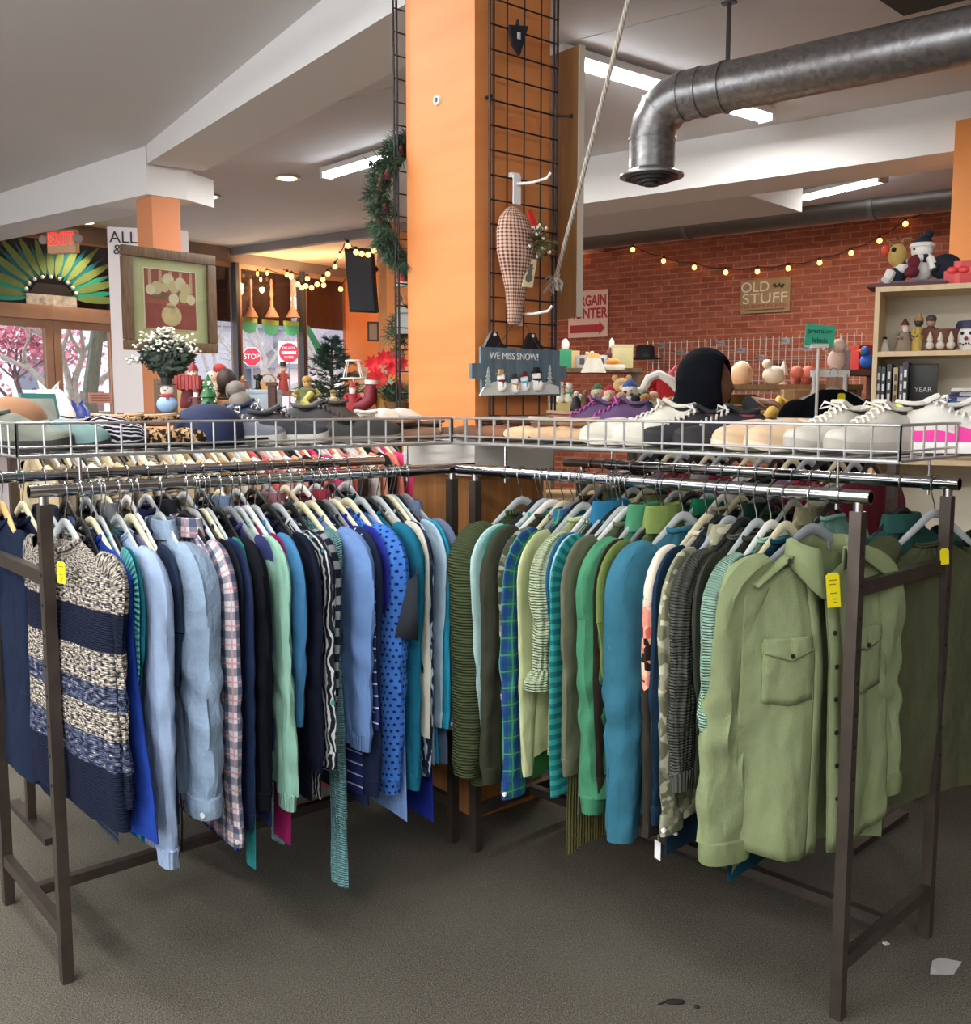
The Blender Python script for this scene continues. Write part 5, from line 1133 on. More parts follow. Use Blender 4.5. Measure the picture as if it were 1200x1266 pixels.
# ---------------------------------------------------------------- ducts, signs and lamps of the far room
def duct_mat():
    t = NT('galvanised_steel'); v = t.n('ShaderNodeTexVoronoi', Scale=38); t.l(t.obj(), v.inputs['Vector'])
    t.col(t.ramp(v.outputs['Color'], [(.1, '#8e8f90'), (.5, '#9c9d9e'), (.9, '#adaeaf')])); t.b.inputs['Metallic'].default_value = .75; t.b.inputs['Roughness'].default_value = .36; return t.m
M_DUCT = duct_mat()
A_, B_ = at(872, 113, 5.38), None; B_ = atz(1215, 40, A_.z); dd = (B_ - A_).normalized(); A0 = A_ - dd * .12
r = thing('air_duct', 'large round metal air duct ending in an elbow and vent', 'air duct', A_); R_ = .122
mb = MB(); mb.tube([-dd * .02, dd * 6], R_, 32); mb.build('pipe', M_DUCT, r)
el = [-dd * .02, -dd * .09]; cen = -dd * .12 - Z * .19
for k in range(5): a = radians(90 + 22.5 * k); el.append(cen + dd * (.19 * cos(a)) + Z * (.19 * sin(a)))
el.append(el[-1] - Z * .16)
mb = MB(); mb.tube(el, [R_ * 1.02] * len(el), 32); mb.build('elbow', M_DUCT, r, True)
for p, t in ((-dd * .02, dd), (dd * .11, dd), (dd * 1.75, dd), (el[2], dd), (el[4], (el[5] - el[3]).normalized()), (el[-2], Z)):
    mb = MB(); mb.tube([p - t * .008, p + t * .008], R_ * 1.06, 32); mb.build('seam_ring', M_DUCT, r)
e = el[-1]; mb = MB(); mb.lathe([(R_, 0), (R_ * 1.05, -.01), (R_ * 1.42, -.03), (R_ * 1.42, -.04), (R_ * .9, -.035)], e, 32); vent = mb.build('vent_flange', plain('#a9aaab', .4, .7), r)
for k in range(4):
    mb = MB(); q = R_ * (1.2 - .28 * k); mb.lathe([(q, -.035 - .012 * k), (q * .96, -.05 - .012 * k), (q * .7, -.043 - .012 * k)], e, 28); mb.build('cone_ring', plain('#4c4d50', .5, .5), vent)
for s in (.12, 2.2):
    mb = MB(); mb.tube([dd * s + Z * R_, dd * s + Z * (CEIL - A_.z)], .012, 6, flat=.3); mb.box(dd * s + Z * (CEIL - A_.z - .006), (.07, .04, .012), rotm(0, 0, yaw(dd))); mb.build('hanger_strap', plain('#77787a', .4, .8), r)
# far duct along the brick wall
dA, dB = hit(690, 296, E2, 10.6), hit(1190, 240, E2, 10.6); dA.z = dB.z = (dA.z + dB.z) / 2
r = thing('air_duct', 'long dull metal air duct running along the top of the brick wall', 'air duct', dA); q = dB - dA
mb = MB(); mb.tube([-q * .6, q * 1.3], .15, 26); mb.build('pipe', plain('#7d7975', .4, .8, .08), r)
for s in (.38, .82, -.1):
    mb = MB(); mb.tube([q * s - q.normalized() * .025, q * s + q.normalized() * .025], .165, 26); mb.build('clamp_ring', plain('#8d8f90', .4, .8), r)
    mb = MB(); mb.tube([q * s + Z * .16, q * s + Z * (CEIL - dA.z)], .012, 6); mb.build('hanger_rod', plain('#77787a', .4, .8), r)
# signs on the brick
def on_brick(px, py, off=.02): return hit(px, py, E2, BRICK_D - off)
def flat_sign(name, x0, y0, x1, y1, mat, label, thick=.02):
    a, b = on_brick(x0, y0), on_brick(x1, y1); c = (a + b) / 2; w = abs((b - a).dot(E1)); h = abs(a.z - b.z)
    r = thing(name, label, 'sign', c); mb = MB(); mb.box((0, 0, 0), (w, thick, h), rotm(0, 0, yaw(E1)), bev=.008); mb.build('board', mat, r); return r, w, h
r, w, h = flat_sign('wall_sign', 703, 361, 751, 416, plain('#ecc9b4', .6), 'pink sign with red lettering BARGAIN HUNTER and an arrow')
rd = plain('#b3222c', .5); f = -E2 * .013
text('BARGAIN', h * .3, rd, r, f + Z * h * .27, E1, Z, sx=w / (h * 1.36), bold=.03); text('HUNTER', h * .3, rd, r, f + Z * h * .0, E1, Z, sx=w / (h * 1.2), bold=.03)
mb = MB(); mb.prism([(-w * .44, -h * .40), (w * .3, -h * .40), (w * .3, -h * .45), (w * .44, -h * .31), (w * .3, -h * .17), (w * .3, -h * .23), (-w * .44, -h * .23)], f, E1, Z, -E2, .002); mb.build('arrow', rd, r, False)
r, w, h = flat_sign('wall_sign', 916, 347, 976, 385, plain('#a98a5c', .7, 0, .08), 'tan plaque reading OLD STUFF on the brick wall')
cw = plain('#ecd9c2', .6); text('OLD', h * .42, cw, r, f + Z * h * .26 - E1 * w * .2, E1, Z, sx=1.05); text('STUFF', h * .42, cw, r, f - Z * h * .08, E1, Z, sx=1.25); text('NO DUMP PICKING', h * .15, rd, r, f - Z * h * .3, E1, Z, sx=1.1)
mb = MB()
mb.tube([f + Z * h * (.27 + .06 * sin(k * 1.9)) + E1 * w * (.16 + .03 * k) for k in range(8)], h * .035, 6)
mb.build('emblem', plain('#5a4a30', .7), r, False)
mb = MB(); mb.box(f - Z * h * .41, (w * .8, .002, h * .03), rotm(0, 0, yaw(E1))); mb.build('small_print', plain('#5a4a30', .7), r, False)
bulb_m = glow('#ffbe6e', 3.2); cord_m = plain('#26211f', .7)
def light_string(label, pts, sag_ends, br=.03, group='warm bulb string lights'):
    o = pts[0]; r = thing('string_lights', label, 'string lights', o, 0, group)
    mb = MB(); path = []
    full = [sag_ends[0]] + pts + [sag_ends[1]]
    for a, b in zip(full, full[1:]):
        for k in range(4): path.append(a + (b - a) * k / 4 - Z * .03 * sin(pi * k / 4) + Z * .05 - o)
    path.append(full[-1] - o); mb.tube(path, .006, 5); mb.build('cord', cord_m, r)
    for p in pts:
        mb = MB(); mb.cyl(p - o + Z * .055, p - o + Z * .02, .016, seg=8); sk = mb.build('socket', cord_m, r)
        mb = MB(); mb.lathe([(.012, .025), (br * .8, .012), (br, -.008), (br * .75, -.028), (.004, -.038)], p - o, 10); mb.build('bulb', bulb_m, sk)
bp = [(718, 317), (782, 308), (820, 322), (858, 330), (897, 336), (936, 335), (974, 331), (1013, 324), (1052, 312), (1087, 297), (1119, 276)]
light_string('string of warm bulbs strung across the red brick wall', [on_brick(x, y, .09) for x, y in bp], (on_brick(690, 330, .09), on_brick(1150, 262, .09)))
bay = [(430, 303), (440, 311), (447, 313), (455, 314), (462, 309)]
light_string('string of warm bulbs over the wall television', [at(x, y, 11.3) for x, y in bay], (at(426, 300, 11.3), at(468, 300, 11.3)), .032)
bay2 = [(420, 316), (414, 329), (405, 338), (399, 345), (392, 351), (385, 355), (378, 353), (368, 351), (360, 341), (355, 339)]
light_string('string of warm bulbs sagging from the window bay ceiling', [at(x, y, 12.6) for x, y in bay2], (at(426, 305, 12.6), at(350, 334, 13)), .032)
bay3 = [(380, 344), (373, 355), (400, 352), (421, 357)]
light_string('short string of warm bulbs in front of the last window', [at(x, y, 13.2) for x, y in bay3], (at(360, 340, 13.2), at(428, 345, 13.2)), .032)
fy = [(300, 340), (304, 347), (312, 339), (341, 344)]
light_string('thin string of tiny white lights along the window tops', [sp(x, y) + E1 * .3 for x, y in fy], (sp(292, 346) + E1 * .3, sp(352, 352) + E1 * .3), .018)
# can lights in the ceiling
for k, (x, y) in enumerate(((355, 219), (258, 242), (106, 274))):
    c = atz(x, y, CEIL - .005); r = thing('recessed_light', ('recessed ceiling light nearest the strip light', 'recessed ceiling light right of the orange column', 'recessed ceiling light above the exit sign')[k], 'ceiling light', c, 0, 'recessed lights')
    mb = MB(); n = 24
    mb.rings([[V((q * cos(2 * pi * j / n), q * sin(2 * pi * j / n), z)) for j in range(n)] for q, z in ((.115, 0), (.115, -.012), (.09, -.014), (.08, .0))], True, (True, False)); mb.build('trim_ring', plain('#cfc8c0', .4), r)
    mb = MB(); mb.lathe([(.08, -.004), (.07, -.018), (.03, -.026)], (0, 0, 0), 18); mb.build('lamp', glow('#ffd9a0', 8), r)
    ld = bpy.data.lights.new('can_lamp', 'SPOT'); ld.energy = 60; ld.color = (1, .8, .55); ld.spot_size = 1.9; ld.spot_blend = .6; ld.shadow_soft_size = .06; lo = bpy.data.objects.new('can_lamp', ld); C.objects.link(lo); lo.location = c - Z * .05
for x, y, d in ((412, 344, 13.6), (372, 348, 13.9), (330, 345, 13.6)):
    ld = bpy.data.lights.new('bulb_lamp', 'POINT'); ld.energy = 13; ld.color = (1, .68, .36); ld.shadow_soft_size = .04; lo = bpy.data.objects.new('bulb_lamp', ld); C.objects.link(lo); lo.location = at(x, y, d) - Z * .06
# exit sign
c = at(78, 299, 10.2); r = thing('exit_sign', 'lit red and cream EXIT sign hanging near the door', 'exit sign', c); xd = V((.97, -.25, 0)).normalized()
mb = MB(); mb.box((0, 0, 0), (.33, .07, .23), rotm(0, 0, yaw(xd)), bev=.015); mb.build('housing', plain('#e3b98c', .5), r)
fr = V((xd.y, -xd.x, 0)); text('EXIT', .17, glow('#ff2a34', 1.6), r, fr * .037 + Z * .02, xd, Z, sx=.85, bold=.015)
mb = MB(); mb.cyl((0, 0, .11), (0, 0, CEIL - c.z), .012); mb.build('stem', plain('#8d8580', .5), r)
for s in (-1, 1):
    mb = MB(); mb.lathe([(.01, 0), (.04, .02), (.045, .05), (.035, .06)], xd * s * .2 + Z * .02, 12, m=rotm(pi / 2, 0, yaw(xd))); mb.build('emergency_lamp', plain('#a7a09a', .4), r)
# television on the orange wall
c = at(447, 347, 11.6); r = thing('television', 'black flat television tilted high on the orange wall', 'television', c); rx = V((.87, -.5, 0)).normalized(); my = rotm(0, 0, yaw(rx)) @ rotm(.22, .08, 0)
mb = MB(); mb.box((0, 0, 0), (.38, .06, .72), my, bev=.01); mb.build('casing', plain('#1c1d20', .35), r); mb = MB(); mb.box(my @ V((0, -.032, .0)), (.34, .004, .66), my); mb.build('screen', plain('#3a3c42', .45), r, False)
mb = MB(); mb.tube([my @ V((0, .03, 0)), my @ V((0, .3, .1))], .03, 8); mb.build('wall_arm', M_BLACK, r)
c = at(461, 410, 11.4); r = thing('picture_frame', 'small dark framed picture below the television', 'picture frame', c, yaw(V((.95, .3, 0))))
mb = MB()
for x, z, w, h in ((0, .1, .13, .02), (0, -.1, .13, .02), (-.055, 0, .02, .2), (.055, 0, .02, .2)): mb.box((x, 0, z), (w, .02, h))
mb.build('frame', plain('#3a2d26', .5), r, False); mb = MB(); mb.box((0, .004, 0), (.1, .006, .19)); mb.build('print', plain('#a07a5c', .6), r, False)
c = at(462, 470, 11.55); mb = MB()
for x, z, w, h in ((-.3, .95, .1, 1.9), (.3, .95, .1, 1.9), (0, 1.92, .7, .1)): mb.box((x, 0, z), (w, .06, h))
fr_ = struct('door_3', mb, plain('#d9a888', .6)); fr_.location = (c.x + .16, c.y, 0); fr_.rotation_euler = (0, 0, yaw(V((.95, .3, 0)))); mb = MB(); mb.box((0, .02, .93), (.5, .03, 1.86)); mb.build('door_leaf', plain('#a5694a', .6), fr_, False)
# sign panel and framed flower print by the column
cc = (atz(187, 241, 3.2) + atz(222, 246, 3.2)) / 2; PXc = (cr - cl).normalized(); PYc = V((-PXc.y, PXc.x, 0))
a, b = at(140, 396, 8.9), at(234, 396, 8.9); c = (a + b) / 2; zb, zt = at(150, 520, 8.9).z, at(186, 283, 8.9).z
r = thing('standing_sign', 'white panel reading ALL behind the framed flower picture', 'sign', V((c.x, c.y, zb))); ax = (V((.95, .3, 0))).normalized(); W_ = (b - a).length
mb = MB(); mb.box((0, 0, (zt - zb) / 2), (W_, .03, zt - zb), rotm(0, 0, yaw(ax))); mb.build('panel', plain('#d9d5d6', .6), r, False)
text('ALL', .14, plain('#2a2624', .6), r, -ax * (W_ / 2 - .13) + V((ax.y, -ax.x, 0)) * .02 + Z * (at(158, 296, 8.9).z - zb), ax, Z); text('&', .12, plain('#2a2624', .6), r, -ax * (W_ / 2 - .08) + V((ax.y, -ax.x, 0)) * .02 + Z * (at(150, 311, 8.9).z - zb), ax, Z)
mb = MB(); mb.tube([V((0, .05, (zt - zb) - .1)), V((0, .05, -zb))], .015, 6); mb.build('stand', plain('#c7c3c0', .5), r)
tl, tr_, br_, bl = at(152, 302, 7.3), at(267, 315, 7.9), at(265, 437, 7.9), at(152, 431, 7.3)
c = (tl + br_) / 2; fx_ = V((tr_.x - tl.x, tr_.y - tl.y, 0)).normalized(); fW = (V((tr_.x, tr_.y, 0)) - V((tl.x, tl.y, 0))).length; fH = (tl.z - bl.z + tr_.z - br_.z) / 2; fn = V((fx_.y, -fx_.x, 0))
r = thing('framed_picture', 'framed print of white flowers in a vase, olive mat', 'picture', c, yaw(fx_))
gold = wood('#4a3626', '#7d6242', 3); t_ = .075
mb = MB()
for x, z, w, h in ((0, fH / 2 - t_ / 2, fW, t_), (0, -fH / 2 + t_ / 2, fW, t_), (-fW / 2 + t_ / 2, 0, t_, fH - 2 * t_), (fW / 2 - t_ / 2, 0, t_, fH - 2 * t_)): mb.box((x, 0, z), (w, .05, h), bev=.012)
mb.build('frame', gold, r)
iw, ih = fW / 2 - t_, fH / 2 - t_
mb = MB(); mb.box((0, .01, 0), (2 * iw, .012, 2 * ih)); mb.build('mat_board', plain('#c9c593', .8), r, False)
pw, ph = iw * .68, ih * .72; mb = MB(); mb.box((0, .002, .01), (pw * 2.08, .006, ph * 2.06), mi=0)
mb.box((0, -.002, .01 + ph * .42), (pw * 2, .004, ph * 1.16), mi=1); mb.box((0, -.002, .01 - ph * .58), (pw * 2, .004, ph * .84), mi=2)
for k in range(5): mb.box((-pw * .8 + pw * .4 * k, -.0045, .01 + ph * .62), (pw * .12, .002, ph * .7), mi=3)
F2 = lambda cx, cz, rx, rz, mi, d: mb.prism([(cx + rx * cos(a), cz + rz * sin(a)) for a in (2 * pi * k / 18 for k in range(18))], (0, -.006 - d, 0), (1, 0, 0), Z, (0, -1, 0), .001, mi)
F2(0, -ph * .5, pw * .4, ph * .36, 4, .0); F2(0, -ph * .16, pw * .2, ph * .1, 4, .0)
for k, (x, z, s) in enumerate(((-.1, .7, .24), (.12, .5, .22), (.38, .62, .22), (-.55, .42, .22), (-.8, .34, .18), (.58, .44, .22), (.1, .08, .2), (.5, .16, .2), (.78, .1, .18), (-.25, .45, .16))): F2(x * pw, z * ph, s * pw, s * ph * 1.0, 5 + k % 2, .001 + .0002 * k)
for x, z in ((-.5, .16), (-.2, .12), (.35, .3), (.0, .3)): F2(x * pw, z * ph, pw * .3, ph * .07, 7, .0008)
mb.build('print', [plain('#ece3c8', .7), plain('#9a5348', .8, 0, .1), plain('#8d3d42', .8, 0, .15), plain('#c9a184', .8), plain('#cdb98a', .8, 0, .15), plain('#d8ccab', .8, 0, .1), plain('#cbb98f', .8), plain('#7a6a5c', .8)], r, False)
mb = MB(); mb.box((0, -.012, 0), (2 * iw, .003, 2 * ih)); mb.build('glazing', glass(), r, False)

# ---------------------------------------------------------------- the window bay: hanging fringes, painted decals
for k, x in enumerate((302, 328, 354)):
    c = sp(x, 346) + E1 * .12; zb = sp(x, 393).z; r = thing('window_fringe', ('knotted cord fringe hanging in the window, leftmost of three', 'knotted cord fringe hanging in the window, middle of three', 'knotted cord fringe hanging in the window, rightmost of three')[k], 'hanging ornament', c, 0, 'window fringes'); h = c.z - zb
    mb = MB(); mb.lathe([(.012, 0), (.02, -h * .1), (.012, -h * .2), (.03, -h * .4), (.014, -h * .5), (.025, -h * .6), (.02, -h * .7), (.1, -h)], (0, 0, 0), 9); mb.build('cords', plain('#b98468', .9), r)
for k, (x, y) in enumerate(((303, 405), (330, 408), (356, 409))):
    c = sp(x, y) + E1 * .07; r = thing('window_decal', ('green swag painted on the window above the stop sign', 'green swag painted on the middle of the window', 'green swag painted on the window above the round sign')[k], 'decal', c, yaw(E2), 'painted window swags')
    mb = MB(); mb.prism([(-.15, .12)] + [(.15 * cos(a), .12 - .2 * abs(sin(a)) ** .7) for a in (pi + pi * j / 12 for j in range(13))] + [(.15, .12)], (0, 0, 0), (1, 0, 0), Z, (0, -1, 0), .004); mb.build('swag', plain('#62cfae', .6), r, False)
    mb = MB(); mb.prism([(-.15, .07), (.15, .07), (.15, .13), (-.15, .13)], (0, -.003, 0), (1, 0, 0), Z, (0, -1, 0), .004); mb.build('band', plain('#b3bf62', .6), r, False)
c = sp(391, 430) + E1 * .07; r = thing('window_decal', 'teal slanted ribbon painted on the window left of the tree', 'decal', c, yaw(E2))
mb = MB(); mb.prism([(-.32, .32), (-.2, .3), (.3, -.3), (.18, -.34), (-.05, -.1)], (0, 0, 0), (1, 0, 0), Z, (0, -1, 0), .004); mb.build('ribbon', plain('#3fb3a0', .6), r, False)
# ---------------------------------------------------------------- fixtures and goods behind the racks
def col(c, rough=.6): return plain(c, rough, 0, .06)
def shelf_unit(name, label, cat, a, b, depth, ztop, levels, mat, back=None):
    d = (V((b.x, b.y, 0)) - V((a.x, a.y, 0))); L = d.length; r = thing(name, label, cat, V((a.x, a.y, 0)), yaw(d))
    mb = MB(); mb.box((L / 2, depth / 2, ztop - .015), (L + .04, depth, .03)); mb.build('top', mat, r, False)
    for x in (.0, L): mb = MB(); mb.box((x, depth / 2, ztop / 2 - .015), (.03, depth - .02, ztop - .03)); mb.build('side_panel', mat, r, False)
    for z in levels: mb = MB(); mb.box((L / 2, depth / 2, z), (L - .03, depth - .02, .025)); mb.build('shelf', mat, r, False)
    if back: mb = MB(); mb.box((L / 2, depth - .01, ztop / 2), (L - .03, .01, ztop - .06)); mb.build('back_panel', back, r, False)
    return r
TZ = 1.5
shelf_unit('display_table', 'long brown display shelf of christmas figurines left of the pillar', 'display shelf', at(150, 500, 4.55), at(372, 500, 4.55), .5, TZ, (.5, 1.0), wood('#6a4a32', '#8a6444'))
shelf_unit('display_table', 'brown display shelf holding the christmas tree and poinsettia', 'display shelf', at(378, 500, 4.75), at(520, 500, 4.75), .6, TZ, (.5, 1.0), wood('#6a4a32', '#8a6444'))
def spot(px, Y, z=TZ): q = at(px, 505, Y); return V((q.x, q.y, z))
def top_z(py, Y): return at(600, py, Y).z
def fig(px, y0, Y, z, label, robe, skin='#e3b795', hat=None, beard=None, cat='figurine', name='figurine', trim=None, wide=1.0, arms=True, hatk='cone', group='figurines on the display shelves', face=True):
    """small standing figurine: robe, head, arms, optional beard and hat"""
    h = top_z(y0, Y) - z; r = thing(name, label, cat, spot(px, Y, z), 0, group); w = h * .24 * wide
    mb = MB(); mb.lathe([(w * .9, 0), (w, h * .04), (w * .86, h * .3), (w * .62, h * .5), (w * .66, h * .58), (w * .3, h * .66)], seg=14, sy=.8); mb.build('robe', col(robe), r)
    mb = MB(); mb.ball((0, 0, h * .76), h * .115, (1, 1, 1.1), 12); hd = mb.build('head', col(skin), r)
    if face:
        mb = MB()
        for s in (-1, 1): mb.ball((s * h * .04, -h * .105, h * .78), h * .014, seg=6)
        mb.build('eyes', col('#1c1817'), hd)
    if beard: mb = MB(); mb.ball((0, -h * .07, h * .66), h * .1, (1, .7, 1.3), 10); mb.build('beard', col(beard), hd)
    if hat:
        mb = MB()
        if hatk == 'cone': mb.lathe([(h * .125, h * .8), (h * .11, h * .86), (h * .05, h * .95), (.003, h)], seg=12)
        elif hatk == 'top': mb.lathe([(h * .17, h * .83), (h * .17, h * .85), (h * .1, h * .855), (h * .1, h), (h * .02, h)], seg=14)
        else: mb.ball((0, .0, h * .84), h * .135, (1, 1, .8), 12)
        mb.build('hat', col(hat), r)
    if arms:
        for s in (-1, 1):
            mb = MB(); mb.tube([V((s * w * .6, 0, h * .58)), V((s * w * .98, -w * .2, h * .46)), V((s * w * .55, -w * .75, h * .4))], [h * .06, h * .05, h * .04], 8); mb.build('arm', col(trim or robe), r)
    return r
def snowman(px, y0, Y, z, label, hat='#1a1a1d', scarf='#c03030', body='#ecebe5', wide=1.0, group='figurines on the display shelves'):
    h = top_z(y0, Y) - z; r = thing('snowman_figurine', label, 'figurine', spot(px, Y, z), 0, group); q = h * .27
    mb = MB(); mb.ball((0, 0, q * .9), q, (wide, wide * .85, .95), 14); mb.build('body', col(body), r)
    mb = MB(); mb.ball((0, 0, h * .64), q * .7, (1, .9, 1), 12); hd = mb.build('head', col('#eeece6'), r)
    mb = MB(); mb.lathe([(q * .012, 0), (q * .13, .002), (.002, q * .5)], (0, -q * .6, h * .64), 8, m=rotm(pi / 2, 0, 0)); mb.build('nose', col('#e08a3a'), hd)
    mb = MB()
    for s in (-1, 1): mb.ball((s * q * .24, -q * .58, h * .69), q * .08, seg=6)
    mb.build('eyes', col('#17171a'), hd)
    mb = MB(); mb.tube([V((q * .62 * cos(a), q * .55 * sin(a), h * .5)) for a in (2 * pi * k / 14 for k in range(15))], q * .16, 7, False); mb.box((q * .3, -q * .75, h * .38), (q * .3, q * .12, h * .2), rotm(.15, 0, 0)); mb.build('scarf', col(scarf), r)
    mb = MB(); mb.lathe([(q * .95, h * .8), (q * .95, h * .82), (q * .55, h * .825), (q * .58, h), (q * .1, h)], seg=16); mb.build('hat', col(hat), r); return r
def crate(px, Y, w, d, h, c, label, z=TZ, cat='box', name='box', rz=.1, lid=True):
    r = thing(name, label, cat, spot(px, Y, z), rz); mb = MB(); mb.box((0, 0, h / 2), (w, d, h), bev=.004); mb.build('body', col(c), r)
    if lid: mb = MB(); mb.box((0, 0, h), (w * 1.03, d * 1.03, min(.02, h * .2)), bev=.003); mb.build('lid', col(c), r)
    return r
# --- left display, left to right
s_ = snowman(207, 467, 4.62, TZ, 'blue snowman cookie jar with a black top hat', '#1c1c1e', '#b03a32', '#8fb3d9', 1.15)
crate(234, 4.9, .09, .1, .16, '#b39a62', 'tan box behind the accordion santa')
crate(212, 4.95, .14, .12, .16, '#5b4630', 'dark wooden box under the flower bouquet', lid=False)
c = spot(210, 4.95, TZ + .165); r = thing('flower_vase', 'dark vase of white baby blossoms in front of the flower picture', 'flower vase', c); rnd = random.Random(2); hv = top_z(440, 4.95) - c.z
mb = MB(); mb.lathe([(.04, 0), (.055, hv * .2), (.05, hv * .45), (.055, hv * .5)], seg=18); mb.build('vase', plain('#26322f', .3), r)
st, lf, bl_ = MB(), MB(), MB(); ht_ = top_z(405, 4.95) - c.z
for k in range(90):
    a = rnd.uniform(0, 2 * pi); q = rnd.uniform(.0, .14); e = V((q * cos(a) * 1.15, q * sin(a) * .7, hv + (ht_ - hv) * rnd.uniform(.15, 1) * (1 - q * 2.6)))
    if k < 6: e = V((-.13 - .012 * k, -.02, hv * (.75 + .05 * (k % 3))))
    s0 = V((.3 * e.x, .3 * e.y, hv * .9)); st.tube([s0, (s0 + e) / 2 + Z * .01, e], .0018, 4)
    for j in range(3): bl_.ball(e + V((rnd.gauss(0, .012), rnd.gauss(0, .012), rnd.gauss(0, .01))), .0085, (1, 1, .7), 6)
    for j in range(3):
        m_ = s0 + (e - s0) * rnd.uniform(.2, .9); d = V((rnd.gauss(0, 1), rnd.gauss(0, 1), rnd.gauss(0, .6))).normalized(); lf.prism([(0, -.006), (.02, -.009), (.045, 0), (.02, .009), (0, .006)], m_, d, d.cross(Z).normalized(), Z, .001)
for k in range(420):
    a = rnd.uniform(0, 2 * pi); q = rnd.uniform(.02, 1) ** .5; zz = rnd.uniform(.3, 1.25) * hv; m_ = V((.115 * q * cos(a) * sin(min(1.5, zz / hv * 1.6)), .08 * q * sin(a), zz)); d = V((rnd.gauss(0, 1), rnd.gauss(0, 1), rnd.gauss(.3, .7))).normalized(); lf.prism([(0, -.006), (.02, -.01), (.05, 0), (.02, .01), (0, .006)], m_, d, d.cross(V((0, 1, .2))).normalized(), Z, .001)
st.build('stems', col('#3e4a34'), r); lf.build('leaves', col('#2f4036'), r); q = bl_.build('blossoms', col('#ece9dc'), r); q['kind'] = 'stuff'
r = fig(240, 447, 4.8, TZ + .02, 'santa figurine in dark red playing a striped accordion', '#6e1f2a', hat='#7c2430', beard='#e9e6df', wide=1.3)
mb = MB(); hh = top_z(447, 4.8) - TZ
for k in range(7): mb.box((-.05 + .0165 * k, -.085, hh * .5), (.014, .05, hh * (.3 if k % 2 else .26)))
mb.build('accordion', col('#a8433f'), r, False)
fig(243, 478, 4.62, TZ, 'small santa with a long white beard beside the snowman jar', '#5b2a2e', beard='#efece6', hat='#5a2228', wide=1.2)
c = spot(258, 4.62); r = thing('tree_figurine', 'small green glazed christmas tree figurine', 'figurine', c); h = top_z(463, 4.62) - TZ
mb = MB(); mb.lathe([(.02, 0), (.022, h * .1), (.05, h * .12), (.028, h * .4), (.04, h * .42), (.02, h * .68), (.028, h * .7), (.003, h)], seg=12); mb.build('tree', plain('#2d6a3a', .3), r); mb = MB(); rnd = random.Random(4)
for k in range(22): z = rnd.uniform(.15, .85); a = rnd.uniform(0, 6.3); q = .046 * (1 - z * .75); mb.ball((q * cos(a), q * sin(a), h * z), .006, seg=6)
mb.build('baubles', col('#e8e4da'), r, kind='stuff')
fig(262, 452, 5.0, TZ, 'white woolly lamb-like figurine behind the green tree figurine', '#e8e3d6', '#efeae0', wide=1.3, arms=False)
fig(273, 446, 5.0, TZ, 'angel figurine in yellow with a red bonnet', '#c9a45e', hat='#b03028', hatk='cap', wide=.8)
c = spot(281, 4.75, TZ + .06); r = thing('bust', 'dark brown long-haired bust seen from behind', 'bust', c); h = top_z(455, 4.75) - c.z
mb = MB(); mb.lathe([(.045, 0), (.05, .01), (.03, h * .2), (.06, h * .3)], seg=14); mb.build('base', col('#3a2720'), r); mb = MB(); mb.ball((0, 0, h * .62), h * .38, (.85, .85, 1), 14); mb.ball((0, .01, h * .36), h * .3, (1.0, .8, .8), 14); mb.build('hair', col('#33231f'), r)
crate(277, 4.7, .13, .1, .055, '#b8834c', 'small tan cardboard box under the dark bust')
c = spot(297, 4.65); r = thing('plush_toy', 'grey drooping plush toy beside the cardboard box', 'plush', c); mb = MB(); mb.ball((0, 0, .05), .055, (1, .9, 1), 12); mb.ball((-.02, 0, .11), .04, (1, .9, 1), 12); mb.build('body', col('#7b746c'), r)
for s in (-1, 1): mb = MB(); mb.ball((-.02 + s * .035, 0, .1), .025, (.5, .6, 1.4), 8); mb.build('ear', col('#6b655e'), r)
# window platform and its ornaments
pz = 1.62; pa, pb_ = at(262, 475, 6.4), at(380, 475, 6.4)
shelf_unit('window_shelf', 'narrow red brown shelf in front of the window', 'shelf', pa, pb_, .3, pz, (.9,), wood('#6d3528', '#8c4a37'))
fig(301, 462, 6.45, pz, 'brown and gold seated figurine on the window shelf', '#7c4f35', '#c99e5c', wide=1.6, arms=False)
c = spot(320, 6.5, pz); r = thing('candlestick', 'black candlestick on the window shelf', 'candlestick', c); h = top_z(464, 6.5) - pz; mb = MB(); mb.lathe([(.035, 0), (.035, .01), (.02, .02), (.017, h * .7), (.03, h * .8), (.03, h), (.01, h)], seg=12); mb.build('stem', plain('#17171a', .4), r); mb = MB(); mb.cyl((0, 0, h), (0, 0, h + .01), .012); mb.build('wick_cup', plain('#2b2b2e', .4), r)
c = spot(332, 6.5, pz); r = thing('basket_ornament', 'little gold trimmed basket on the window shelf', 'ornament', c); mb = MB(); mb.lathe([(.04, 0), (.055, .06), (.05, .06)], seg=12); mb.build('bowl', col('#c59a5a'), r); mb = MB(); mb.tube([(.05 * cos(a), 0, .06 + .05 * sin(a)) for a in (pi * k / 8 for k in range(9))], .005, 6); mb.build('handle', col('#8c6a3d'), r)
fig(351, 447, 6.52, pz - .0, 'red nutcracker soldier standing on the window shelf', '#9a3a2c', hat='#2b1c1a', hatk='top', wide=.75)
c = spot(337, 4.8); r = thing('wooden_post', 'short dark wooden stand post near the window', 'post', c); h = top_z(477, 4.8) - TZ; mb = MB(); mb.box((0, 0, h / 2), (.035, .04, h)); mb.build('shaft', wood('#3a211a', '#5a352a'), r, False); mb = MB(); mb.box((0, 0, h + .008), (.05, .05, .016)); mb.build('cap', wood('#3a211a', '#5a352a'), r, False)
crate(322, 4.92, .2, .12, .1, '#b9cbd6', 'pale blue printed box in front of the window', lid=True)
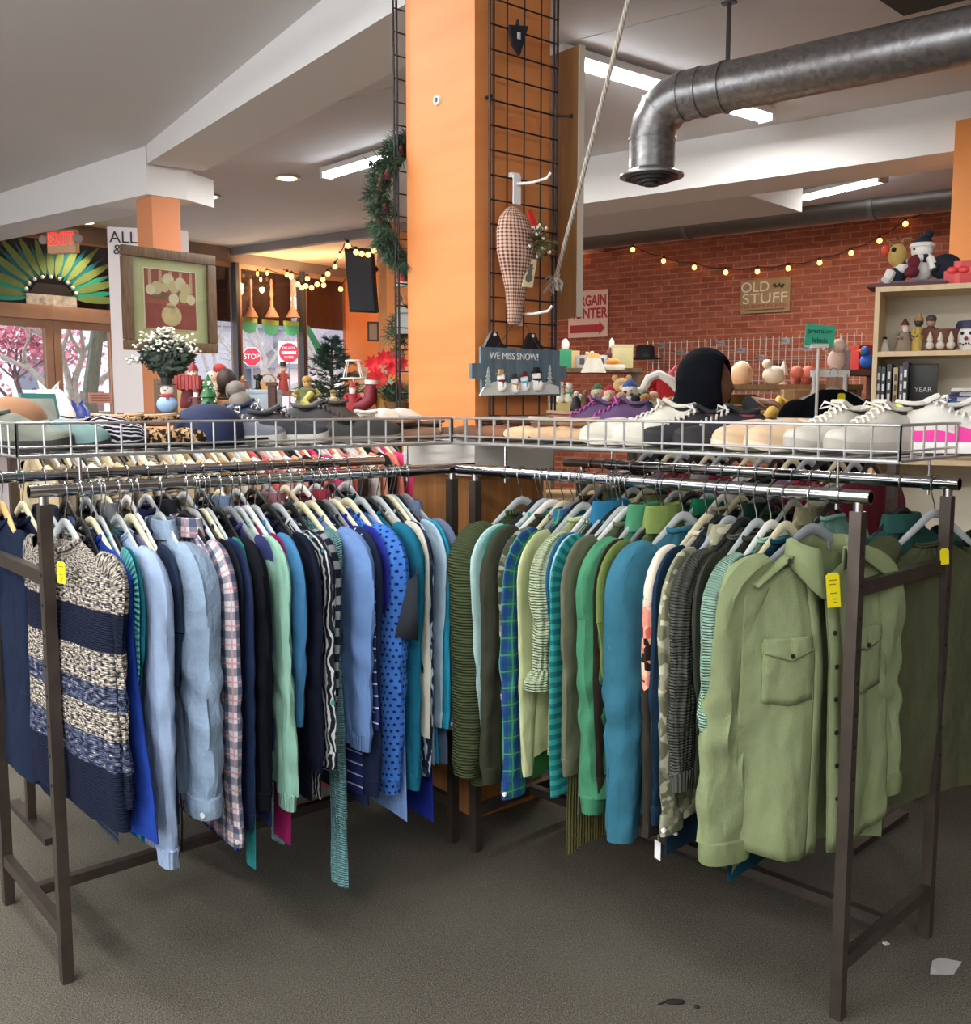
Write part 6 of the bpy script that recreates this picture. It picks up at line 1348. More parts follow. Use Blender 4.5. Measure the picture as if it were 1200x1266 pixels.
r = fig(380, 462, 4.75, TZ, 'green and gold angel figurine with flowing skirt', '#5f6238', '#c9a170', hat='#a8843c', hatk='cap', trim='#8a8448', wide=1.5)
mb = MB(); mb.tube([V((.03, -.05, .09)), V((.0, -.09, .05)), V((.05, -.09, .01))], .018, 8); mb.build('sash', col('#b8b060'), r)
c = spot(411, 5.2); r = thing('christmas_tree', 'small bare green artificial christmas tree near the window', 'christmas tree', c); h = top_z(417, 5.2) - TZ; rnd = random.Random(8)
mb = MB(); mb.cyl((0, 0, 0), (0, 0, h * .95), .012, .004); mb.build('trunk', col('#4a3a2a'), r); mb = MB(); nd = MB()
for k in range(130):
    t = rnd.uniform(.08, .97); a = rnd.uniform(0, 2 * pi); l = (.2 * (1 - t) + .02) * rnd.uniform(.75, 1.1); d = V((cos(a), sin(a), rnd.uniform(.0, .35))).normalized(); s = V((0, 0, h * t)); mb.tube([s, s + d * l], .0022, 4)
    for j in range(5): needles(nd, s + d * l * (.25 + .18 * j), d * 1.2, 7, .04, rnd, .0018)
mb.build('branches', col('#3b3326'), r); nd.build('needles', pine2, r)
fig(412, 480, 4.9, TZ, 'carol singer figurine in cream and green with pink cheeks', '#c9bd94', '#e0b08a', hat='#8a7a50', hatk='cap', trim='#6a7350', wide=1.2)
c = spot(437, 5.0, TZ); r = thing('lampshade_frame', 'bare white wire lampshade frame', 'lampshade frame', c); z0, z1 = top_z(468, 5) - TZ, top_z(446, 5) - TZ; m = plain('#e8e4de', .4)
for z, q, nm in ((z0, .062, 'lower_ring'), (z1, .036, 'upper_ring')): mb = MB(); mb.tube([(q * cos(a), q * sin(a), z) for a in (2 * pi * k / 20 for k in range(21))], .004, 6, False); mb.build(nm, m, r)
mb = MB()
for k in range(4): a = pi / 4 + k * pi / 2; mb.tube([(.062 * cos(a), .062 * sin(a), z0), (.036 * cos(a), .036 * sin(a), z1)], .003, 5)
mb.tube([(0, 0, 0), (0, 0, z0), (.05, 0, z0)], .004, 6); mb.build('ribs', m, r)
fig(436, 471, 4.85, TZ, 'santa head ornament with white beard and red cap', '#a02630', beard='#efe9dc', hat='#a3242c', wide=1.1)
c = spot(455, 4.85); r = thing('felt_stocking', 'dark red felt boot ornament', 'ornament', c); mb = MB(); mb.tube([V((.02, 0, .14)), V((.01, 0, .06)), V((-.03, -.01, .03)), V((-.075, -.02, .025))], [.03, .034, .032, .015], 10); mb.build('boot', col('#7d1f2c'), r); mb = MB(); mb.cyl((.02, 0, .135), (.021, 0, .155), .036); mb.build('cuff', col('#ded6c8'), r)
c = spot(477, 4.9); r = thing('poinsettia', 'red poinsettia in a pot with trailing leaves', 'potted plant', c); rnd = random.Random(6); zc = top_z(455, 4.9) - TZ
mb = MB(); mb.lathe([(.045, 0), (.06, .08), (.065, .085), (.05, .085)], seg=14); mb.build('pot', col('#a9823c'), r); mb = MB()
for k in range(10): a = rnd.uniform(0, 6.3); e = V((.07 * cos(a), .05 * sin(a), rnd.uniform(.12, zc))); mb.tube([V((0, 0, .08)), e * .5 + Z * .06, e], .003, 5); d = V((cos(a), sin(a), -.3)).normalized(); mb.prism([(0, -.012), (.04, -.022), (.1, 0), (.04, .022), (0, .012)], e * .8, d, d.cross(Z).normalized(), Z, .001)
mb.build('leaves', col('#4d5a34'), r)
for k, (x, z) in enumerate(((-.06, .02), (.0, .045), (.05, .055), (-.045, -.035), (.04, .0), (-.02, -.06), (.075, .02), (.06, -.1))):
    mb = MB(); cp = V((x, -.02 - .02 * (k % 3), zc + z))
    for j in range(9):
        a = 2 * pi * j / 9 + k; d = V((cos(a) * .9, -.35, sin(a) * .9)).normalized(); sdn = d.cross(V((0, -1, 0))).normalized(); mb.prism([(0, -.006), (.022, -.014), (.048, 0), (.022, .014), (0, .006)], cp, d, sdn, d.cross(sdn), .001)
    mb.build('bloom', plain('#cf1f2c', .7, 0, .1), r)
c = spot(491, 4.85); r = thing('pine_plant', 'low bushy pine sprig in a basket beside the pillar', 'plant', c); rnd = random.Random(9); mb = MB(); mb.lathe([(.05, 0), (.065, .05), (.06, .05)], seg=12); mb.build('basket', col('#6d5433'), r); mb = MB()
for k in range(60): needles(mb, V((rnd.gauss(0, .03), rnd.gauss(0, .03), .05 + abs(rnd.gauss(0, .03)))), V((rnd.gauss(0, .5), rnd.gauss(0, .5), .8)), 14, .07, rnd)
mb.build('needles', pine, r)
# things by the door
shelf_unit('counter', 'white counter heaped with bags below the glass doors', 'counter', at(-20, 500, 6.2), at(150, 500, 6.2), .5, 1.42, (.7,), plain('#d7d6d8', .5))
def bag(px, Y, z, c, s, label):
    r = thing('carrier_bag', label, 'bag', spot(px, Y, z)); mb = MB(); rs = []; rnd = random.Random(int(px))
    for j in range(8):
        t = j / 7; q = s * (1 - .55 * t ** 2); rs.append([V((q * cos(a) * (1 + .15 * nz(cos(a) * 2, t * 3, px)), q * .6 * sin(a) * (1 + .2 * nz(sin(a) * 3, t * 4, px)), s * 1.3 * t)) for a in (2 * pi * k / 14 for k in range(14))])
    mb.rings(rs); mb.build('sack', plain(c, .35), r)
    for q in (-1, 1): mb = MB(); mb.tube([V((q * s * .3, 0, s * 1.25)), V((q * s * .42, 0, s * 1.6)), V((q * s * .15, 0, s * 1.3))], s * .06, 6); mb.build('handle', plain(c, .35), r)
bag(28, 6.3, 1.42, '#3d4f8a', .1, 'blue bag on the counter under the left door'); bag(62, 6.25, 1.42, '#e6dedb', .16, 'white plastic bag with a pink side on the counter'); bag(96, 6.4, 1.42, '#2f3f8c', .09, 'small dark blue bag beside the white plastic bag')
r = thing('notice_card', 'small pink notice card taped to the right door', 'notice', sp(117, 492) + E1 * .12, yaw(E2)); mb = MB(); mb.box((0, 0, 0), (.3, .006, .12)); mb.build('card', plain('#e9b3a6', .6), r, False); mb = MB()
for k in range(3): mb.box((0, -.005, .03 - .03 * k), (.24, .002, .01))
mb.build('print', plain('#b0625a', .6), r, False)

# --- right of the pillar: two tables of goods
shelf_unit('display_table', 'pale wooden display table of plush toys right of the pillar', 'display table', at(672, 500, 5.0), at(838, 500, 5.0), .55, 1.5, (.6, 1.05), wood('#a98a5c', '#c7a877'))
shelf_unit('display_table', 'dark shelf of bottles and mugs against the brick wall', 'shelf', at(684, 470, 7.2), at(790, 470, 7.2), .4, top_z(455, 7.2), (.6, 1.2), wood('#4a3826', '#7d6240'))
bz = top_z(455, 7.2)
c = spot(698, 7.35, bz); r = crate(698, 7.35, .09, .06, .14, '#2f8a60', 'green gift bag on the dark shelf', bz, 'gift bag', 'gift_bag', 0, False); mb = MB(); mb.ball((0, 0, .17), .03, (1, .6, 1.6), 8); mb.build('tissue', col('#f0dcd4'), r)
crate(710, 7.35, .06, .05, .12, '#c9a878', 'tan box beside the green gift bag', bz)
def mug(px, Y, z, c, label, s=.045):
    r = thing('mug', label, 'mug', spot(px, Y, z)); mb = MB(); mb.lathe([(s * .85, 0), (s, s * .2), (s, s * 2.1), (s * .85, s * 2.1), (s * .8, s * .4)], seg=14); mb.build('cup', col(c), r); mb = MB(); mb.tube([(s + s * .6 * sin(a), 0, s * 1.1 + s * .6 * cos(a)) for a in (pi * k / 8 for k in range(9))], s * .14, 6); mb.build('handle', col(c), r)
    mb = MB(); mb.box((0, -s * 1.0, s * 1.1), (s * .8, s * .1, s), bev=.004); mb.build('print', col('#4a4340'), r)
mug(718, 7.3, bz, '#bdb8b0', 'white printed mug on the dark shelf'); mug(742, 7.3, bz, '#d9d5cf', 'pale mug beside the pink figurines on the dark shelf'); 
for k, (px, y0, c_, lb) in enumerate(((725, 432, '#c9a493', 'pink figurine on the dark shelf, left of a pair'), (731, 431, '#b58a80', 'pink figurine on the dark shelf, right of a pair'), (736, 440, '#7a3a34', 'dark red figurine beside the pink pair'))): fig(px, y0, 7.4, bz, lb, c_, wide=.9)
c = spot(733, 7.0, bz - .04); r = thing('lamp_shade', 'small white cone with an orange top among the mugs', 'ornament', c); mb = MB(); mb.lathe([(.09, 0), (.05, .1), (.048, .1)], seg=16); mb.build('cone', col('#b9b2a5'), r); mb = MB(); mb.lathe([(.05, .1), (.035, .13), (.005, .135)], seg=16); mb.build('cap', col('#e08a3a'), r)
c = spot(755, 7.35, bz); r = thing('lantern', 'tall dark red lantern with a pale candle on top', 'lantern', c); h = top_z(418, 7.35) - bz; mb = MB(); mb.lathe([(.05, 0), (.05, h * .4), (.055, h * .42), (.055, h * .5), (.035, h * .55), (.02, h * .7)], seg=10); mb.build('body', col('#5a2a22'), r); mb = MB(); mb.lathe([(.018, h * .7), (.018, h * .9), (.004, h)], seg=10); mb.build('candle', col('#e9cdb8'), r)
crate(768, 7.3, .15, .05, .16, '#bdb385', 'cream gift box by the dark red lantern', bz); 
r = thing('tray_ornament', 'orange and white toy boat on the dark shelf', 'ornament', spot(757, 7.1, bz - .02)); mb = MB(); mb.box((0, 0, .02), (.16, .06, .04), bev=.015); mb.build('hull', col('#e2d9c6'), r); mb = MB(); mb.ball((0, 0, .06), .04, (1.2, .6, .7), 10); mb.build('cargo', col('#d9873c'), r)
def plush(px, y0, Y, z, label, c, belly=None, ears=True, hat=None, earc=None):
    h = top_z(y0, Y) - z; r = thing('plush_toy', label, 'plush', spot(px, Y, z), 0, 'plush toys on the display table'); q = h * .3
    mb = MB(); mb.ball((0, 0, q * .95), q, (1, .85, 1), 14); mb.build('body', col(c, .95), r); mb = MB(); mb.ball((0, -.01, h * .7), q * .82, (1.05, .9, .95), 14); hd = mb.build('head', col(belly or c, .95), r)
    mb = MB(); mb.ball((0, -q * .75, h * .66), q * .35, (1.1, .8, .8), 10); mb.build('muzzle', col('#e9dcc0', .95), hd); mb = MB()
    for s in (-1, 1): mb.ball((s * q * .32, -q * .72, h * .76), q * .09, seg=6)
    mb.ball((0, -q * 1.03, h * .68), q * .1, seg=6); mb.build('eyes', col('#17140f', .3), hd)
    if ears:
        for s in (-1, 1): mb = MB(); mb.ball((s * q * .65, 0, h * .92), q * .3, (1, .6, 1), 8); mb.build('ear', col(earc or c, .95), hd)
    if hat: mb = MB(); mb.lathe([(q * .85, h * .8), (q * .8, h * .86), (q * .4, h * 1.0), (q * .05, h * 1.08)], seg=14); mb.build('hat', col(hat, .95), r)
    for s in (-1, 1):
        mb = MB(); mb.tube([V((s * q * .8, 0, h * .45)), V((s * q * 1.1, -q * .4, h * .3))], [q * .3, q * .25], 8); mb.build('arm', col(c, .95), r); mb = MB(); mb.ball((s * q * .55, -q * .75, q * .3), q * .36, (1, 1.2, .9), 8); mb.build('foot', col(c, .95), r)
    return r
for k, (px, y0) in enumerate(((692, 472), (703, 473))): snowman(px, y0, 5.1, TZ + .045, ('small white snowman on the cream box, left of two', 'small white snowman on the cream box, right of two')[k], '#e8e6df', '#d9d5c8' if k == 0 else '#4f9a64')
crate(697, 5.1, .13, .1, .04, '#d9c887', 'flat cream box under two white snowmen')
plush(768, 464, 5.3, TZ, 'tan teddy bear plush with round ears', '#c9a878'); plush(778, 471, 5.15, TZ, 'snowman plush in a blue knitted hat', '#e6e2da', hat='#3a5a98', ears=False); plush(753, 478, 5.1, TZ, 'red and white santa plush on the table', '#a32630', '#e6c3a8', ears=False, hat='#a8242e')
plush(748, 488, 5.0, TZ, 'small crimson plush with a white face', '#b02a34', '#e3ded4', ears=False); plush(767, 483, 5.0, TZ, 'red jacketed plush between two snowmen', '#b2303a', '#caa27c'); plush(785, 486, 5.0, TZ, 'dark green plush toy with a black face', '#2e4a3c', '#2a2a2c'); plush(797, 484, 5.05, TZ, 'forest green and orange plush doll', '#33584a', '#d99a62', ears=False, hat='#2f5a48'); plush(825, 490, 5.0, TZ, 'orange plush with a beige belly beside the hooded person', '#d9832f', '#dcae72')
plush(807, 482, 5.1, TZ, 'white bearded plush beside the big santa hat', '#e9e4da', '#e3b99a', ears=False); plush(738, 476, 5.15, TZ, 'green and white elf plush at the back', '#5c7a5a', '#d9c2a6', ears=False, hat='#3f6a4a')
for k, px in enumerate((712, 717, 723, 729, 735)): fig(px, (480, 484, 479, 486, 482)[k], 4.95 + .05 * (k % 2), TZ, ('black and white penguin figurine beside the cream box', 'white goose figurine, second from the cream box', 'brown dog figurine, third from the cream box', 'black cat figurine, fourth from the cream box', 'grey mouse figurine beside the crimson plush')[k], ('#2a2a2e', '#d9d6d0', '#6a4a38', '#232226', '#8a8886')[k], ('#e6e2da', '#e9e4da', '#8a6448', '#2a292c', '#b0aca8')[k], wide=1.1, arms=False)
c = spot(812, 5.25); r = thing('santa_hat', 'large red santa hat with thick white fur trim', 'hat', c); h = top_z(463, 5.25) - TZ
mb = MB(); mb.tube([V((.06, 0, .05)), V((.03, 0, h * .6)), V((-.02, 0, h * .9)), V((-.09, -.02, h * .55))], [.09, .07, .045, .02], 14); mb.build('hat', col('#b3202a', .9), r); mb = MB(); mb.tube([V((.06 + .095 * cos(a), .08 * sin(a), .05 + .03 * cos(a))) for a in (2 * pi * k / 16 for k in range(17))], .024, 8, False); mb.build('fur_trim', col('#ece8df', 1), r); mb = MB(); mb.tube([V((-.085, -.035, h * .55)), V((-.05, -.03, h * .88)), V((-.0, -.03, h * 1.0)), V((.06, -.05, h * .82)), V((.1, -.06, h * .5))], [.02, .026, .026, .026, .02], 9); mb.build('fur_trim', col('#ece8df', 1), r); mb = MB(); mb.ball((-.1, -.03, h * .5), .032, seg=10); mb.build('pompom', col('#ece8df', 1), r)
c = spot(834, 5.6, TZ + .03); r = thing('toy_cottage', 'little cottage ornament with an orange roof and a flamingo neck', 'ornament', c); mb = MB(); mb.box((0, 0, .05), (.12, .1, .1), bev=.004); mb.build('walls', col('#c9b08a'), r); mb = MB(); mb.prism([(-.08, .1), (.08, .1), (0, .16)], (0, -.07, 0), (1, 0, 0), Z, (0, 1, 0), .14); mb.build('roof', col('#c8693a'), r); mb = MB(); mb.tube([V((-.01, 0, .14)), V((-.03, 0, .18)), V((0, 0, .21)), V((.02, 0, .19))], .012, 8); mb.build('flamingo_neck', col('#d9607a'), r); mb = MB(); mb.box((0, 0, -.015), (.18, .14, .03)); mb.build('base', col('#8a8a50'), r, False)
# black hat on the brick wall grid
gA, gB = on_brick(800, 450, .35), on_brick(1064, 440, .35)
r = thing('wire_grid_panel', 'chrome wire grid panel of hooks in front of the brick wall', 'grid panel', gA); zt_, zb_ = on_brick(930, 417, .35).z - gA.z, 1.2 - gA.z; D_ = V((gB.x - gA.x, gB.y - gA.y, 0)); m = plain('#b9b2ac', .35, .6)
mb = MB(); n = 34
for k in range(n + 1): mb.tube([D_ * k / n + Z * zb_, D_ * k / n + Z * zt_], .0045, 5)
mb.build('upright_wires', m, r); mb = MB(); z = zb_
while z <= zt_ + .001: mb.tube([Z * z, D_ + Z * z], .0045, 5); z += .12
mb.build('cross_wires', m, r)
for k in range(9):
    mb = MB(); q = D_ * (.08 + .1 * k) + Z * (zt_ - .06 - .09 * (k % 3)); mb.box(q - E2 * .03, (.1, .02, .06), rotm(0, 0, yaw(D_))); mb.tube([q, q - E2 * .18, q - E2 * .2 + Z * .03], .006, 6); mb.build('hook', plain('#8d8884', .4, .5), r)
for px in (830, 1050):
    pass
for k in (0, 1):
    mb = MB(); mb.tube([D_ * k + Z * zb_, D_ * k + Z * -gA.z], .018, 8); mb.build('post', m, r)
c = on_brick(797, 441, .45); r = thing('fedora_hat', 'black brimmed hat on the corner of the grid panel', 'hat', c); mb = MB(); mb.lathe([(.2, -.03), (.205, -.022), (.12, -.01), (.115, .12), (.09, .14), (.02, .125)], seg=24); mb.build('crown', plain('#17181c', .8), r); mb = MB(); mb.lathe([(.122, -.008), (.12, .03), (.116, .03)], seg=24); mb.build('band', plain('#0c0c0e', .6), r); mb = MB(); mb.cyl(V((0, 0, .0)), E2 * .1, .012); mb.build('peg', m, r)

# --- behind the right rack: glass counter, egg lamp, clogs, sign stand
GZ = top_z(476, 6.2)
shelf_unit('glass_counter', 'glass topped counter of trinkets behind the hooded person', 'counter', at(880, 500, 6.0), at(1062, 500, 6.0), .5, GZ, (.6, GZ - .14), wood('#8a6a48', '#b08c60'))
c = spot(915, 6.2, GZ); r = thing('egg_lamp', 'large smooth beige egg shaped lamp', 'lamp', c); h = top_z(446, 6.2) - GZ; mb = MB(); mb.lathe([(h * .3, 0), (h * .4, h * .12), (h * .47, h * .38), (h * .42, h * .68), (h * .27, h * .9), (h * .1, h * .985), (.003, h)], seg=24); mb.build('shell', plain('#d9b38c', .25), r); mb = MB(); mb.cyl((0, 0, -.001), (0, 0, .012), h * .33, h * .31, 20); mb.build('base', col('#8a6a4c'), r)
c = spot(918, 5.95, GZ - .12); r = thing('trinket_tray', 'brass tray of trinkets under the egg lamp', 'tray', c); mb = MB(); mb.lathe([(.07, 0), (.1, .05), (.09, .05)], seg=16, sy=.6); mb.build('bowl', plain('#8a6d34', .3, .7), r); mb = MB(); mb.box((0, 0, .055), (.14, .05, .012), bev=.005); mb.build('rim_band', plain('#3c2f1c', .4), r)
c = spot(955, 6.2, GZ); r = thing('hen_figurine', 'white ceramic hen with a red comb', 'figurine', c); mb = MB(); mb.ball((0, 0, .06), .06, (1.2, .8, 1), 12); mb.ball((-.045, 0, .13), .03, seg=10); mb.lathe([(.03, 0), (.02, .05), (.002, .09)], (.06, 0, .06), 8); mb.build('body', col('#e6d8c4'), r); mb = MB(); mb.ball((-.045, 0, .162), .015, (1.4, .4, 1), 8); mb.build('comb', col('#b8402c'), r)
c = spot(958, 5.9, GZ - .22); r = thing('yellow_toy', 'floppy yellow rubber chicken toy in front of the counter', 'toy', c); mb = MB(); mb.tube([V((-.06, 0, 0)), V((0, -.02, .07)), V((.03, 0, .13)), V((.07, -.01, .1))], [.03, .045, .03, .018], 10); mb.build('body', col('#d9b24c'), r); mb = MB(); mb.ball((.075, -.01, .1), .02, seg=8); mb.build('beak', col('#c8632c'), r)
c = spot(966, 6.3, GZ); r = thing('pink_candle', 'thin pink and white candle on the counter', 'candle', c); h = top_z(453, 6.3) - GZ; mb = MB(); mb.cyl((0, 0, 0), (0, 0, h), .014, .01); mb.build('stick', col('#d9a6bc'), r); mb = MB(); mb.cyl((0, 0, 0), (0, 0, .02), .03); mb.build('holder', col('#e6e2e0'), r)
for k, px in enumerate((983, 997)):
    c = spot(px, 6.25, top_z(477, 6.25)); r = thing('clog', ('coral rubber clog standing on its toe, left of the pair', 'coral rubber clog standing on its toe, right of the pair')[k], 'shoe', c, 0, 'coral clogs'); h = top_z(452, 6.25) - c.z
    mb = MB(); mb.ball((0, 0, h * .66), h * .34, (1, .7, 1), 14); mb.ball((0, .01, h * .3), h * .28, (.95, .6, 1.1), 12); mb.build('upper', plain('#dd7a66', .5), r); mb = MB(); mb.ball((0, -h * .22, h * .24), h * .17, (1, .4, 1), 10); mb.build('opening', col('#7c3328'), r)
for k, px in enumerate((987, 975)):
    crate(px, 6.0, .1, .08, .16, ('#b98a62', '#c9a27c')[k], ('brown paper box below the coral clogs', 'tan paper box beside the yellow toy')[k], GZ - .2)
c = spot(1009, 5.2, 0); r = thing('sign_stand', 'green card reading premium labels on a white stand', 'sign', c); z0, z1 = top_z(428, 5.2), top_z(402, 5.2); hw_ = 18 / FPX * 5.2; mb = MB(); mb.cyl((0, 0, 0), (0, 0, z0), .008); mb.cyl((0, 0, 0), (0, 0, .02), .12); mb.build('stand', plain('#e4e2dd', .4), r); mb = MB(); mb.box((0, -.012, z0 - .0), (.09, .02, .02)); mb.build('clip', plain('#e4e2dd', .4), r, False)
my = rotm(0, .08, 0); mb = MB(); mb.box((0, -.012, (z0 + z1) / 2), (hw_ * 2, .006, z1 - z0), my); mb.build('card', plain('#3fb592', .7), r, False)
tm = plain('#1f4a3c', .7); text('premium', .037, tm, r, V((0, -.0165, (z0 + z1) / 2 + .022)), my @ V((1, 0, 0)), Z); text('labels', .037, tm, r, V((0, -.0165, (z0 + z1) / 2 - .025)), my @ V((1, 0, 0)), Z)
c = spot(1032, 5.3, top_z(460, 5.3)); h = top_z(418, 5.3) - c.z; r = thing('pig_plush', 'pale pink pig plush sitting on the white rail', 'plush', c); mb = MB(); mb.ball((0, 0, h * .35), h * .34, (.85, .8, 1), 12); mb.build('body', col('#e6bfae', .9), r); mb = MB(); mb.ball((.0, -.02, h * .76), h * .24, (1, 1, .9), 12); mb.cyl((-.05, -.04, h * .74), (-.09, -.05, h * .72), h * .09); mb.build('head', col('#ecc9b8', .9), r)
for s in (-1, 1): mb = MB(); mb.lathe([(h * .08, 0), (h * .05, h * .1), (.003, h * .18)], (s * h * .13, 0, h * .92), 8); mb.build('ear', col('#dd9a98', .9), r)
a, b = at(1002, 459, 5.25), at(1050, 459, 5.25); r = thing('white_clothes_rail', 'white flat rail with hangers under the pig plush', 'clothes rail', V((a.x, a.y, 0))); L = (b - a).length; zz = top_z(462, 5.25); mb = MB(); mb.box((L / 2, 0, zz), (L, .012, .034)); mb.build('bar', plain('#e6e4e0', .4), r, False)
for x in (.02, L - .02): mb = MB(); mb.cyl((x, 0, 0), (x, 0, zz), .012); mb.build('post', plain('#c9c7c3', .4), r)
a, b = at(1046, 475, 5.6), at(1076, 475, 5.6); z0, z1 = top_z(457, 5.6), top_z(428, 5.6)
shelf_unit('display_table', 'brown side shelf between the pig plush and the bookcase', 'shelf', V((a.x, a.y, 0)), V((b.x + .1, b.y, 0)), .3, z0, (.7,), wood('#5a3a28', '#7d5a3e'))
crate(1064, 5.7, .1, .1, z1 - z0, '#c02a26', 'red picture box on the brown side shelf', z0); c = spot(1068, 5.62, z0); r = thing('bird_ornament', 'bright blue bird ornament in front of the red box', 'ornament', c); mb = MB(); mb.ball((0, -.02, .045), .045, (1, .8, .9), 12); mb.ball((-.02, -.03, .1), .028, seg=10); mb.build('body', col('#2f6ac0'), r); mb = MB(); mb.lathe([(.01, 0), (.002, .025)], (-.045, -.035, .1), 8, m=rotm(0, -pi / 2, 0)); mb.build('beak', col('#d9a040'), r)
crate(1052, 5.8, .08, .1, z1 - z0 - .02, '#4a4446', 'dark grey box beside the red picture box', z0)

# --- bookcase at the right
birch = wood('#cfb389', '#e3cba4', 1.2); ba = at(1082, 355, 4.1); bd = V((.89, -.456, 0)); bt = ba.z; D2 = .3; BW = .9; bn_ = V((-bd.y, bd.x, 0))
r = thing('bookcase', 'birch bookcase at the right edge with figurines and books', 'bookcase', V((ba.x, ba.y, 0)), yaw(bd))
s1, s2, s3 = at(1084, 438, 4.1).z, at(1084, 508, 4.1).z, at(1084, 570, 4.1).z
for x in (.009, BW): mb = MB(); mb.box((x, D2 / 2, bt / 2), (.018, D2, bt)); mb.build('side_panel', birch, r, False)
for z, nm in ((bt - .01, 'top'), (s1, 'shelf'), (s2, 'shelf'), (s3, 'shelf'), (.06, 'shelf')): mb = MB(); mb.box((BW / 2, D2 / 2, z), (BW - .02, D2 - .004, .02)); mb.build(nm, birch, r, False)
mb = MB(); mb.box((BW / 2, D2 - .004, bt / 2), (BW - .02, .008, bt - .02)); mb.build('back_panel', plain('#d3cbb6', .7), r, False)
BO = V((ba.x, ba.y, 0))
def bc_pt(px, z, dep=.1):                                     # point on a bookcase level seen at photo column px
    lo, hi = -.2, 1.2
    for _ in range(40):
        m = (lo + hi) / 2
        if pix(BO + bd * m + bn_ * dep + Z * z)[0] < px: lo = m
        else: hi = m
    return BO + bd * m + bn_ * dep + Z * z
def on_bc(fn): return fn
def place_bc(o, px, z, dep=.1): o.location = bc_pt(px, z, dep); return o
S1 = s1 + .011; hS = lambda py: at(1120, py, 4.05).z - S1
def bfig(px, h, label, robe, **k):
    dz = at(600, 505, 4.).z; o = fig(600, 505, 4., at(600, 505, 4.).z - h, label, robe, group='figurines in the bookcase', **k); o.location = bc_pt(px, S1, .1); return o
bfig(1093, .068, 'small white dog figurine with black ears in the bookcase', '#ddd8cc', skin='#e6e2da', hat='#1b1a1c', hatk='cap', trim='#b8504a', wide=1.2, arms=False)
bfig(1117, .135, 'santa figurine on a cream base in the bookcase', '#8a7a68', beard='#d9d0bd', hat='#5a2a2c', wide=1.2)
bfig(1134, .155, 'yellow ringed tower figurine with a pointed top in the bookcase', '#c0a24a', skin='#3a342c', hat='#a8844c', wide=.7)
bfig(1149, .155, 'brown robed figurine behind the rusty pot in the bookcase', '#5d4f47', skin='#b98a6c', hat='#4a3f3a', hatk='cap', wide=.95)
r = thing('planter', 'rust brown pot with white carved snowmen in the bookcase', 'pot', bc_pt(1163, S1, .07), yaw(bd)); mb = MB(); mb.lathe([(.05, 0), (.075, .085), (.07, .085), (.05, .02)], seg=18, sy=.7); mb.build('pot', col('#6d4030'), r)
for k in range(3): mb = MB(); x = -.04 + .038 * k; mb.ball((x, -.045, .02), .017, seg=8); mb.ball((x, -.047, .043), .012, seg=8); mb.lathe([(.01, .05), (.002, .075)], (x, -.047, 0), 8); mb.build('carved_snowman', col('#d6cdbc'), r)
r = thing('snowman_head_mug', 'white snowman face mug with a blue brim at the edge', 'mug', bc_pt(1197, S1, .07), yaw(bd)); mb = MB(); mb.lathe([(.03, 0), (.042, .02), (.046, .06), (.04, .09)], seg=16); mb.build('face', col('#e6e3dc'), r); mb = MB(); mb.lathe([(.05, .085), (.05, .1), (.044, .115), (.01, .115)], seg=16); mb.build('brim', col('#27304c'), r); mb = MB()
for s in (-1, 1): mb.ball((s * .015 - .01, -.043, .065), .007, seg=6)
for k in range(5): mb.ball((-.03 + .01 * k, -.043, .025 - .004 * (k % 3 == 1)), .004, seg=6)
mb.build('features', col('#17171a'), r); mb = MB(); mb.lathe([(.008, 0), (.002, .03)], (-.01, -.045, .045), 8, m=rotm(pi / 2, 0, 0)); mb.build('nose', col('#c04030'), r)
S2 = s2 + .011
def book(px, w, h, d, c, label, tilt=0, z=S2, dep=.02, lines=('#d8d4ca',), spine='', flat=False, rz=0):
    r = thing('book', label, 'book', bc_pt(px, z, dep), yaw(bd) + rz, 'books in the bookcase')
    m = rotm(0, tilt, 0); mb = MB(); mb.box(m @ V((0, d / 2, h / 2)), (w, d, h), m, bev=.002); mb.build('cover', plain(c, .45), r)
    mb = MB(); mb.box(m @ V((0, d / 2 + .004, h / 2)), (w * .86, d, h * .97), m); mb.build('pages', col('#e0d8c4'), r, False)
    if spine:
        along = (Z if not flat else V((1, 0, 0))); o = m @ V((0, -.0012, h / 2)); ex = m @ (V((0, 0, -1)) if not flat else V((1, 0, 0))); ey = m @ (V((1, 0, 0)) if not flat else Z)
        text(spine, (w if not flat else h) * .62, plain(lines[0], .5), r, o, ex, ey, 'spine_title', ext=.0003)
    else:
        mb = MB()
        for j in range(3): mb.box(m @ V((0, -.0005, h * (.25 + .25 * j))), (w * .5, .002, h * .16), m)
        mb.build('spine_print', plain(lines[0], .5), r, False)
    return r
hb = at(1100, 447, 4.05).z - S2
book(1084, .018, hb * .92, .16, '#3a3d40', 'grey black book, first in the bookcase row'); book(1090, .016, hb * .9, .16, '#1e2024', 'thin black book with white title, second in the row', lines=('#e6e6e6',)); book(1097, .018, hb * .95, .17, '#22262a', 'black book with pale spine print, third in the row'); book(1105, .018, hb * .88, .16, '#b89a68', 'tan spined book between two black books', lines=('#4a3a28',)); book(1112, .014, hb * .9, .16, '#4a4f60', 'slate grey book beside the tan book'); book(1117, .02, hb * 1.0, .18, '#141517', 'tall black book with white letters, last upright one', lines=('#e8e8e8',))
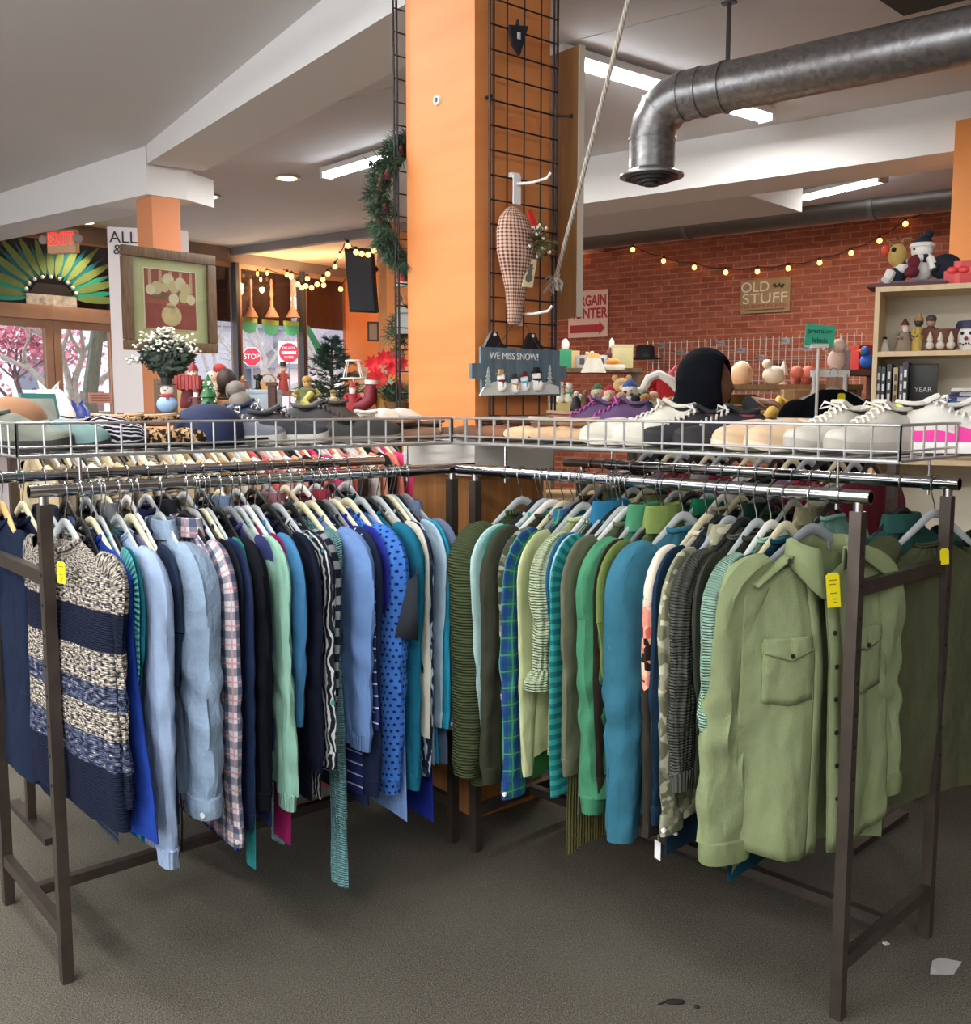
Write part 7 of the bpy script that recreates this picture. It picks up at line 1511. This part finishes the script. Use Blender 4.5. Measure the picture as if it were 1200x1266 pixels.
r = thing('book', 'large dark book standing cover forward reading YEAR', 'book', bc_pt(1130, S2, .12), yaw(bd), 'books in the bookcase'); mb = MB(); mb.box((.02, .012, hb * .48), (.125, .022, hb * .96), rotm(.05, 0, 0), bev=.002); mb.build('cover', plain('#2b2c28', .4, 0, .2), r); mb = MB(); mb.box((.02, .016, hb * .48), (.12, .018, hb * .95), rotm(.05, 0, 0)); mb.build('pages', col('#d9d2c0'), r, False); text('YEAR', .028, plain('#d9d9d2', .5), r, V((.03, -.004, hb * .4)), V((1, 0, 0)), Z, 'cover_title')
book(1163, .17, .03, .13, '#2c2f6a', 'blue baseball book lying on a slant', tilt=-.3, z=S2 + .015, lines=('#e8e6e6',), spine='BASEBALL', flat=True)
book(1192, .14, .024, .12, '#4f93b8', 'pale blue book at the bottom of the flat pile', z=S2, lines=('#e3eef2',), spine='', flat=True); book(1194, .13, .022, .12, '#2f5a96', 'deep blue book in the flat pile', z=S2 + .0245, flat=True); book(1197, .13, .018, .12, '#2a2a2c', 'black book on top of the flat pile', z=S2 + .047, flat=True); book(1198, .13, .014, .12, '#e0ddd6', 'white book topmost of the flat pile', z=S2 + .066, flat=True)
# on top of the bookcase
BT = bt + .002
r = thing('tray', 'dark red flat tray on top of the bookcase', 'tray', bc_pt(1122, BT, .13), yaw(bd)); mb = MB(); mb.box((0, 0, .008), (.3, .2, .014), bev=.004); mb.build('board', col('#5a2a2e'), r); mb = MB(); mb.box((.02, 0, .02), (.24, .14, .01), bev=.003); mb.build('slate', col('#5a5f66'), r)
r = thing('snowman_plush', 'stuffed snowman in a navy hat with striped scarf on the bookcase', 'plush', bc_pt(1138, BT + .025, .12), yaw(bd)); w_ = col('#e9e6df', .95); nv = col('#1d2230', .95); H_ = at(1138, 285, 4.05).z - BT - .02
mb = MB(); mb.ball((0, 0, H_ * .24), H_ * .25, (1.0, .8, 1), 16); mb.build('body', w_, r); mb = MB(); mb.ball((0, -.01, H_ * .62), H_ * .19, (1.15, .95, .95), 16); hd = mb.build('head', w_, r); mb = MB()
for s in (-1, 1): mb.ball((s * .018 - .01, -H_ * .19, H_ * .65), .005, seg=6)
mb.build('eyes', nv, hd); mb = MB(); mb.ball((0, 0, H_ * .79), H_ * .18, (1.05, 1, .8), 14); mb.ball((.02, 0, H_ * .96), .02, seg=8); mb.build('hat', nv, r); mb = MB(); mb.tube([V((H_ * .2 * cos(a), H_ * .18 * sin(a), H_ * .73)) for a in (2 * pi * k / 16 for k in range(17))], .012, 7, False); mb.build('hat_brim', w_, r)
for k in range(6): mb = MB(); a = pi + k * .5; mb.ball((H_ * .17 * cos(a), H_ * .17 * sin(a), H_ * .46), .018, seg=8); mb.build('scarf', (nv, w_)[k % 2], r)
mb = MB(); mb.tube([V((.035, -.05, H_ * .45)), V((.05, -.065, H_ * .2))], .016, 8); mb.build('scarf_end', w_, r); mb = MB(); mb.ball((-.025, -.07, H_ * .36), .024, (1, .6, 1.2), 10); mb.build('heart_patch', col('#6a2030', .9), r)
for s, lb in ((-1, ''), (1, '')): mb = MB(); mb.tube([V((s * .05, 0, H_ * .4)), V((s * .085, -.03, H_ * .28)), V((s * .05, -.07, H_ * .24))], .018, 8); mb.build('arm', (w_, nv)[s > 0], r)
mb = MB(); mb.ball((.09, -.02, .05), .055, (1.1, .9, .95), 12); mb.build('leg', nv, r); mb = MB(); mb.ball((-.03, -.08, .03), .03, (1, 1.2, .8), 10); mb.build('leg', col('#6a2030', .9), r)
r = thing('reindeer_plush', 'tan stuffed reindeer with a red nose leaning on the snowman', 'plush', bc_pt(1108, BT + .025, .1), yaw(bd)); tn = col('#c3a25c', .95)
mb = MB(); mb.tube([V((-.005, 0, .0)), V((.01, 0, .035)), V((.045, .0, .06))], [.028, .034, .035], 10); mb.build('body', nv, r); mb = MB(); mb.ball((0, -.01, .105), .042, (.9, .9, 1.15), 12); hd = mb.build('head', tn, r); mb = MB(); mb.ball((-.045, -.02, .125), .018, (.9, .9, 1.3), 8); mb.build('nose', col('#d0402e'), hd); mb = MB(); mb.ball((-.012, -.045, .125), .01, seg=8); mb.build('eye', nv, hd)
for s in (-1, 1): mb = MB(); mb.tube([V((s * .015, 0, .145)), V((s * .03 - .01, 0, .17)), V((s * .03 + .02, 0, .172))], .006, 6); mb.build('antler', col('#8a6a44', .9), hd)
mb = MB(); mb.tube([V((-.02, -.03, .04)), V((-.03, -.04, .01)), V((-.04, -.05, 0))], .02, 8); mb.build('leg', w_, r)
r = thing('gift_box', 'glossy red gift box with a red bow', 'gift box', bc_pt(1187, BT, .12), yaw(bd)); h = at(1187, 322, 4.).z - BT; mb = MB(); mb.box((0, 0, h / 2), (.12, .12, h), bev=.003); mb.build('box', plain('#c8252a', .35), r); mb = MB(); mb.box((-.01, -.0615, h / 2), (.022, .003, h)); mb.box((0, -.0615, h * .6), (.12, .003, .02)); mb.build('ribbon', plain('#e03a36', .3), r, False); mb = MB()
for s in (-1, 1): mb.ball((-.01 + s * .02, -.067, h * .62), .02, (1, .35, .7), 10)
mb.build('bow', plain('#e8473f', .3), r)

# ---------------------------------------------------------------- the shopper in the black hood
pc = at(862, 480, 4.75); r = thing('person', 'person in a black hooded top reaching right over the clothes', 'person', V((pc.x, pc.y, 0))); P0 = V((pc.x, pc.y, 0))
hood_z0, hood_z1 = at(865, 437, 4.75).z, at(865, 505, 4.75).z; hc = (hood_z0 + at(865, 492, 4.75).z) / 2
black = fabric('plain', '#1b1e26'); skinm = plain('#6d4937', .55, 0, .06)
hand = at(940, 495, 5.06) - P0; sh = hood_z1 - .02
me = bpy.data.meshes.new('body'); vs, es, rad = [], [], []
def jv(p, r_, par=None):
    vs.append(tuple(p)); rad.append(r_)
    if par is not None: es.append((par, len(vs) - 1))
    return len(vs) - 1
pel = jv((0, 0, .95), .15); ch = jv((0, 0, 1.22), .155, pel); nk = jv((.0, 0, sh - .02), .10, ch); nb = jv((.01, -.0, sh + .07), .06, nk)
sL = jv((-.17, .04, sh - .06), .08, nk); eL = jv((-.23, -.02, 1.14), .055, sL); wL = jv((-.18, -.2, .98), .04, eL)
sR = jv((.15, -.08, sh - .06), .08, nk); eR = jv((.24, -.22, sh - .12), .055, sR); wR = jv(hand - V((.07, .02, .0)), .036, eR)
for s in (-1, 1):
    hp = jv((s * .09, 0, .85), .1, pel); kn_ = jv((s * .1, -.02, .48), .065, hp); an = jv((s * .1, 0, .09), .045, kn_); ft = jv((s * .11, -.14, .04), .04, an)
me.from_pydata(vs, es, []); ob = bpy.data.objects.new('body', me); C.objects.link(ob); ob.parent = r; me.materials.append(black); md = ob.modifiers.new('skin', 'SKIN')
sk = me.skin_vertices[0].data
for v, q in zip(sk, rad): v.radius = (q, q)
sk[0].use_root = True; ob.modifiers.new('sub', 'SUBSURF').render_levels = 2
ms = [black]
hr = (at(897, 470, 4.75).x - at(836, 470, 4.75).x) / 2
mb = MB(); fm = rotm(0, 0, radians(-28))                     # face turned towards the right
rs = []; n = 24
for j in range(13):                                           # head with brow, nose, lips and chin in profile, facing local +x
    t = j / 12; z = -.125 + .25 * t; ring = []
    base = math.sqrt(max(.02, 1 - ((z + .0) / .13) ** 2))
    for k in range(n):
        a = 2 * pi * k / n; fx_ = max(0, cos(a)); x = .098 * base * cos(a); y = .076 * base * sin(a)
        nose = math.exp(-((z + .018) / .022) ** 2) * .019 * fx_ ** 10; lip = math.exp(-((z + .058) / .012) ** 2) * .012 * fx_ ** 6; chin = math.exp(-((z + .1) / .02) ** 2) * .022 * fx_ ** 4; brow = math.exp(-((z - .03) / .014) ** 2) * .006 * fx_ ** 3; eye = -math.exp(-((z - .008) / .014) ** 2) * .008 * max(0, fx_ - .4) * (1 if abs(sin(a)) > .25 else 0)
        ring.append(fm @ V((x + nose + lip + chin + brow + eye, y, z)))
    rs.append(ring)
mb.rings(rs); hz = (hood_z0 - .125) ; head = mb.build('head', skinm, r); head.location = (.055, -.02, hz - .02)
mb = MB()
for s in (-1, 1): mb.ball(fm @ V((.083, s * .032, .008)), .011, (1, 1, .7), 8)
mb.build('eyes', plain('#17110f', .3), head)
mb = MB(); mb.tube([fm @ V((.091, .022, -.057)), fm @ V((.1, 0, -.056)), fm @ V((.091, -.022, -.057))], .006, 6); mb.build('lips', plain('#7a4a42', .5), head)
mb = MB(); rs = []                                            # hood: shell around the head, open towards the face
for j in range(11):
    t = j / 10; a0 = .62 + (pi - .62) * t                     # from the face edge to the back of the head
    ring = []
    for k in range(22):
        b = 2 * pi * k / 22; rr = .142 * sin(a0) ** .8; q = V((.12 * cos(a0) + .012, rr * .92 * cos(b), rr * 1.1 * sin(b) - (.03 if sin(b) < 0 else 0) * abs(sin(b))))
        q += V((.004 * nz(b * 2, t * 4, 1), .006 * nz(t * 5, b, 2), 0)); ring.append(fm @ q)
    rs.append(ring)
mb.rings(rs, True, (False, True)); hd_ = mb.build('hood', black, r); hd_.location = (.02, .0, hz - .012); q = hd_.modifiers.new('cloth', 'SOLIDIFY'); q.thickness = .012
mb = MB(); mb.lathe([(.15, -.07), (.135, -.02), (.11, .04), (.1, .09)], (0, .01, sh + .03), 20, sy=.85); mb.build('hood_base', black, r)
# right hand, palm down, five fingers spread over the garment
hm = MB(); hd0 = V((hand.x - .05, hand.y - .01, hand.z)); fwd = V((.93, -.2, -.12)).normalized(); sd_ = V((.2, .93, .25)).normalized(); upn = fwd.cross(sd_)
rs = []
for t, w_, h_ in ((0, .026, .018), (.3, .036, .017), (.7, .042, .016), (1, .040, .012)):
    cpt = hd0 + fwd * .085 * t; rs.append([cpt + sd_ * w_ * cos(a) + upn * h_ * sin(a) for a in (2 * pi * k / 14 for k in range(14))])
hm.rings(rs)
for k, (o_, l_) in enumerate(((-.03, .068), (-.01, .078), (.011, .073), (.031, .056))):
    b = hd0 + fwd * .08 + sd_ * o_; d1 = (fwd + sd_ * o_ * 3).normalized(); p1 = b + d1 * l_ * .45 - upn * .0 + Z * .004; p2 = p1 + (d1 - Z * .45).normalized() * l_ * .32; p3 = p2 + (d1 - Z * .9).normalized() * l_ * .25
    hm.tube([b - d1 * .01, b + d1 * .01, p1, p2, p3], [.0095, .0095, .0085, .0078, .0055], 10)
b = hd0 + fwd * .025 - sd_ * .03; p1 = b + (fwd * .6 - sd_ * .8).normalized() * .032 - Z * .005; p2 = p1 + (fwd * .9 - sd_ * .4).normalized() * .03 - Z * .006
hm.tube([b + sd_ * .012, b, p1, p2], [.013, .012, .0098, .0065], 10); hm.build('hand', plain('#8f644b', .55, 0, .06), r)
# black garment with a yellow tag that the hand touches
bh = thing('clothes_hanger', 'clear hanger holding the black top under the shopper\'s hand', 'hanger')
bh_loc = at(1030, 460, 5.24); bh.location = bh_loc; bh.rotation_euler = (0, 0, .1); mb = MB(); mb.tube([V((x, 0, z)) for x, z in ((0, -.085), (.002, -.06), (.012, -.04), (.021, -.012), (.0215, .006), (.012, .019), (0, .0215), (-.015, .015), (-.0205, -.012))], .002, 6); mb.build('hook', M_CHROME, bh); mb = MB(); mb.tube([V((x, 0, z)) for x, z in ((-.2, -.155), (-.1, -.115), (0, -.085), (.1, -.115), (.2, -.155))], .008, 8, flat=.5); mb.build('arm_bar', HM['clear'], bh)
bt_ = thing('top', 'black top with a yellow tag under the shopper\'s hand', 'top', bh_loc, .1); body_mesh(.06, .22, .75, .02, .06, 3.3, .008, top=-.09, sh=.1).build('body', fabric('plain', '#15181f'), bt_)
for s in (1, -1): sleeve_mesh(.06, s, .7, .29, .06, .05, 2.2 + s, .008, .22)[0].build('sleeve', fabric('plain', '#15181f'), bt_)
price_tag(bt_, (.03, -.04, -.11), (1, 0, 0), (0, 0, 1), .04, .05, mark=False)

# ---------------------------------------------------------------- small things on the carpet
c = atz(1168, 1198, 0); r = thing('paper_scrap', 'torn grey paper scrap on the carpet at the right', 'litter', c); mb = MB(); mb.prism([(-.055, -.03), (.01, -.03), (.06, .03), (.01, .05), (-.02, .035)], (0, 0, .002), (1, 0, 0), (0, 1, 0), Z, .002); mb.build('sheet', plain('#a7a7a4', .8), r, False); mb = MB(); mb.prism([(-.055, -.03), (-.03, -.015), (-.04, .0)], (0, 0, .004), (1, 0, 0), (0, 1, 0), Z, .004); mb.build('folded_corner', plain('#b5b5b2', .8), r, False)
c = atz(834, 1240, 0); r = thing('dark_scrap', 'small black leaf-like scrap on the near carpet', 'litter', c); mb = MB(); mb.ball((0, 0, .004), .02, (1.4, .6, .25), 8); mb.build('leaf', plain('#141412', .8), r); mb = MB(); mb.tube([V((-.025, 0, .004)), V((-.045, -.01, .003))], .0025, 5); mb.build('stalk', plain('#141412', .8), r)
c = atz(861, 1246, 0); r = thing('carpet_bit', 'tiny black bit beside the leaf-like scrap', 'litter', c); mb = MB(); mb.ball((0, 0, .003), .007, (1, 1, .5), 8); mb.build('crumb', plain('#141412', .8), r)
c = atz(1095, 1168, 0); r = thing('carpet_bit', 'small white paper bit below the right rack crossbar', 'litter', c); mb = MB(); mb.box((0, 0, .004), (.02, .012, .003), rotm(0, .2, .6)); mb.build('chip', plain('#d8d8d4', .7), r, False)

# ---------------------------------------------------------------- outside the windows
def tree(p, h, label, seed, c='#6b6058', r0=.25, pink=None, spread=1.0):
    r = thing('street_tree', label, 'tree', p, 0, 'trees across the street'); rnd = random.Random(seed); mb = MB(); tips = []
    def br(a, d, l, q, lev):
        e = a + d * l; m_ = (a + e) / 2 + V((rnd.gauss(0, .05), rnd.gauss(0, .05), 0)) * l; mb.tube([a, m_, e], [q, q * .85, q * .65], 7 if lev < 2 else 5); tips.append(e)
        if lev < 4:
            for _ in range(3 if lev else 4): nd_ = (d + V((rnd.gauss(0, .55), rnd.gauss(0, .55), rnd.gauss(.05, .35))) * spread).normalized(); br(e - d * l * rnd.uniform(0, .25), nd_, l * rnd.uniform(.55, .78), q * .55, lev + 1)
    br(V((0, 0, 0)), Z, h * .3, r0, 0); mb.build('trunk_and_branches', plain(c, .9, 0, .2), r)
    if pink:
        fm_ = MB()
        for t_ in tips:
            for _ in range(12):
                q = t_ + V((rnd.gauss(0, .35), rnd.gauss(0, .35), rnd.gauss(0, .3))); u = V((rnd.gauss(0, 1), rnd.gauss(0, 1), rnd.gauss(0, 1))).normalized(); v = u.cross(Z).normalized(); s = rnd.uniform(.05, .11); fm_.add([q - u * s, q + v * s * .6, q + u * s, q - v * s * .6], [(0, 1, 2, 3)])
        fm_.build('foliage', plain(pink, .9, 0, .2), r, False)
    return r
def gp(px, d): q = hit(px, 420, E1, -d); return V((q.x, q.y, -.12))
tree(gp(30, 21), 5.2, 'tree with pink autumn leaves seen through the left door', 1, '#7d6a66', .08, '#d68a9a')
tree(gp(90, 17), 6, 'bare leaning tree seen through the right door', 2, '#a39a90', .13)
tree(gp(127, 15), 11, 'thick dark tree trunk at the edge of the right door', 5, '#6a6e62', .15)
tree(gp(333, 34), 8.5, 'big pale bare tree behind the stop sign', 3, '#b5aaa4', .28, None, 1.2)
tree(gp(398, 30), 7.5, 'bare tree beyond the last window', 4, '#a8a19c', .18, None, 1.1)
tree(gp(262, 28), 7, 'bare tree between column and window', 7, '#a39c98', .14, None, 1.1)
def house(px, d, w, dp, h, c, label):
    b = gp(px, d); r = thing('house', label, 'house', b, yaw(E2)); mb = MB(); mb.box((0, dp / 2, h / 2), (w, dp, h)); mb.build('walls', plain(c, .8), r, False); mb = MB(); mb.prism([(-w * .55, h), (w * .55, h), (0, h + w * .3)], (0, -.4, 0), (1, 0, 0), Z, (0, 1, 0), dp + .8); mb.build('roof', plain('#8a8690', .8), r, False)
    for x in (-.28, .28):
        mb = MB(); mb.box((w * x, -.04, h * .55), (w * .16, .1, h * .28)); f_ = mb.build('window', plain('#e6e6e8', .5), r, False); mb = MB(); mb.box((w * x, -.1, h * .55), (w * .12, .04, h * .24)); mb.build('window_glass', plain('#6d7684', .2), f_, False)
    mb = MB(); mb.box((0, -.05, 1.05), (1.0, .12, 2.1)); mb.build('door', plain('#7a5a50', .6), r, False)
house(110, 38, 9, 8, 5.0, '#dfe0e6', 'white house across the street behind the right door'); house(252, 42, 9, 8, 5.5, '#b9b4bc', 'lilac grey house behind the bare tree'); house(355, 44, 10, 8, 3.6, '#e6e3e6', 'white bungalow behind the stop sign'); house(418, 40, 9, 8, 3.4, '#d8c8c6', 'low pinkish house beyond the last window'); house(10, 44, 11, 8, 4, '#c9a9a6', 'rose brick house behind the pink tree')
def car(px, d, c, label):
    b = gp(px, d); r = thing('car', label, 'car', b + Z * .02, yaw(E2), 'cars parked outside'); mb = MB(); rs = []
    for x, z0, z1, w in ((-2.2, .45, .75, .7), (-2.1, .35, .9, .82), (-1.1, .3, .98, .86), (0, .3, 1.0, .88), (1.2, .3, .98, .86), (2.05, .35, .88, .82), (2.2, .45, .72, .7)): rs.append([V((x, y, z)) for y, z in ((-w, z0), (w, z0), (w * 1.0, (z0 + z1) / 2), (w * .93, z1), (-w * .93, z1), (-w, (z0 + z1) / 2))])
    mb.rings(rs); mb.build('body', plain(c, .25), r); mb = MB(); rs = []
    for x, z1, w in ((-1.75, .98, .72), (-1.1, 1.42, .62), (.35, 1.45, .62), (1.1, .98, .72)): rs.append([V((x, -w, .92)), V((x, w, .92)), V((x, w * .95, z1)), V((x, -w * .95, z1))])
    mb.rings(rs); mb.build('cabin', plain('#3c434c', .15), r)
    for x in (-1.4, 1.4):
        for y in (-.8, .8): mb = MB(); mb.cyl((x, y - .1, .33), (x, y + .1, .33), .33, seg=18); mb.build('wheel', plain('#1b1b1d', .7), r)
car(38, 19, '#e3e4e8', 'white car parked outside the left door'); car(110, 20, '#9fb0c4', 'pale blue car parked outside the right door'); car(395, 26, '#c9c3c6', 'silver car parked beyond the last window')
def road_sign(px, py, d, w, kind, label):
    c = hit(px, py, E1, -d); r = thing('road_sign', label, 'road sign', V((c.x, c.y, -.12)), yaw(V((1, .15, 0)))); h = c.z + .12; n = 8 if kind == 'stop' else 28
    mb = MB(); mb.cyl((0, .03, 0), (0, .03, h + w * .4), .03); mb.build('post', plain('#7d8084', .4, .6), r)
    pl = lambda q, o, m, nm: (lambda b: (b.prism([(q * cos(2 * pi * (k + .5) / n), q * sin(2 * pi * (k + .5) / n)) for k in range(n)], (0, -o, h), (1, 0, 0), Z, (0, -1, 0), .006), b.build(nm, m, r, False)))(MB())
    if kind == 'stop': pl(w / 2, 0, plain('#f0eeee', .5), 'border'); pl(w * .46, .007, plain('#d0263c', .5), 'face'); text('STOP', w * .36, plain('#f4f2f2', .5), r, V((0, -.016, h)), V((1, 0, 0)), Z, sx=.9)
    else:
        mb = MB(); mb.box((0, .01, h), (w * 1.12, .01, w * 1.12)); mb.build('backing', plain('#f0eeee', .5), r, False)
        pl(w / 2, 0, plain('#d0263c', .5), 'face'); mb = MB(); mb.box((0, -.012, h), (w * .74, .006, w * .15)); mb.build('bar', plain('#f4f2f2', .5), r, False); text('DO NOT', w * .16, plain('#f4f2f2', .5), r, V((0, -.016, h + w * .24)), V((1, 0, 0)), Z); text('ENTER', w * .16, plain('#f4f2f2', .5), r, V((0, -.016, h - w * .24)), V((1, 0, 0)), Z)
road_sign(311, 441, 24, .6, 'stop', 'red octagonal STOP sign outside the window'); road_sign(357, 436, 24, .6, 'dne', 'round red DO NOT ENTER sign outside the window')
# ---------------------------------------------------------------- camera, world, lights
cam = bpy.data.cameras.new('camera'); co = bpy.data.objects.new('camera', cam); C.objects.link(co)
co.location = ORG; co.rotation_euler = (pi / 2 - PITCH, 0, 0)
cam.sensor_fit = 'VERTICAL'; cam.sensor_height = 36; cam.lens = FPX * 36 / 1266; cam.clip_start = .05; cam.clip_end = 300
SC.camera = co
w = bpy.data.worlds.new('overcast_sky'); SC.world = w; w.use_nodes = True
nt = w.node_tree; bg = nt.nodes['Background']; bg.inputs[1].default_value = 3.6
tc = nt.nodes.new('ShaderNodeTexCoord'); sx = nt.nodes.new('ShaderNodeSeparateXYZ'); rp = nt.nodes.new('ShaderNodeValToRGB')
nt.links.new(tc.outputs['Generated'], sx.inputs[0]); nt.links.new(sx.outputs['Z'], rp.inputs[0]); nt.links.new(rp.outputs[0], bg.inputs[0])
rp.color_ramp.elements[0].position = .0; rp.color_ramp.elements[0].color = (.88, .88, .92, 1); rp.color_ramp.elements[1].position = .6; rp.color_ramp.elements[1].color = (.93, .95, 1, 1)
def tube_fixture(name, a, b, label, power, light=True, drop=.03, wid=.12):
    a, b = V(a), V(b); d = (b - a).normalized(); L = (b - a).length; m = (a + b) / 2
    r = thing(name, label, 'ceiling light', tuple(m), yaw(d), 'fluorescent strip lights')
    mb = MB(); mb.box((0, 0, 0), (L, wid, .045), bev=.008); mb.build('channel', plain('#d8d8d4', .5), r)
    for k in (-1, 1):
        h = L / 2
        for s in ((-.03, .03) if wid > .1 else (0,)):
            mb = MB(); mb.cyl((k * .02 if k > 0 else -h + .03, s, -.045), (h - .03 if k > 0 else -.02, s, -.045), .016, seg=10); mb.build('tube', glow('#f4f8ff', 14), r)
        mb = MB(); mb.box((k * (h - .02), 0, -.04), (.03, wid * .9, .05)); mb.build('end_cap', plain('#e6e6e2', .5), r, False)
    if light:
        ld = bpy.data.lights.new('strip_light', 'AREA'); ld.shape = 'RECTANGLE'; ld.size = L; ld.size_y = .16; ld.energy = power; ld.color = (1, .97, .93)
        lo = bpy.data.objects.new('strip_light', ld); C.objects.link(lo); lo.location = m - Z * .07; lo.rotation_euler = (0, 0, yaw(d))
    return r
tube_fixture('strip_light_fixture', atz(688, 62, 3.52), atz(950, 140, 3.52), 'twin tube strip light hanging beside the orange pillar', 60)
tube_fixture('strip_light_fixture', atz(402, 212, 3.52), atz(520, 176, 3.52), 'strip light behind the green wreath', 70)
tube_fixture('strip_light_fixture', atz(992, 240, 3.53), atz(1094, 216, 3.53), 'strip light in the recess above the far duct', 90)
for k, (a, b, z) in enumerate(((-2.6, .8, 3.5), (-.2, -1.6, 3.5), (-4.6, 2.2, 3.62), (-3.0, -2.6, 3.75), (4.6, 4.8, 3.5), (-6.5, 0, 3.75))):  # unseen fixtures added to light the racks, pillar and beams from outside the view
    c = EE(a, b, z); tube_fixture('strip_light_fixture', c - E1 * 1.2, c + E1 * 1.2, ('added unseen strip light over the near left carpet, out of the picture', 'added unseen strip light just behind the viewer', 'added unseen strip light over the carpet left of the blue rack, out of the picture', 'added unseen strip light far behind the viewer on the left', 'added unseen strip light beyond the right picture edge', 'added unseen strip light near the shop door')[k], (48, 78, 62, 200, 25, 90)[k])
SC.view_settings.view_transform = 'Standard'; SC.view_settings.look = 'None'; SC.view_settings.exposure = 0.2; SC.view_settings.gamma = 1
SC.view_settings.use_curve_mapping = False
SC.cycles.use_denoising = True; SC.cycles.max_bounces = 8; SC.cycles.diffuse_bounces = 4; SC.cycles.transparent_max_bounces = 12
SC.cycles.sample_clamp_indirect = 6
